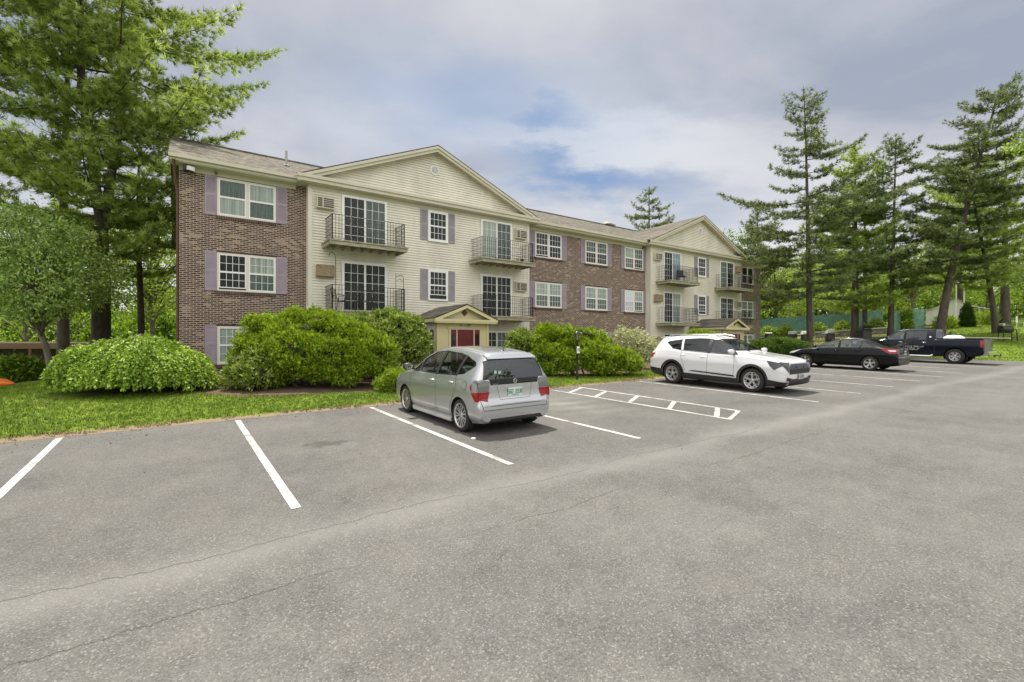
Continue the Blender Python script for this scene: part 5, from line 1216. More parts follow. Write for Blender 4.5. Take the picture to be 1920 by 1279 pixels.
def lines(full,root,segs,view='side',w=.009,m=None,sides=(1,-1),name='panel_gap',off=.0015):
    for sg in sides:
        for seg in segs:
            for p,q in zip(seg[:-1],seg[1:]):
                dx,dy=q[0]-p[0],q[1]-p[1]; L=math.hypot(dx,dy); nx,ny=-dy/L*w/2,dx/L*w/2
                patch(full,[(p[0]+nx,p[1]+ny),(q[0]+nx,q[1]+ny),(q[0]-nx,q[1]-ny),(p[0]-nx,p[1]-ny)],view,sg,off,name,m or M_seam,root)
def seat(b,x,y,z=.32,h=.62,w=.24):
    b.prism([(x-.24,z),(x+.26,z),(x+.28,z+.12),(x-.14,z+.15),(x-.26,z+h),(x-.40,z+h-.02)],lambda p,q,d:(p,d,q),y-w,y+w)
    b.prism([(x-.33,z+h+.03),(x-.26,z+h+.03),(x-.28,z+h+.21),(x-.36,z+h+.20)],lambda p,q,d:(p,d,q),y-w*.5,y+w*.5)
def cabin(root,x0,x1,wz,rows,dash,wheel_y=.35,z=.32):
    b=MB(); b.box(x0,x1,-wz,wz,z-.08,z); b.prism([(dash,z),(dash-.28,z+.35),(dash-.22,z+.62),(dash+.12,z+.66)],lambda p,q,d:(p,d,q),-wz+.06,wz-.06); b.build('dashboard',M_int,root)
    b=MB()
    for x in rows:
        for y in (-.36,.36): seat(b,x,y,z)
    b.build('seats',M_seat,root,bevel=.02)
    b=MB(); c=(dash-.42,wheel_y,z+.62); n=20
    b.tube([(c[0]-.07*math.sin(6.2832*k/n),c[1]+.18*math.cos(6.2832*k/n),c[2]+.17*math.sin(6.2832*k/n)) for k in range(n+1)],.014,6); b.bar((c[0],c[1]-.17,c[2]),(c[0],c[1]+.17,c[2]),.03); b.bar(c,(dash-.1,c[1],z+.5),.05); b.build('steering_wheel',M_int,root)
def place(root,u,n,heading):
    """heading 0: nose points into the building (+Y); 180: nose out"""
    z=gz(u,n); nn=Vector((-(gz(u+.5,n)-gz(u-.5,n)),-(gz(u,n+.5)-gz(u,n-.5)),1)).normalized()
    f=Vector((0,1 if heading==0 else -1,0)); f=(f-nn*f.dot(nn)).normalized(); l=nn.cross(f)
    Mx=Matrix((f,l,nn)).transposed().to_4x4(); Mx.translation=Vector((u,n,z+.006)); root.matrix_world=Mx
def plate(root,x,y,z,txt,sg,hl=.155,colr=(.62,.70,.66),tc=(.05,.18,.13),tilt=0,twid=.0,ty=None):
    b=MB(); b.box(min(x,x+sg*.012),max(x,x+sg*.012),y-hl,y+hl,z-.078,z+.078); o=b.build('license_plate',mat('plate_face',colr,.5),root)
    b=MB(); seg_text(b,txt,-.5*len(txt)*.031*1.28,z-.03,0,.066,.026,(lambda p,q,d:(x+sg*(.0125-d*.3),y-sg*-1*p*-1 if False else y+(-p if sg<0 else p),q)))
    b.build('plate_number',mat('plate_ink',tc,.6),o)
    b=MB(); b.box(min(x+sg*.012,x+sg*.0135),max(x+sg*.012,x+sg*.0135),y-.08,y+.08,z-.063,z-.050); b.build('plate_caption',mat('plate_ink',tc,.6),o)
def mirror(root,x,y,z,sg,m,w=.12):
    b=MB(); b.lathe([(0,-.07),(.05,-.065),(.085,-.03),(.09,.03),(.08,.06),(0,.065)],16,axis='x'); b.v=[(v[0]+x,v[1]*1.25+sg*(y+.13),v[2]*.85+z+.03) for v in b.v]; o=b.build('side_mirror',m,root)
    b=MB(); b.bar((x,sg*(y-.02),z-.03),(x,sg*(y+.10),z-.01),.05,.04); b.build('mirror_stalk',M_dark,o)
    b=MB(); b.lathe([(0,0),(.078,0)],16,axis='x'); b.v=[(v[0]+x-.068,v[1]*1.2+sg*(y+.13),v[2]*.82+z+.03) for v in b.v]; b.build('mirror_glass',M_chrome,o)
def handles(root,pts,y,sg,m=M_chrome):
    for (x,z,yy) in pts:
        b=MB(); b.tube([(x-.09,sg*(yy-.004),z),(x-.07,sg*(yy+.022),z),(x+.07,sg*(yy+.022),z),(x+.09,sg*(yy-.004),z)],[.014,.018,.018,.014],8); b.build('door_handle',m,root)
# ---- silver hatchback ---------------------------------------------------
P_silver=carpaint('silver_paint',(.50,.51,.53),.75,.30)
ST=[(2.05,.32,.52,.62,.66,.50,.60,.54,.40),(1.97,.22,.52,.72,.78,.66,.755,.68,.50),(1.80,.18,.54,.80,.88,.74,.815,.73,.52),(1.45,.17,.56,.88,.98,.77,.84,.77,.57),(1.15,.17,.57,.92,1.045,.78,.845,.785,.60),(1.0,.17,.57,.935,1.10,.78,.845,.79,.61),
 (.55,.17,.58,.95,1.34,.785,.847,.795,.575),(.10,.17,.58,.965,1.475,.785,.847,.80,.55),(-.30,.17,.58,.98,1.525,.785,.847,.80,.54),(-.8,.17,.59,1.0,1.52,.78,.847,.80,.535),(-1.3,.17,.6,1.01,1.485,.775,.85,.795,.53),(-1.70,.19,.62,1.01,1.425,.76,.85,.785,.525),
 (-1.80,.20,.62,1.0,1.37,.755,.845,.78,.535),(-1.88,.20,.62,.985,1.20,.75,.835,.77,.60),(-1.955,.21,.62,.95,1.00,.745,.825,.765,.66),(-1.98,.21,.60,.86,.92,.74,.815,.755,.68),(-1.992,.22,.50,.63,.67,.735,.80,.755,.68),(-2.03,.22,.46,.585,.61,.73,.79,.74,.66),(-2.075,.25,.43,.52,.545,.70,.74,.70,.60)]
sw1=[(.98,.975),(.62,.99),(.62,1.31),(.52,1.325)]; 
gl=[]
for sg in (1,-1):
    gl+=[('side_window',[(.92,.985),(.60,.99),(.60,1.205)],'side',sg,M_carglass,None),
         ('side_window',[(.54,.99),(-.22,1.0),(-.26,1.435),(.14,1.405),(.54,1.255)],'side',sg,M_carglass,None),
         ('side_window',[(-.32,1.0),(-1.05,1.03),(-1.12,1.385),(-.9,1.42),(-.36,1.44)],'side',sg,M_carglass,None),
         ('side_window',[(-1.12,1.035),(-1.32,1.06),(-1.60,1.22),(-1.52,1.285),(-1.18,1.375)],'side',sg,M_carglass,None)]
gl+=[('windshield',[(-.68,1.11),(.68,1.11),(.50,1.42),(-.50,1.42)],'end',1,M_carglass,(.05,1.2)),('rear_window',[(-.68,.985),(.68,.985),(.60,1.30),(.46,1.345),(-.46,1.345),(-.60,1.30)],'end',-1,M_privacy,(-2.0,-1.6))]
car,full=make_vehicle('hatchback_car','silver five door hatchback parked nose-in, seen from its rear left corner','car',ST,P_silver,(1.25,-1.25),.30,.185,.825,.335,gl,'multi',.222)
cabin(car,-1.5,1.0,.72,(.05,-.95),.85,z=.36)
blk=M_black
for sg in (1,-1):   # black window surround pillars
    patch(full,[(.57,.985),(.54,1.26),(.60,1.22),(.60,.985)],'side',sg,.006,'pillar_trim',M_dark,car); patch(full,[(-.22,.995),(-.32,.995),(-.36,1.445),(-.26,1.44)],'side',sg,.006,'pillar_trim',M_dark,car); patch(full,[(-1.05,1.025),(-1.12,1.03),(-1.18,1.38),(-1.12,1.39)],'side',sg,.006,'pillar_trim',M_dark,car)
lines(full,car,[[(.95,.97),(.98,.62),(.86,.28),(.80,.22)],[(-.27,.985),(-.30,.24)],[(-1.08,1.02),(-1.10,.80),(-1.0,.62),(-.88,.42),(-.86,.24)],[(.85,.235),(-.86,.235)]])
lines(full,car,[[(.92,.975),(-.3,.99),(-1.1,1.025)]],w=.016,m=M_dark,name='window_seal')
lines(full,car,[[(-.74,.93),(-.74,.60),(-.69,.45),(.69,.45),(.74,.60),(.74,.93)]],view='end',sides=(-1,),w=.010)
lines(full,car,[[(-.40,.92),(-.33,.62),(.33,.62),(.40,.92)]],view='end',sides=(-1,),w=.006)
for sg in (1,-1):
    patch(full,[(-.53*sg,.95),(-.70*sg,.99),(-.80*sg,.97),(-.80*sg,.775),(-.57*sg,.775)],'end',-1,.006,'tail_lamp',M_lens,car,(-2.02,-1.7))
    patch(full,[(-.55*sg,.77),(-.80*sg,.77),(-.80*sg,.64),(-.60*sg,.60)],'end',-1,.008,'tail_lamp',M_redl,car,(-2.05,-1.7))
    patch(full,[(-1.64,.86),(-1.80,.985),(-1.99,.97),(-1.99,.78),(-1.76,.78)],'side',sg,.006,'tail_lamp',M_lens,car); patch(full,[(-1.64,.86),(-1.76,.89),(-1.80,.785),(-1.755,.785)],'side',sg,.009,'tail_lamp',M_redl,car)
    patch(full,[(-1.75,.775),(-2.0,.775),(-2.0,.61),(-1.93,.62)],'side',sg,.008,'tail_lamp',M_redl,car)
    patch(full,[(1.55,.90),(1.93,.74),(1.97,.62),(1.80,.66)],'side',sg,.006,'headlamp',M_clear,car)
    mirror(car,.86,.80,1.04,sg,M_dark)
handles(car,[(-.10,.86,.832),(-.92,.885,.832)],0,1,P_silver); handles(car,[(-.10,.86,.832),(-.92,.885,.832)],0,-1,P_silver)
patch(full,circ(-1.42,.86,.085,18),'side',1,.002,'fuel_door_gap',M_seam,car); patch(full,circ(-1.42,.86,.077,18),'side',1,.004,'fuel_door',P_silver,car)
patch(full,[(-.55,.985),(.55,.985),(.52,.885),(-.52,.885)],'end',-1,.006,'hatch_trim',M_black,car,(-2.03,-1.8))
b=MB(); b.lathe([(0,.0),(.018,.0),(.012,.016),(.0,.018)],10,org=(0,0,0)); 
b=MB(); X_=-1.998
for p,q in (((-.026,.962),(-.020,.906)),((.026,.962),(.020,.906)),((-.022,.933),(.022,.933))): b.bar((X_-.006,p[0],p[1]),(X_-.006,q[0],q[1]),.012,.009)
pts_=[(X_-.005,.043*math.cos(6.2832*k/16)*(1 if math.sin(6.2832*k/16)>0 else .8),.934+.038*math.sin(6.2832*k/16)) for k in range(17)]; b.tube(pts_,.0055,5); b.build('emblem',M_chrome,car)
b=MB(); seg_text(b,'SPORT',.50,.885,0,.022,.016,lambda p,q,d:(-1.9995+d,.99-p,q)); b.build('badge',M_chrome,car)
plate(car,-2.000,.0,.745,'560 2038',-1)
b=MB(); b.prism([(-1.60,1.45),(-1.90,1.385),(-1.93,1.362),(-1.74,1.365)],lambda p,q,d:(p,d,q),-.54,.54); 
b.v=[(v[0]+(abs(v[1])/.54)**3*.05,v[1]*1.0,v[2]-(abs(v[1])/.54)**2*.02) for v in b.v]; b.build('roof_spoiler',P_silver,car,bevel=.008)
b=MB(); b.lathe([(.05,0),(.03,.02),(0,.025)],14,org=(-1.42,0,1.465)); b.tube([(-1.42,0,1.475),(-1.50,0,1.57),(-1.56,0,1.64)],[.009,.006,.004],6); b.build('antenna',M_dark,car)
for sg in (1,-1):
    lines(full,car,[[(.3,sg*.50),(-.6,sg*.51),(-1.65,sg*.49)]],view='top',sides=(1,),w=.012,m=M_dark,name='roof_gutter')
patch(full,[(-.62,.215),(.62,.215),(.55,.30),(-.55,.30)],'end',-1,.004,'bumper_valance',M_dark,car,(-2.2,-1.9))
b=MB(); b.tube([(-1.8,-.48,.24),(-2.06,-.48,.25)],.03,10); b.build('exhaust_pipe',M_rim,car)
b=MB(); b.tube([(-1.99,.0,1.03),(-1.975,.16,1.04),(-1.955,.30,1.05)],[.012,.009,.006],6); b.build('rear_wiper',M_dark,car)
b=MB(); b.prism(circ(0,0,.032,14),lambda p,q,d:(-1.928-.2*q+d,.40+p,1.11+q),0,.002); b.prism(circ(0,0,.032,14),lambda p,q,d:(-1.928-.2*q+d,.31+p,1.10+q),0,.002); b.build('round_stickers',mat('sticker',(.45,.65,.58),.5),car)
for sg in (1,-1):
    b=MB(); b.prism([(-.90,.13),(.85,.13),(.90,.22),(.84,.24),(-.86,.24),(-.93,.22)],lambda p,q,d:(p,d,q),sg*.74,sg*.825); b.build('side_skirt',P_silver,car,bevel=.015)
def squash(root,x0,k):
    for ch in root.children:
        if ch.type!='MESH' or ch.name.startswith('wheel') and not ch.name.startswith('wheel_arch'): continue
        for v in ch.data.vertices:
            if v.co.x<x0: v.co.x=x0+(v.co.x-x0)*k
        for g in ch.children:
            if g.type=='MESH':
                for v in g.data.vertices:
                    if v.co.x<x0: v.co.x=x0+(v.co.x-x0)*k
squash(car,-1.56,.62)
place(car,5.06,8.88,0); HATCH=car
# ---- white crossover ----------------------------------------------------
P_white=carpaint('white_paint',(.70,.70,.72),0,.25)
ST=[(2.30,.40,.56,.70,.74,.58,.70,.62,.48),(2.24,.26,.58,.84,.90,.74,.83,.76,.58),(2.08,.22,.62,.93,.99,.82,.90,.82,.62),(1.80,.21,.64,.98,1.05,.86,.92,.845,.64),(1.38,.21,.66,1.02,1.10,.87,.93,.86,.66),(1.05,.21,.68,1.04,1.145,.87,.93,.865,.68),(.90,.21,.68,1.045,1.20,.87,.93,.865,.68),
 (.45,.21,.68,1.06,1.44,.87,.93,.865,.63),(.05,.21,.68,1.075,1.585,.87,.93,.865,.60),(-.5,.21,.69,1.09,1.655,.87,.93,.865,.59),(-1.1,.21,.70,1.12,1.655,.87,.93,.86,.58),(-1.7,.22,.71,1.15,1.615,.86,.93,.85,.57),(-1.98,.25,.72,1.14,1.57,.84,.92,.83,.56),(-2.06,.26,.72,1.12,1.50,.83,.91,.82,.57),(-2.24,.28,.72,1.06,1.18,.80,.89,.80,.64),(-2.31,.32,.70,.97,1.03,.78,.87,.79,.66),(-2.35,.40,.62,.85,.90,.72,.82,.76,.62)]
gl=[]
for sg in (1,-1):
    gl+=[('side_window',[(.93,1.085),(.0,1.12),(-.02,1.545),(.18,1.525),(.50,1.40)],'side',sg,M_carglass,None),
         ('side_window',[(-.12,1.125),(-.98,1.165),(-1.06,1.53),(-.5,1.565),(-.13,1.56)],'side',sg,M_privacy,None),
         ('side_window',[(-1.07,1.17),(-1.42,1.22),(-1.72,1.40),(-1.62,1.45),(-1.14,1.52)],'side',sg,M_privacy,None)]
gl+=[('windshield',[(-.74,1.20),(.74,1.20),(.54,1.55),(-.54,1.55)],'end',1,M_carglass,(.0,1.15)),('rear_window',[(-.62,1.13),(.62,1.13),(.52,1.50),(-.52,1.50)],'end',-1,M_privacy,(-2.3,-1.9))]
car,full=make_vehicle('crossover_car','white crossover with black wheel arches parked nose-out in the middle of the row','car',ST,P_white,(1.3775,-1.3775),.355,.225,.915,.405,gl,'star',.245)
cabin(car,-1.6,.9,.78,(.05,-.85),.85,z=.42,wheel_y=.38)
full2=full.copy()
for ax in (1.3775,-1.3775):
    for sg in (1,-1): hole(full2,circ(ax,.365,.405),'side',sg)
for ax in (1.3775,-1.3775):
    for sg in (1,-1): patch(full2,circ(ax,.365,.475),'side',sg,.012,'arch_cladding',M_dark,car)
for sg in (1,-1):
    patch(full,[(.93,.20),(.93,.38),(-.93,.42),(-.93,.20)],'side',sg,.012,'sill_cladding',M_dark,car); patch(full,[(.88,.42),(.80,.47),(-.55,.52),(-.75,.49)],'side',sg,.016,'door_cladding',M_dark,car); patch(full,[(-1.80,.25),(-1.85,.50),(-2.36,.54),(-2.36,.25)],'side',sg,.012,'rear_bumper_cladding',M_dark,car); patch(full,[(1.80,.20),(1.84,.42),(2.28,.36),(2.30,.2)],'side',sg,.010,'front_bumper_cladding',M_dark,car)
lines(full,car,[[(.80,1.08),(.84,.80),(.80,.40)]])
lines(full,car,[[(-.06,1.12),(-.08,.42)],[(-1.02,1.15),(-1.06,.95),(-.93,.70),(-.86,.45)]])
lines(full,car,[[(.95,1.075),(0,1.105),(-1.05,1.155),(-1.45,1.215)]],w=.02,m=M_dark,name='window_seal')
for sg in (1,-1):
    patch(full,[(.0,1.10),(-.12,1.105),(-.13,1.57),(-.02,1.56)],'side',sg,.006,'pillar_trim',M_dark,car)
    patch(full,[(sg*.52,.90),(sg*.82,.93),(sg*.84,.84),(sg*.66,.62)],'end',1,.008,'headlamp',M_smoke,car,(1.7,2.4)); patch(full,[(1.78,.96),(2.20,.90),(2.24,.84),(2.02,.70),(1.90,.80)],'side',sg,.008,'headlamp',M_smoke,car)
    lines(full,car,[[(sg*.50,.915),(sg*.54,.88),(sg*.68,.64),(sg*.55,.60)]],view='end',sides=(1,),w=.03,m=M_clear,name='daytime_lamp')
    patch(full,[(sg*.46,.36),(sg*.74,.40),(sg*.74,.50),(sg*.50,.46)],'end',1,.008,'air_intake',M_dark,car,(1.9,2.4)); lines(full,car,[[(sg*.40,.46),(sg*.46,.35),(sg*.62,.34)]],view='end',sides=(1,),w=.03,m=M_clear,name='bumper_accent')
    patch(full,[(-2.10,1.04),(-2.36,1.00),(-2.36,.88),(-2.22,.86)],'side',sg,.008,'tail_lamp',M_redl,car); mirror(car,.78,.865,1.15,sg,P_white)
    b=MB(); b.tube([(.0,sg*.56,1.625),(-.25,sg*.555,1.675),(-1.5,sg*.535,1.675),(-1.75,sg*.53,1.635)],.018,6); b.build('roof_rail',M_rim,car)
    handles(car,[(-.22,.97,.918),(-.95,1.01,.918)],0,sg,P_white)
patch(full,[(-.62,.58),(.62,.58),(.60,.76),(.48,.86),(-.48,.86),(-.60,.76)],'end',1,.008,'grille',M_black,car,(1.9,2.4))
lines(full,car,[[(-.56+.10*k,.62+.05*(k%2)),(-.56+.10*k+.08,.62+.05*(k%2)+.05)] for k in range(12)]+[[(-.56+.10*k,.76-.05*(k%2)),(-.56+.10*k+.08,.76-.05*(k%2)-.05)] for k in range(12)],view='end',sides=(1,),w=.012,m=M_rimd,name='grille_mesh',off=.014)
lines(full,car,[[(-.46,.875),(.46,.875)]],view='end',sides=(1,),w=.02,m=M_chrome,name='grille_bar'); patch(full,[(-.62,.24),(.62,.24),(.58,.44),(-.58,.44)],'end',1,.010,'lower_bumper',M_dark,car,(1.9,2.4))
plate(car,2.325,.02,.50,'493 6128',1,tc=(.1,.12,.12),colr=(.45,.47,.45))
b=MB(); b.prism([(2.10,.20),(2.38,.25),(2.40,.30),(2.2,.30)],lambda p,q,d:(p,d,q),-.70,.70); b.v=[(v[0]-(abs(v[1])/.7)**2*.0-(.18 if abs(v[1])>.6 else 0),v[1],v[2]) for v in b.v]; b.build('front_lip',M_dark,car,bevel=.01)
b=MB(); b.prism([(-1.90,1.60),(-2.12,1.56),(-2.14,1.53),(-1.9,1.55)],lambda p,q,d:(p,d,q),-.56,.56); b.build('roof_spoiler',P_white,car,bevel=.01)
b=MB()
for y in (.45,-.25): b.tube([(.98,y,1.18),(.88,y-.05,1.215),(.80,y-.50,1.255)],[.012,.01,.007],5)
b.build('wipers',M_dark,car)
place(car,14.78,8.72,180)
# ---- black sedan --------------------------------------------------------
P_bk=carpaint('black_metallic_paint',(.004,.004,.006),.0,.25,.12,.25)
ST=[(2.20,.32,.50,.60,.64,.52,.64,.56,.42),(2.12,.22,.52,.68,.73,.70,.79,.70,.52),(1.95,.19,.54,.76,.82,.78,.86,.77,.56),(1.6,.18,.56,.83,.91,.82,.89,.81,.58),(1.2,.18,.57,.88,.98,.83,.905,.825,.62),(1.0,.18,.58,.90,1.03,.835,.91,.83,.64),
 (.45,.18,.58,.93,1.29,.835,.91,.83,.60),(0.0,.18,.58,.95,1.42,.835,.91,.83,.58),(-.5,.18,.58,.965,1.475,.835,.91,.83,.57),(-.95,.18,.59,.98,1.445,.83,.91,.83,.56),(-1.4,.19,.60,.995,1.31,.82,.905,.825,.56),(-1.75,.2,.62,1.0,1.14,.80,.895,.81,.60),(-1.95,.21,.62,.99,1.055,.79,.885,.80,.64),(-2.18,.24,.60,.95,1.03,.77,.86,.78,.66),(-2.26,.26,.56,.86,.93,.75,.83,.75,.62),(-2.33,.30,.50,.64,.68,.68,.76,.68,.54)]
gl=[]
for sg in (1,-1):
    gl+=[('side_window',[(.95,.96),(-.05,.985),(-.05,1.385),(.10,1.37),(.50,1.235)],'side',sg,M_carglass,None),('side_window',[(-.13,.99),(-.88,1.01),(-.98,1.18),(-.86,1.36),(-.5,1.405),(-.13,1.395)],'side',sg,M_carglass,None),('side_window',[(-.96,1.015),(-1.42,1.06),(-1.08,1.27),(-.99,1.28)],'side',sg,M_carglass,None)]
gl+=[('windshield',[(-.70,1.06),(.70,1.06),(.52,1.39),(-.52,1.39)],'end',1,M_carglass,(.0,1.2)),('rear_window',[(-.60,1.12),(.60,1.12),(.48,1.38),(-.48,1.38)],'end',-1,M_carglass,(-1.85,-.9))]
car,full=make_vehicle('sedan_car','black four door sedan with a folded bike rack on its boot','car',ST,P_bk,(1.325,-1.325),.325,.205,.895,.365,gl,'five',.215)
cabin(car,-1.4,.9,.76,(.05,-.85),.85,z=.34)
lines(full,car,[[(.80,.94),(.84,.7),(.78,.25)],[(-.09,.97),(-.10,.25)],[(-.98,1.0),(-1.0,.8),(-.88,.6),(-.84,.3)]],m=M_under)
for sg in (1,-1):
    patch(full,[(-1.62,1.0),(-2.24,.985),(-2.28,.80),(-2.0,.79),(-1.86,.88)],'side',sg,.008,'tail_lamp',M_redl,car); patch(full,[(-.50*sg,.98),(-.80*sg,.98),(-.80*sg,.80),(-.56*sg,.80)],'end',-1,.008,'tail_lamp',M_redl,car,(-2.35,-1.9))
    patch(full,[(-1.95,.94),(-2.22,.935),(-2.24,.88),(-2.05,.87)],'side',sg,.012,'tail_lamp_lens',M_clear,car)
    patch(full,[(1.52,.86),(2.05,.72),(2.10,.64),(1.86,.68)],'side',sg,.008,'headlamp',M_clear,car); mirror(car,.82,.84,1.0,sg,P_bk); handles(car,[(-.02+.0,.86,.90),(-.88,.885,.90)],0,sg,P_bk)
lines(full,car,[[(-.62,.93),(-.50,.66),(.50,.66),(.62,.93)]],view='end',sides=(-1,),w=.01,m=M_under); lines(full,car,[[(-.7,.62),(.7,.62)]],view='end',sides=(-1,),w=.025,m=M_chrome,name='bumper_strip')
plate(car,-2.335,.0,.80,'438 1572',-1)
b=MB(); b.tube([(-.95,0,1.44),(-1.05,0,1.52)],[.01,.005],5); b.build('antenna',M_dark,car)
place(car,26.05,9.35,0); SEDAN=car
# bike rack strapped on the sedan's boot: a thing of its own
rk=empty('bike_rack'); thing(rk,'black folded bicycle rack strapped to the boot of the black sedan','bike rack')
b=MB()
for y in (-.28,.28): b.tube([(-2.02,y,1.06),(-2.30,y,1.22),(-2.40,y,1.12),(-2.36,y,.80)],.022,7); b.tube([(-2.28,y,1.2),(-2.55,y,1.42),(-2.75,y,1.48)],.018,6)
b.tube([(-2.30,-.3,1.2),(-2.30,.3,1.2)],.02,6); b.tube([(-2.36,-.3,.82),(-2.36,.3,.82)],.02,6); b.build('rack_frame',M_dark,rk)
for y in (-.28,.28):
    b=MB()
    for k in range(3): b.obox((-2.52-.09*k,y,1.42+.02*k),(.025,0,0),(0,.03,0),(0,0,.035))
    b.build('cradle',M_dark,rk)
for y in (-.28,.28):
    b=MB(); b.bar((-1.98,y,1.05),(-2.28,y,1.0),.02,.004); b.bar((-2.34,y,1.15),(-2.40,y,.55),.02,.004); b.build('strap',mat('grey_strap',(.25,.25,.25),.8),rk)
rk.matrix_world=SEDAN.matrix_world.copy()
# ---- navy pickup --------------------------------------------------------
P_nv=carpaint('dark_navy_paint',(.003,.005,.014),.0,.25,.12,.25)
ST=[(2.85,.50,.75,.98,1.02,.70,.80,.74,.55),(2.78,.38,.75,1.08,1.14,.86,.94,.88,.66),(2.5,.36,.80,1.14,1.22,.92,.99,.93,.70),(1.9,.36,.84,1.17,1.27,.94,1.0,.95,.74),(1.45,.36,.84,1.18,1.30,.94,1.0,.95,.76),(1.30,.36,.84,1.19,1.35,.94,1.0,.95,.74),
 (.90,.36,.84,1.20,1.63,.94,1.0,.94,.68),(.55,.36,.84,1.21,1.80,.94,1.0,.94,.65),(.1,.36,.84,1.22,1.865,.94,1.0,.94,.64),(-.7,.36,.84,1.23,1.865,.94,1.0,.94,.64),(-1.02,.36,.84,1.24,1.84,.94,1.0,.94,.65),(-1.05,.36,.84,1.24,1.80,.94,1.0,.94,.66),(-1.09,.36,.84,1.25,1.32,.94,1.0,.95,.80),(-1.3,.37,.84,1.26,1.32,.94,1.0,.95,.82),(-2.6,.40,.84,1.27,1.33,.94,1.0,.95,.82),(-2.95,.52,.84,1.27,1.33,.92,.99,.94,.80),(-3.0,.60,.84,1.24,1.30,.90,.97,.92,.78)]
gl=[]
for sg in (1,-1):
    gl+=[('side_window',[(1.12,1.25),(.30,1.26),(.30,1.76),(.56,1.73),(.82,1.58)],'side',sg,M_carglass,None),('side_window',[(.20,1.26),(-.70,1.27),(-.70,1.77),(.20,1.775)],'side',sg,M_privacy,None)]
gl+=[('windshield',[(-.80,1.36),(.80,1.36),(.60,1.77),(-.60,1.77)],'end',1,M_carglass,(.4,1.5)),('rear_window',[(-.60,1.40),(.60,1.40),(.58,1.72),(-.58,1.72)],'end',-1,M_privacy,(-1.2,-.9))]
PX=.0
car,full=make_vehicle('pickup_truck','dark navy crew cab pickup truck with white door lettering, last in the row','pickup truck',ST,P_nv,(1.82,-1.90),.40,.26,.985,.47,gl,'six',.235)
cabin(car,-.95,1.2,.84,(.35,-.60),1.15,z=.62)
lines(full,car,[[(1.05,1.23),(1.1,.9),(1.02,.45)],[(.25,1.24),(.24,.42)],[(-.78,1.25),(-.80,.9),(-.95,.62),(-.95,.45)],[(1.05,.43),(-.95,.43)]],m=M_under)
lines(full,car,[[(-1.07,1.85),(-1.07,.40)]],w=.045,m=M_under,name='cab_bed_gap')
for sg in (1,-1):
    patch(full,[(-2.86,1.26),(-3.02,1.26),(-3.02,.90),(-2.88,.90)],'side',sg,.012,'tail_lamp',M_redl,car); patch(full,[(-.80*sg,1.26),(-.98*sg,1.26),(-.98*sg,.90),(-.82*sg,.90)],'end',-1,.012,'tail_lamp',M_redl,car,(-3.1,-2.9))
    patch(full,[(2.50,1.12),(2.82,1.06),(2.82,.92),(2.6,.95)],'side',sg,.01,'headlamp',M_clear,car); mirror(car,1.0,.98,1.33,sg,M_black)
    b=MB(); b.tube([(1.25,sg*.98,.44),(1.15,sg*1.04,.38),(-.9,sg*1.04,.38),(-1.0,sg*.98,.44)],.05,8); b.build('running_board',M_chrome,car); handles(car,[(.42,1.12,.99),(-.62,1.12,.99)],0,sg,M_chrome)
    b=MB(); b.box(-2.95,-1.12,sg*.84-.05,sg*.84+.05,1.325,1.355); b.build('bed_rail_cap',M_dark,car)
patch(full,[(-2.90,-.78),(-1.13,-.78),(-1.13,.78),(-2.90,.78)],'top',1,.004,'bed_liner',M_under,car)
patch(full,[(-.74,.66),(.74,.66),(.74,1.28),(-.74,1.28)],'end',-1,.006,'tailgate',mat('dull_green_tailgate',(.10,.11,.085),.45),car,(-3.1,-2.8))
b=MB(); b.prism([(-.98,.50),(.98,.50),(.98,.70),(-.98,.70)],lambda p,q,d:(d,p,q),-3.20,-3.0); b.build('rear_bumper',M_chrome,car,bevel=.03)
b=MB(); b.box(-3.30,-3.2,-.04,.04,.42,.50); b.box(-3.5,-3.30,-.035,.035,.44,.49); b.lathe([(0,.10),(.03,.09),(.028,.04),(.012,.0)],10,org=(-3.46,0,.49)); b.build('tow_hitch',M_iron,car)
b=MB(); 
seg_text(b,'OWN SNOW, LLC'.replace('OWN','SINGLE').replace(', ',' '),-.10,.86,0,.052,.036,lambda p,q,d:(.10-p+.0,1.003-d,q)); seg_text(b,'W. NEWBURYPORT, MA'.replace(', ',' ').replace('PORT',''),-.12,.765,0,.046,.034,lambda p,q,d:(.10-p,1.003-d,q)); seg_text(b,'TEL 555 LANDSCAPE'.replace('555 ',''),-.08,.69,0,.038,.029,lambda p,q,d:(.10-p,1.003-d,q)); b.build('door_lettering',M_white,car)
b=MB(); b.prism(circ(0,0,.045,14),lambda p,q,d:(-.87+p,.865+.0*q-.28*(q)+d,1.42+q),.02,.024); b.build('window_sticker',M_white,car)
place(car,34.62,8.85,0); TRUCK=car
def onto(o,T): o.matrix_world=T.matrix_world.copy(); return o
b=MB(); b.box(-3.75,-1.6,-.50,-.22,1.365,1.40); ob=b.build('wooden_board',mat('pale_board',(.55,.50,.38),.7)); thing(ob,'long pale board lying in the pickup bed and sticking out over the tailgate','board'); onto(ob,TRUCK)
b=MB(); b.lathe([(0,.16),(.25,.15),(.42,.06),(.46,-.05)],18,smooth=True); b.v=[(v[0]*1.0-1.75,v[1]*.9+.45,v[2]+1.36) for v in b.v]; ob=b.build('white_bundle',mat('white_tarp',(.75,.75,.74),.6)); thing(ob,'white rounded bundle in the front of the pickup bed','bundle'); onto(ob,TRUCK)
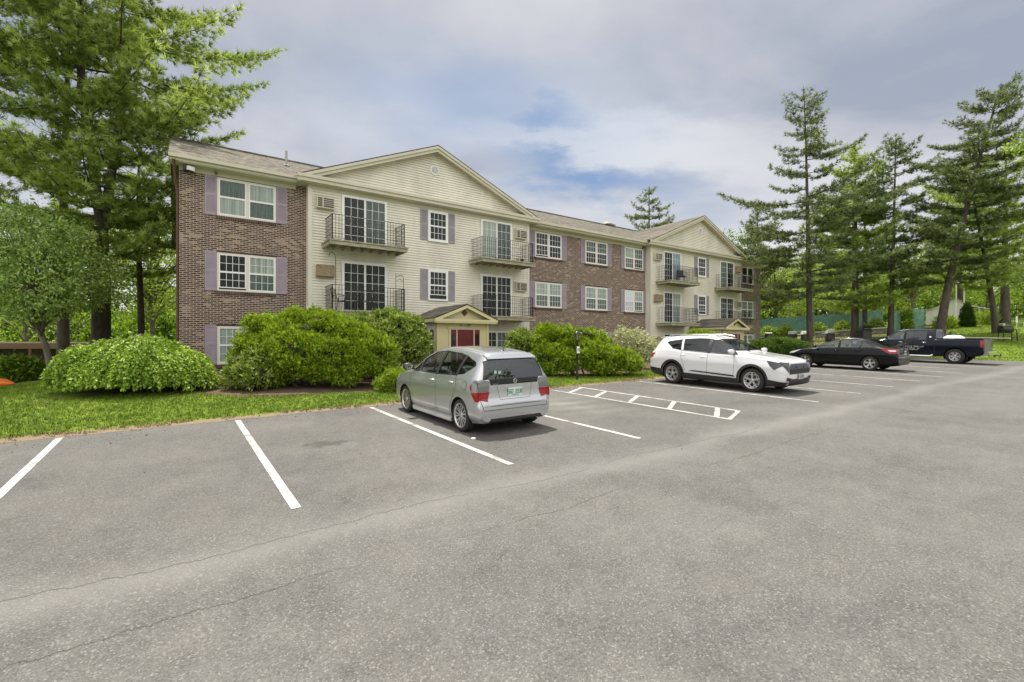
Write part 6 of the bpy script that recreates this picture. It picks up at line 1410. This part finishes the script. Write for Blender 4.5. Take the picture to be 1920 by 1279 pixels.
b=MB(); b.tube([(-1.35,.35,1.34),(-1.38,.3,1.55),(-1.5,.1,1.66),(-1.5,-.3,1.68),(-1.4,-.5,1.55),(-1.36,-.55,1.34)],.028,8); b.tube([(-1.38,.3,1.5),(-1.4,-.5,1.52)],.02,6); b.tube([(-1.5,.0,1.66),(-1.3,.05,1.35)],.02,6); ob=b.build('yard_machine_frame',M_iron); thing(ob,'dark tubular machine frame standing in the pickup bed behind the cab','machine'); onto(ob,TRUCK)
# ---------------------------------------------------------------- street furniture and background structures
M_lampmetal=mat('painted_black_metal',(.014,.014,.015),.35); M_lampglass=mat('lantern_glass',(.16,.16,.15),.15)
def lamp_post(u,n,h,label,sign=False):
    r=empty('lamp_post',G3(u,n)); face(r); thing(r,label,'lamp post','lamp posts along the lawn')
    b=MB(); b.lathe([(.045,-.1),(.045,.45),(.036,.5),(.032,h-.42),(.05,h-.40),(.04,h-.36)],14); b.build('post',M_lampmetal,r)
    b=MB(); b.lathe([(.03,h-.36),(.07,h-.33),(.075,h-.31),(0,h-.31)],14)
    for k in range(4):
        a=math.pi/4+k*math.pi/2; b.bar((.07*math.cos(a),.07*math.sin(a),h-.32),(.10*math.cos(a),.10*math.sin(a),h-.08),.012)
    b.lathe([(.13,h-.09),(.12,h-.07),(.05,h+.0),(.02,h+.02),(.015,h+.06),(0,h+.06)],12); b.build('lantern_frame',M_lampmetal,r)
    b=MB(); b.lathe([(.055,h-.31),(.085,h-.09)],12); b.build('lantern_glass',M_lampglass,r)
    if sign:
        b=MB(); b.box(-.02,.085,-.065,-.05,h-.80,h-.55); s=b.build('number_sign',M_white,r)
        b=MB(); seg_text(b,'15',.0,h-.72,-.066,.09,.03,lambda p,q,d:(p,d,q)); b.build('sign_number',M_dark,s)
    return r
lamp_post(12.02,12.83,1.78,'slim black lamp post with a small white sign before the long yew bush',True)
lamp_post(33.6,16.6,1.55,'black post with a white-topped box head beside the right end of the building')
for k in [-1]:
    r=bpy.data.objects['lamp_post.001']; b=MB(); b.box(-.19,.19,-.14,.14,1.28,1.62); b.build('meter_box',M_lampmetal,r,bevel=.02); b=MB(); b.box(-.20,.20,-.15,.15,1.63,1.72); b.build('white_cap',M_white,r,bevel=.02)
def gas_grill(px,Z,label,lid=(.16,.16,.165),s=1.,rz=0,white=False):
    u,n=at(px,Z); r=empty('gas_grill',G3(u,n)); r.rotation_euler=(0,0,R(-YAW)+rz); r.scale=(s,s,s); thing(r,label,'barbecue grill','grills on the rise')
    b=MB(); b.box(-.34,.34,-.24,.24,.18,.80); b.build('cabinet',M_dark,r,bevel=.015)
    b=MB(); b.box(-.32,-.005,-.25,-.24,.2,.62); b.box(.005,.32,-.25,-.24,.2,.62); b.build('cabinet_doors',mat('grill_door',(.04,.04,.045),.3),r)
    b=MB(); b.prism([(-.24,.80),(.24,.80),(.25,.94),(.17,1.08),(.0,1.13),(-.18,1.08),(-.25,.95)],lambda p,q,d:(d,p,q),-.33,.33); b.build('lid',mat('grill_lid',lid,.25,.3),r,bevel=.02)
    b=MB(); b.tube([(-.24,-.27,.92),(-.24,-.32,.92),(.24,-.32,.92),(.24,-.27,.92)],.012,6); b.build('handle',M_rim,r)
    for sg in (-1,1):
        b=MB(); b.box(min(sg*.34,sg*.68),max(sg*.34,sg*.68),-.20,.20,.78,.82); b.bar((sg*.62,0,.79),(sg*.36,0,.5),.02); b.build('side_shelf',M_white if white else M_dark,r)
    for x in (-.28,.28):
        b=MB(); b.lathe([(0,-.02),(.085,-.02),(.085,.02),(0,.02)],14,axis='x',org=(x,-.18,.085)); b.build('grill_wheel',M_dark,r)
    b=MB(); b.box(-.30,.30,.10,.18,0,.18); b.build('base_leg',M_dark,r)
gas_grill(1486,48.5,'grey-lidded gas grill, leftmost of the three on the crest left of the tallest pine',(.30,.30,.32))
gas_grill(1510,47.5,'white-topped gas grill half hidden by the tallest pine trunk',(.7,.7,.7),white=True)
gas_grill(1556,46.5,'gas grill with a pale side shelf between the tallest pine and the thick pine',(.45,.45,.45),white=True)
gas_grill(1622,44.5,'large all-black covered grill just right of the thick straight pine',(.012,.012,.012),1.25)
gas_grill(1428,47,'dark low grill partly hidden by the right end of the building',(.03,.04,.03),.95)
# smoker grill at the far right
u,n=at(1888,37.5); r=empty('smoker_grill',G3(u,n)); face(r); thing(r,'big black barrel grill on legs with a side table at the far right','barbecue grill','grills on the rise')
b=MB(); b.lathe([(0,-.42),(.26,-.42),(.29,-.39),(.29,.39),(.26,.42),(0,.42)],20,axis='x',org=(-.1,0,.92)); b.build('barrel',M_dark,r)
b=MB(); b.box(-.62,.30,-.22,.22,1.12,1.17); b.build('lid_shelf',M_dark,r); b=MB(); b.box(.32,.95,-.22,.22,.86,.90); b.build('side_table',M_dark,r)
for x,y in ((-.5,-.2),(-.5,.2),(.62,-.2),(.62,.2)): b=MB(); b.bar((x,y,0),(x*.9,y,.88),.05); b.build('leg',M_dark,r)
b=MB(); b.box(-.5,.62,-.2,.2,.25,.28); b.build('bottom_shelf',M_dark,r)
# green court screen
M_screen=mat('green_windscreen',(.15,.31,.25),.8,var=.25,vscale=1.5); M_screend=mat('old_green_screen',(.20,.38,.31),.75,var=.35,vscale=3)
M_pole=mat('galvanised_post',(.28,.29,.28),.5,.5)
def fence_line(name,label,cat,pxs,Zs,h,builder):
    r=empty(name,(0,0,0)); thing(r,label,cat); pts=[]
    for px,Z in zip(pxs,Zs): pts.append(at(px,Z))
    r.location=(pts[0][0],pts[0][1],gz(*pts[0])); builder(r,[(p[0]-pts[0][0],p[1]-pts[0][1],gz(*p)-gz(*pts[0])) for p in pts],h); return r
def court(r,pts,h):
    for p in pts:
        b=MB(); b.tube([(p[0],p[1],-.2+p[2]),(p[0],p[1],p[2]+h+1.6)],.035,7); b.build('post',M_pole,r)
    for a,c in zip(pts[:-1],pts[1:]):
        b=MB(); b.add([(a[0],a[1],a[2]+.25),(c[0],c[1],c[2]+.25),(c[0],c[1],c[2]+h),(a[0],a[1],a[2]+h)],[(0,1,2,3)]); d=Vector((c[1]-a[1],a[0]-c[0],0)).normalized()*.02
        b.add([tuple(Vector(v)+d) for v in b.v[:4]],[(3,2,1,0)]); b.build('screen_panel',M_screen,r)
    b=MB()
    for a,c in zip(pts[:-1],pts[1:]): b.tube([(a[0],a[1],a[2]+h+1.5),(c[0],c[1],c[2]+h+1.5)],.022,6); b.tube([(a[0],a[1],a[2]+h),(c[0],c[1],c[2]+h)],.015,6)
    b.build('top_rail',M_pole,r)
fence_line('court_fence','tall court fence with green windscreen beyond the rise','fence',[1405,1440,1480,1525,1570,1612,1655],[61,60,59,58.5,58,58,58],2.0,court)
# timber and block wall with a pale top rail
def lowwall(r,pts,h):
    b=MB()
    for a,c in zip(pts[:-1],pts[1:]): b.bar((a[0],a[1],a[2]+h*.4),(c[0],c[1],c[2]+h*.4),.25,h*.8)
    b.build('block_wall',mat('stone_block',(.22,.21,.19),.9,var=.5,vscale=3),r); b=MB()
    for a,c in zip(pts[:-1],pts[1:]): b.bar((a[0],a[1],a[2]+h),(c[0],c[1],c[2]+h),.12,.10)
    b.build('top_rail',mat('pale_rail',(.60,.58,.52),.7),r)
fence_line('low_wall','low stone wall with a pale top rail behind the grills','wall',[1528,1560,1600,1664],[51,50.5,50,49.5],.62,lowwall)
# folded green screens by the gate
for px,w_,lab in ((1682,.62,'narrow folded green netting panel left of the vine column'),(1716,1.0,'wider green netting panel between the vine column and the pool house')):
    u,n=at(px,50); r=empty('netting_panel',G3(u,n)); face(r); r.scale=(1,1,.72); thing(r,lab,'netting panel'); b=MB(); m=7; vs=[]
    for k in range(m+1):
        x=-w_+2*w_*k/m; y=.10*math.sin(k*2.2)
        for z in (.1,1.2,2.3,3.15-(.35 if (w_<.8 and k in (0,m)) else 0)): vs.append((x*(.72 if (w_<.8 and z>3-.5) else 1),y,z))
    b.add(vs,[(4*k+j,4*k+4+j,4*k+5+j,4*k+1+j) for k in range(m) for j in range(3)],0,True); vs2=[(v[0],v[1]+.05,v[2]) for v in vs]; b.add(vs2,[(4*k+1+j,4*k+5+j,4*k+4+j,4*k+j) for k in range(m) for j in range(3)],0,True); b.build('netting',M_screend,r)
    for x in (-w_-.05,w_+.05): b=MB(); b.tube([(x,0,-.1),(x,0,3.2)],.035,7); b.build('post',M_pole,r)
# pool house
u,n=at(1782,53); ph=empty('pool_house',G3(u,n)); ph.rotation_euler=(0,0,R(-YAW-36)); ph.scale=(.76,.76,.84); thing(ph,'small cream pool house with a gable roof and lean-to beyond the pickup','pool house')
M_phs=mat('pool_house_siding',(.80,.78,.72),.6,var=.06,vscale=2)
b=MB(); b.box(-.1,.1,.5,.6,.1,.2); b.v=[];b.f=[];b.m=[];b.sm=[]
b.prism([(-2.0,0),(2.3,0),(2.3,2.35),(.55,3.35),(-2.0,2.15)],lambda p,q,d:(p,d,q),0,4.5)
z=.1
while z<3.1:
    x0=-2.0; x1=2.3
    if z>2.15: x0=-2.0+(z-2.15)/1.2*2.55
    if z>2.35: x1=2.3-(z-2.35)/1.0*1.75
    b.add([(x0,-.03,z),(x1,-.03,z),(x1,-.005,z+.14),(x0,-.005,z+.14),(x0,0,z),(x1,0,z)],[(0,1,2,3),(0,4,5,1)]); z+=.15
b.build('walls',M_phs,ph)
b=MB(); b.prism([(-2.0,2.15),(-4.0,1.45),(-4.0,1.35),(-2.0,2.0)],lambda p,q,d:(p,d,q),0,4.0); b.box(-2.7,-2.0,0,.1,0,2.0); b.box(-4.0,-3.86,0,.14,0,1.4); b.box(-3.86,-2.7,.0,.14,1.15,1.42); b.build('lean_to',M_phs,ph)
b=MB()
for p in ([(-2.1,2.22),(.55,3.47),(.55,3.35),(-2.1,2.12)],[(2.7,2.25),(.55,3.47),(.55,3.35),(2.7,2.12)],[(-2.0,2.30),(-4.2,1.50),(-4.2,1.40),(-2.0,2.18)]): b.prism(p,lambda a,c,d:(a,d,c),-.25,4.7)
b.build('roof',mat('pool_roof',(.42,.40,.36),.8,var=.2,vscale=4),ph)
b=MB(); b.box(1.0,1.9,-.06,.0,0,2.05); d_=b.build('door_opening',mat('dark_doorway',(.03,.03,.032),.6),ph)
b=MB(); b.box(1.12,1.5,-.09,-.06,.9,1.5); b.box(1.1,1.45,-.09,-.06,1.6,1.85); b.build('notice_board',M_offw,ph)
b=MB(); b.lathe([(0,0),(.16,.02),(.18,.2),(.15,.65),(.12,.95),(0,1.0)],12,org=(1.72,-.15,1.0)); b.build('blue_float',mat('blue_plastic',(.03,.22,.62),.4),ph)
for x in (2.95,3.55): b=MB(); b.box(x,x+.16,-.1,.06,0,2.15); b.build('porch_post',M_white,ph)
b=MB(); b.prism([(2.3,2.45),(4.1,1.95),(4.1,1.85),(2.3,2.3)],lambda a,c,d:(a,d,c),-.3,3.5); b.build('porch_canopy',M_phs,ph)
for k,(px,h_,lab) in enumerate(((1793,4.7,'white pole with a crossbar in front of the pool house gable'),(1808,4.3,'shorter plain white pole beside the pool house'))):
    u,n=at(px,51.5); r=empty('flag_pole',G3(u,n)); face(r); thing(r,lab,'pole'); b=MB(); b.tube([(0,0,0),(0,0,h_)],[.06,.05],8); 
    b.build('pole',M_white,r)
    if k==0: b=MB(); b.tube([(-.45,0,h_-.05),(0,0,h_-.15),(.4,0,h_+.05)],.03,6); b.build('crossbar',M_white,r)
# black picket fence
def picket(r,pts,h):
    for a,c in zip(pts[:-1],pts[1:]):
        b=MB(); L=math.hypot(c[0]-a[0],c[1]-a[1]); k=int(L/.16)
        for i in range(k+1):
            t=i/k; x,y,z=[a[j]+(c[j]-a[j])*t for j in range(3)]; b.bar((x,y,z+.08),(x,y,z+h-.05),.028)
        for zz in (.2,h-.2): b.bar((a[0],a[1],a[2]+zz),(c[0],c[1],c[2]+zz),.03,.045)
        b.build('fence_panel',M_lampmetal,r)
    for p in pts: b=MB(); b.box(p[0]-.05,p[0]+.05,p[1]-.05,p[1]+.05,p[2]-.1,p[2]+h+.1); b.build('post',M_lampmetal,r)
fence_line('picket_fence','black metal picket fence right of the pool house','fence',[1836,1862,1890,1922,1960],[52,51.5,51,50.5,50],2.0,picket)
# white garden chairs at the right edge
for px,lab in ((1914,'white slatted garden chair at the right picture edge'),(1876,'white garden chair just left of the barrel grill')):
    u,n=at(px,46); r=empty('garden_chair',G3(u,n)); r.rotation_euler=(0,0,R(-YAW)+.6); thing(r,lab,'garden chair')
    b=MB(); b.box(-.28,.28,-.28,.28,.38,.42); b.build('seat',M_white,r); b=MB()
    for k in range(5): b.box(-.28+k*.12,-.20+k*.12,.26,.30,.42,1.0)
    b.build('backrest',M_white,r)
    for x,y in ((-.25,-.25),(.25,-.25),(-.25,.25),(.25,.25)): b=MB(); b.box(x-.03,x+.03,y-.03,y+.03,0,.38); b.build('leg',M_white,r)
# carport at the back left
cp=empty('carport',(-9.5,43.6,gz(-9.5,43.6))); 
A=Vector((-15.5,49.5,0)); 
thing(cp,'long low carport with a brown fascia behind the left lawn','carport')
def cpt(k,d,z):     # along the carport front, depth behind it
    u0,n0=-13.0,45.2; u1,n1=1.6,33.8; L=math.hypot(u1-u0,n1-n0); dx,dy=(u1-u0)/L,(n1-n0)/L
    return (u0+dx*k*L-dy*d*-1-(-9.5),n0+dy*k*L+dx*d-43.6,z)
M_fas=mat('brown_fascia',(.16,.085,.065),.7); M_fast=mat('pale_roof_edge',(.46,.36,.28),.7)
b=MB(); vs=[cpt(0,0,2.42),cpt(1,0,2.42),cpt(1,5.5,2.42),cpt(0,5.5,2.42)]; b.add(vs+[(v[0],v[1],2.50) for v in vs],[(3,2,1,0),(4,5,6,7),(0,1,5,4),(1,2,6,5),(2,3,7,6),(3,0,4,7)]); b.build('roof',M_fast,cp)
b=MB(); b.bar(cpt(0,-.03,2.25),cpt(1,-.03,2.25),.06,.34); b.build('fascia',M_fas,cp)
b=MB(); vs=[cpt(0,5.4,-.3),cpt(1,5.4,-.3),cpt(1,5.4,2.41),cpt(0,5.4,2.41)]; b.add(vs,[(0,1,2,3)]); vs=[cpt(1,0.2,-.3),cpt(1,5.4,-.3),cpt(1,5.4,2.41),cpt(1,.2,2.41)]; b.add([(v[0]+.05,v[1],v[2]) for v in vs],[(0,1,2,3)]); b.build('back_wall',mat('dark_boards',(.06,.045,.035),.9,var=.3,vscale=3),cp)
for k in (0.02,.2,.4,.6,.8,.98): b=MB(); p=cpt(k,.25,0); b.box(p[0]-.07,p[0]+.07,p[1]-.07,p[1]+.07,-.8,2.41); b.build('post',M_fas,cp)
struct(strip('driveway',[(-16,33),(-8.5,30.0),(-2,31.0),(-.5,40)],3.6,mat('pale_driveway',(.26,.255,.25),.9,var=.15,vscale=2)))
# orange kayak-like hull
u,n=at(2,18.6); r=empty('kayak',G3(u,n,.0)); r.rotation_euler=(0,0,R(-YAW+6)); thing(r,'bright orange rounded plastic hull lying at the left picture edge beyond the lawn','kayak')
b=MB(); pr=[]
for k in range(13): t=k/12; w_=.34*math.sin(math.pi*min(.999,max(.001,t)))**.6; pr.append((w_,-1.5+2.0*t))
b.lathe(pr,16,axis='x'); b.v=[(v[0],v[1],max(0,v[2]*.75+.08)) for v in b.v]; b.build('hull',mat('orange_plastic',(.75,.16,.015),.35,var=.2,vscale=4),r)
b=MB(); b.lathe([(.17,0),(.19,.03),(.16,.04)],18,org=(-.5,0,.30)); b.build('cockpit_rim',M_dark,r)
# balcony furniture --------------------------------------------------------
def patio_chair(x,y,z,rz,label,m=M_iron,sling=True):
    r=empty('patio_chair',(x,y,z)); r.rotation_euler=(0,0,rz); thing(r,label,'patio chair','chairs on the balconies')
    b=MB()
    for sg in (-1,1):
        b.tube([(sg*.26,-.25,0),(sg*.27,-.27,.40),(sg*.27,-.24,.62),(sg*.27,-.05,.66),(sg*.27,.18,.62),(sg*.25,.30,.0)],.013,6)
        b.tube([(sg*.23,-.24,.42),(sg*.23,.20,.38),(sg*.22,.34,.92)],.013,6)
    b.tube([(-.22,.34,.92),(.22,.34,.92)],.013,6); b.tube([(-.23,-.24,.42),(.23,-.24,.42)],.013,6); b.build('frame',m,r)
    if not sling:
        b=MB()
        for k in range(5): b.box(-.2+.09*k,-.18+.09*k,-.22,.20,.40,.408); b.bar((-.19+.09*k,.21,.40),(-.19+.09*k,.33,.88),.014,.006)
        b.build('slats',m,r); return
    b=MB(); b.prism([(-.22,.41),(.20,.375),(.33,.88),(.31,.885),(.18,.395),(-.22,.425)],lambda p,q,d:(d,p,q),-.22,.22); b.build('sling',mat('dark_mesh_fabric',(.03,.03,.03),.8),r)
patio_chair(5.45,19.75,5.24-2.13,.9,'dark metal armchair at the left end of the second storey balcony',sling=False)
patio_chair(6.35,19.55,5.24-2.13,-.7,'dark metal armchair in front of the sliding door, near the left-end armchair',sling=False)
patio_chair(28.05,19.6,7.99-2.13,-.5,'black folding armchair on the top left balcony of the far gabled section')
r=empty('plant_hook',(5.10,19.15,3.11)); thing(r,'tall black shepherd hook at the left corner of the middle balcony','plant hook'); b=MB(); b.tube([(0,0,0),(0,0,2.0),(-.03,0,2.18),(-.14,0,2.25),(-.24,0,2.18),(-.25,0,2.08)],.012,6); b.build('hook',M_iron,r)
r=empty('trellis',(7.55,19.12,3.11)); thing(r,'arched black iron trellis at the right corner of the middle balcony','trellis'); b=MB(); b.tube([(0,0,0),(0,0,1.62)],.012,6); b.tube([(.34,0,0),(.34,0,1.45),(.26,0,1.58),(.12,0,1.55),(.05,0,1.5)],.012,6); b.tube([(0,0,1.3),(.17,0,1.42),(.34,0,1.3)],.008,6)
b.build('frame',M_iron,r)
for x,lab,c in ((14.0,'small pale pot on the top right balcony of the first gabled section',(.6,.6,.55)),(14.25,'small dark pot on the top right balcony of the first gabled section',(.03,.03,.03))):
    b=MB(); b.lathe([(0,0),(.07,0),(.09,.16),(.10,.17),(.08,.15),(0,.14)],14); o=b.build('plant_pot',mat('pot',c,.7),None,(x,19.25,5.862)); thing(o,lab,'pot','pots on the top right balcony')
b=MB(); b.lathe([(0,.012),(.03,.01),(.042,-.004),(.035,-.02)],9); o=b.build('paper_scrap',M_white,None,(4.15,7.0,gz(4.15,7.0)+.02)); o.scale=(1.3,.8,.8); thing(o,'tiny crumpled white scrap on the asphalt beside the silver hatchback','litter')
# distant woodland closing the views
def woods(name,arc,Z0,h,seed,n,m):
    rg=np.random.default_rng(seed); px=rg.uniform(arc[0],arc[1],n); Z=Z0+rg.normal(0,4,n); X=(px-960)/889*Z; u=CA*X+SA*Z; v=-SA*X+CA*Z; f=rg.random(n)
    hh=h*(.72+.28*np.sin(px*.021+seed)*np.sin(px*.009)+.1*np.sin(px*.07)); z=ground_np(u,v)+hh*f**.8
    pos=np.stack([u,v,z],1); nr=np.stack([-SA*np.ones(n)*0+.5*rg.normal(size=n),-np.ones(n),.4*np.ones(n)],1)
    T,Fc=leaf_t(.15,.7); V,F_,rn=sprays(rg,pos,nr,4,.62,T,Fc,.55,droop=.3,up=.3,fan=.9); o=raw_mesh(name,V,F_,3,m,None,rn); o['kind']='stuff'
woods('distant_woods',(-260,420),66,11.5,201,9000,M_decid); woods('distant_woods',(1330,2150),92,12,202,13000,M_decid)
# trees across the lane, behind the viewer (they show in the car windows)
for k,(u,n,s) in enumerate([(-16,-20,1.1),(-5,-27,1.3),(9,-30,1.2),(22,-26,1.25),(36,-24,1.1),(-26,-6,1.2)]):
    r=copy_tree(protos[k%3]); r.location=(u,n,gz(u,n)); r.rotation_euler=(0,0,k*1.1); r.scale=(s,s,s); r['group']='trees across the lane'
    r['label']='broadleaf tree across the lane behind the viewpoint, '+['leftmost but one','left of centre','nearest the middle','right of centre','rightmost','at the left end'][k]
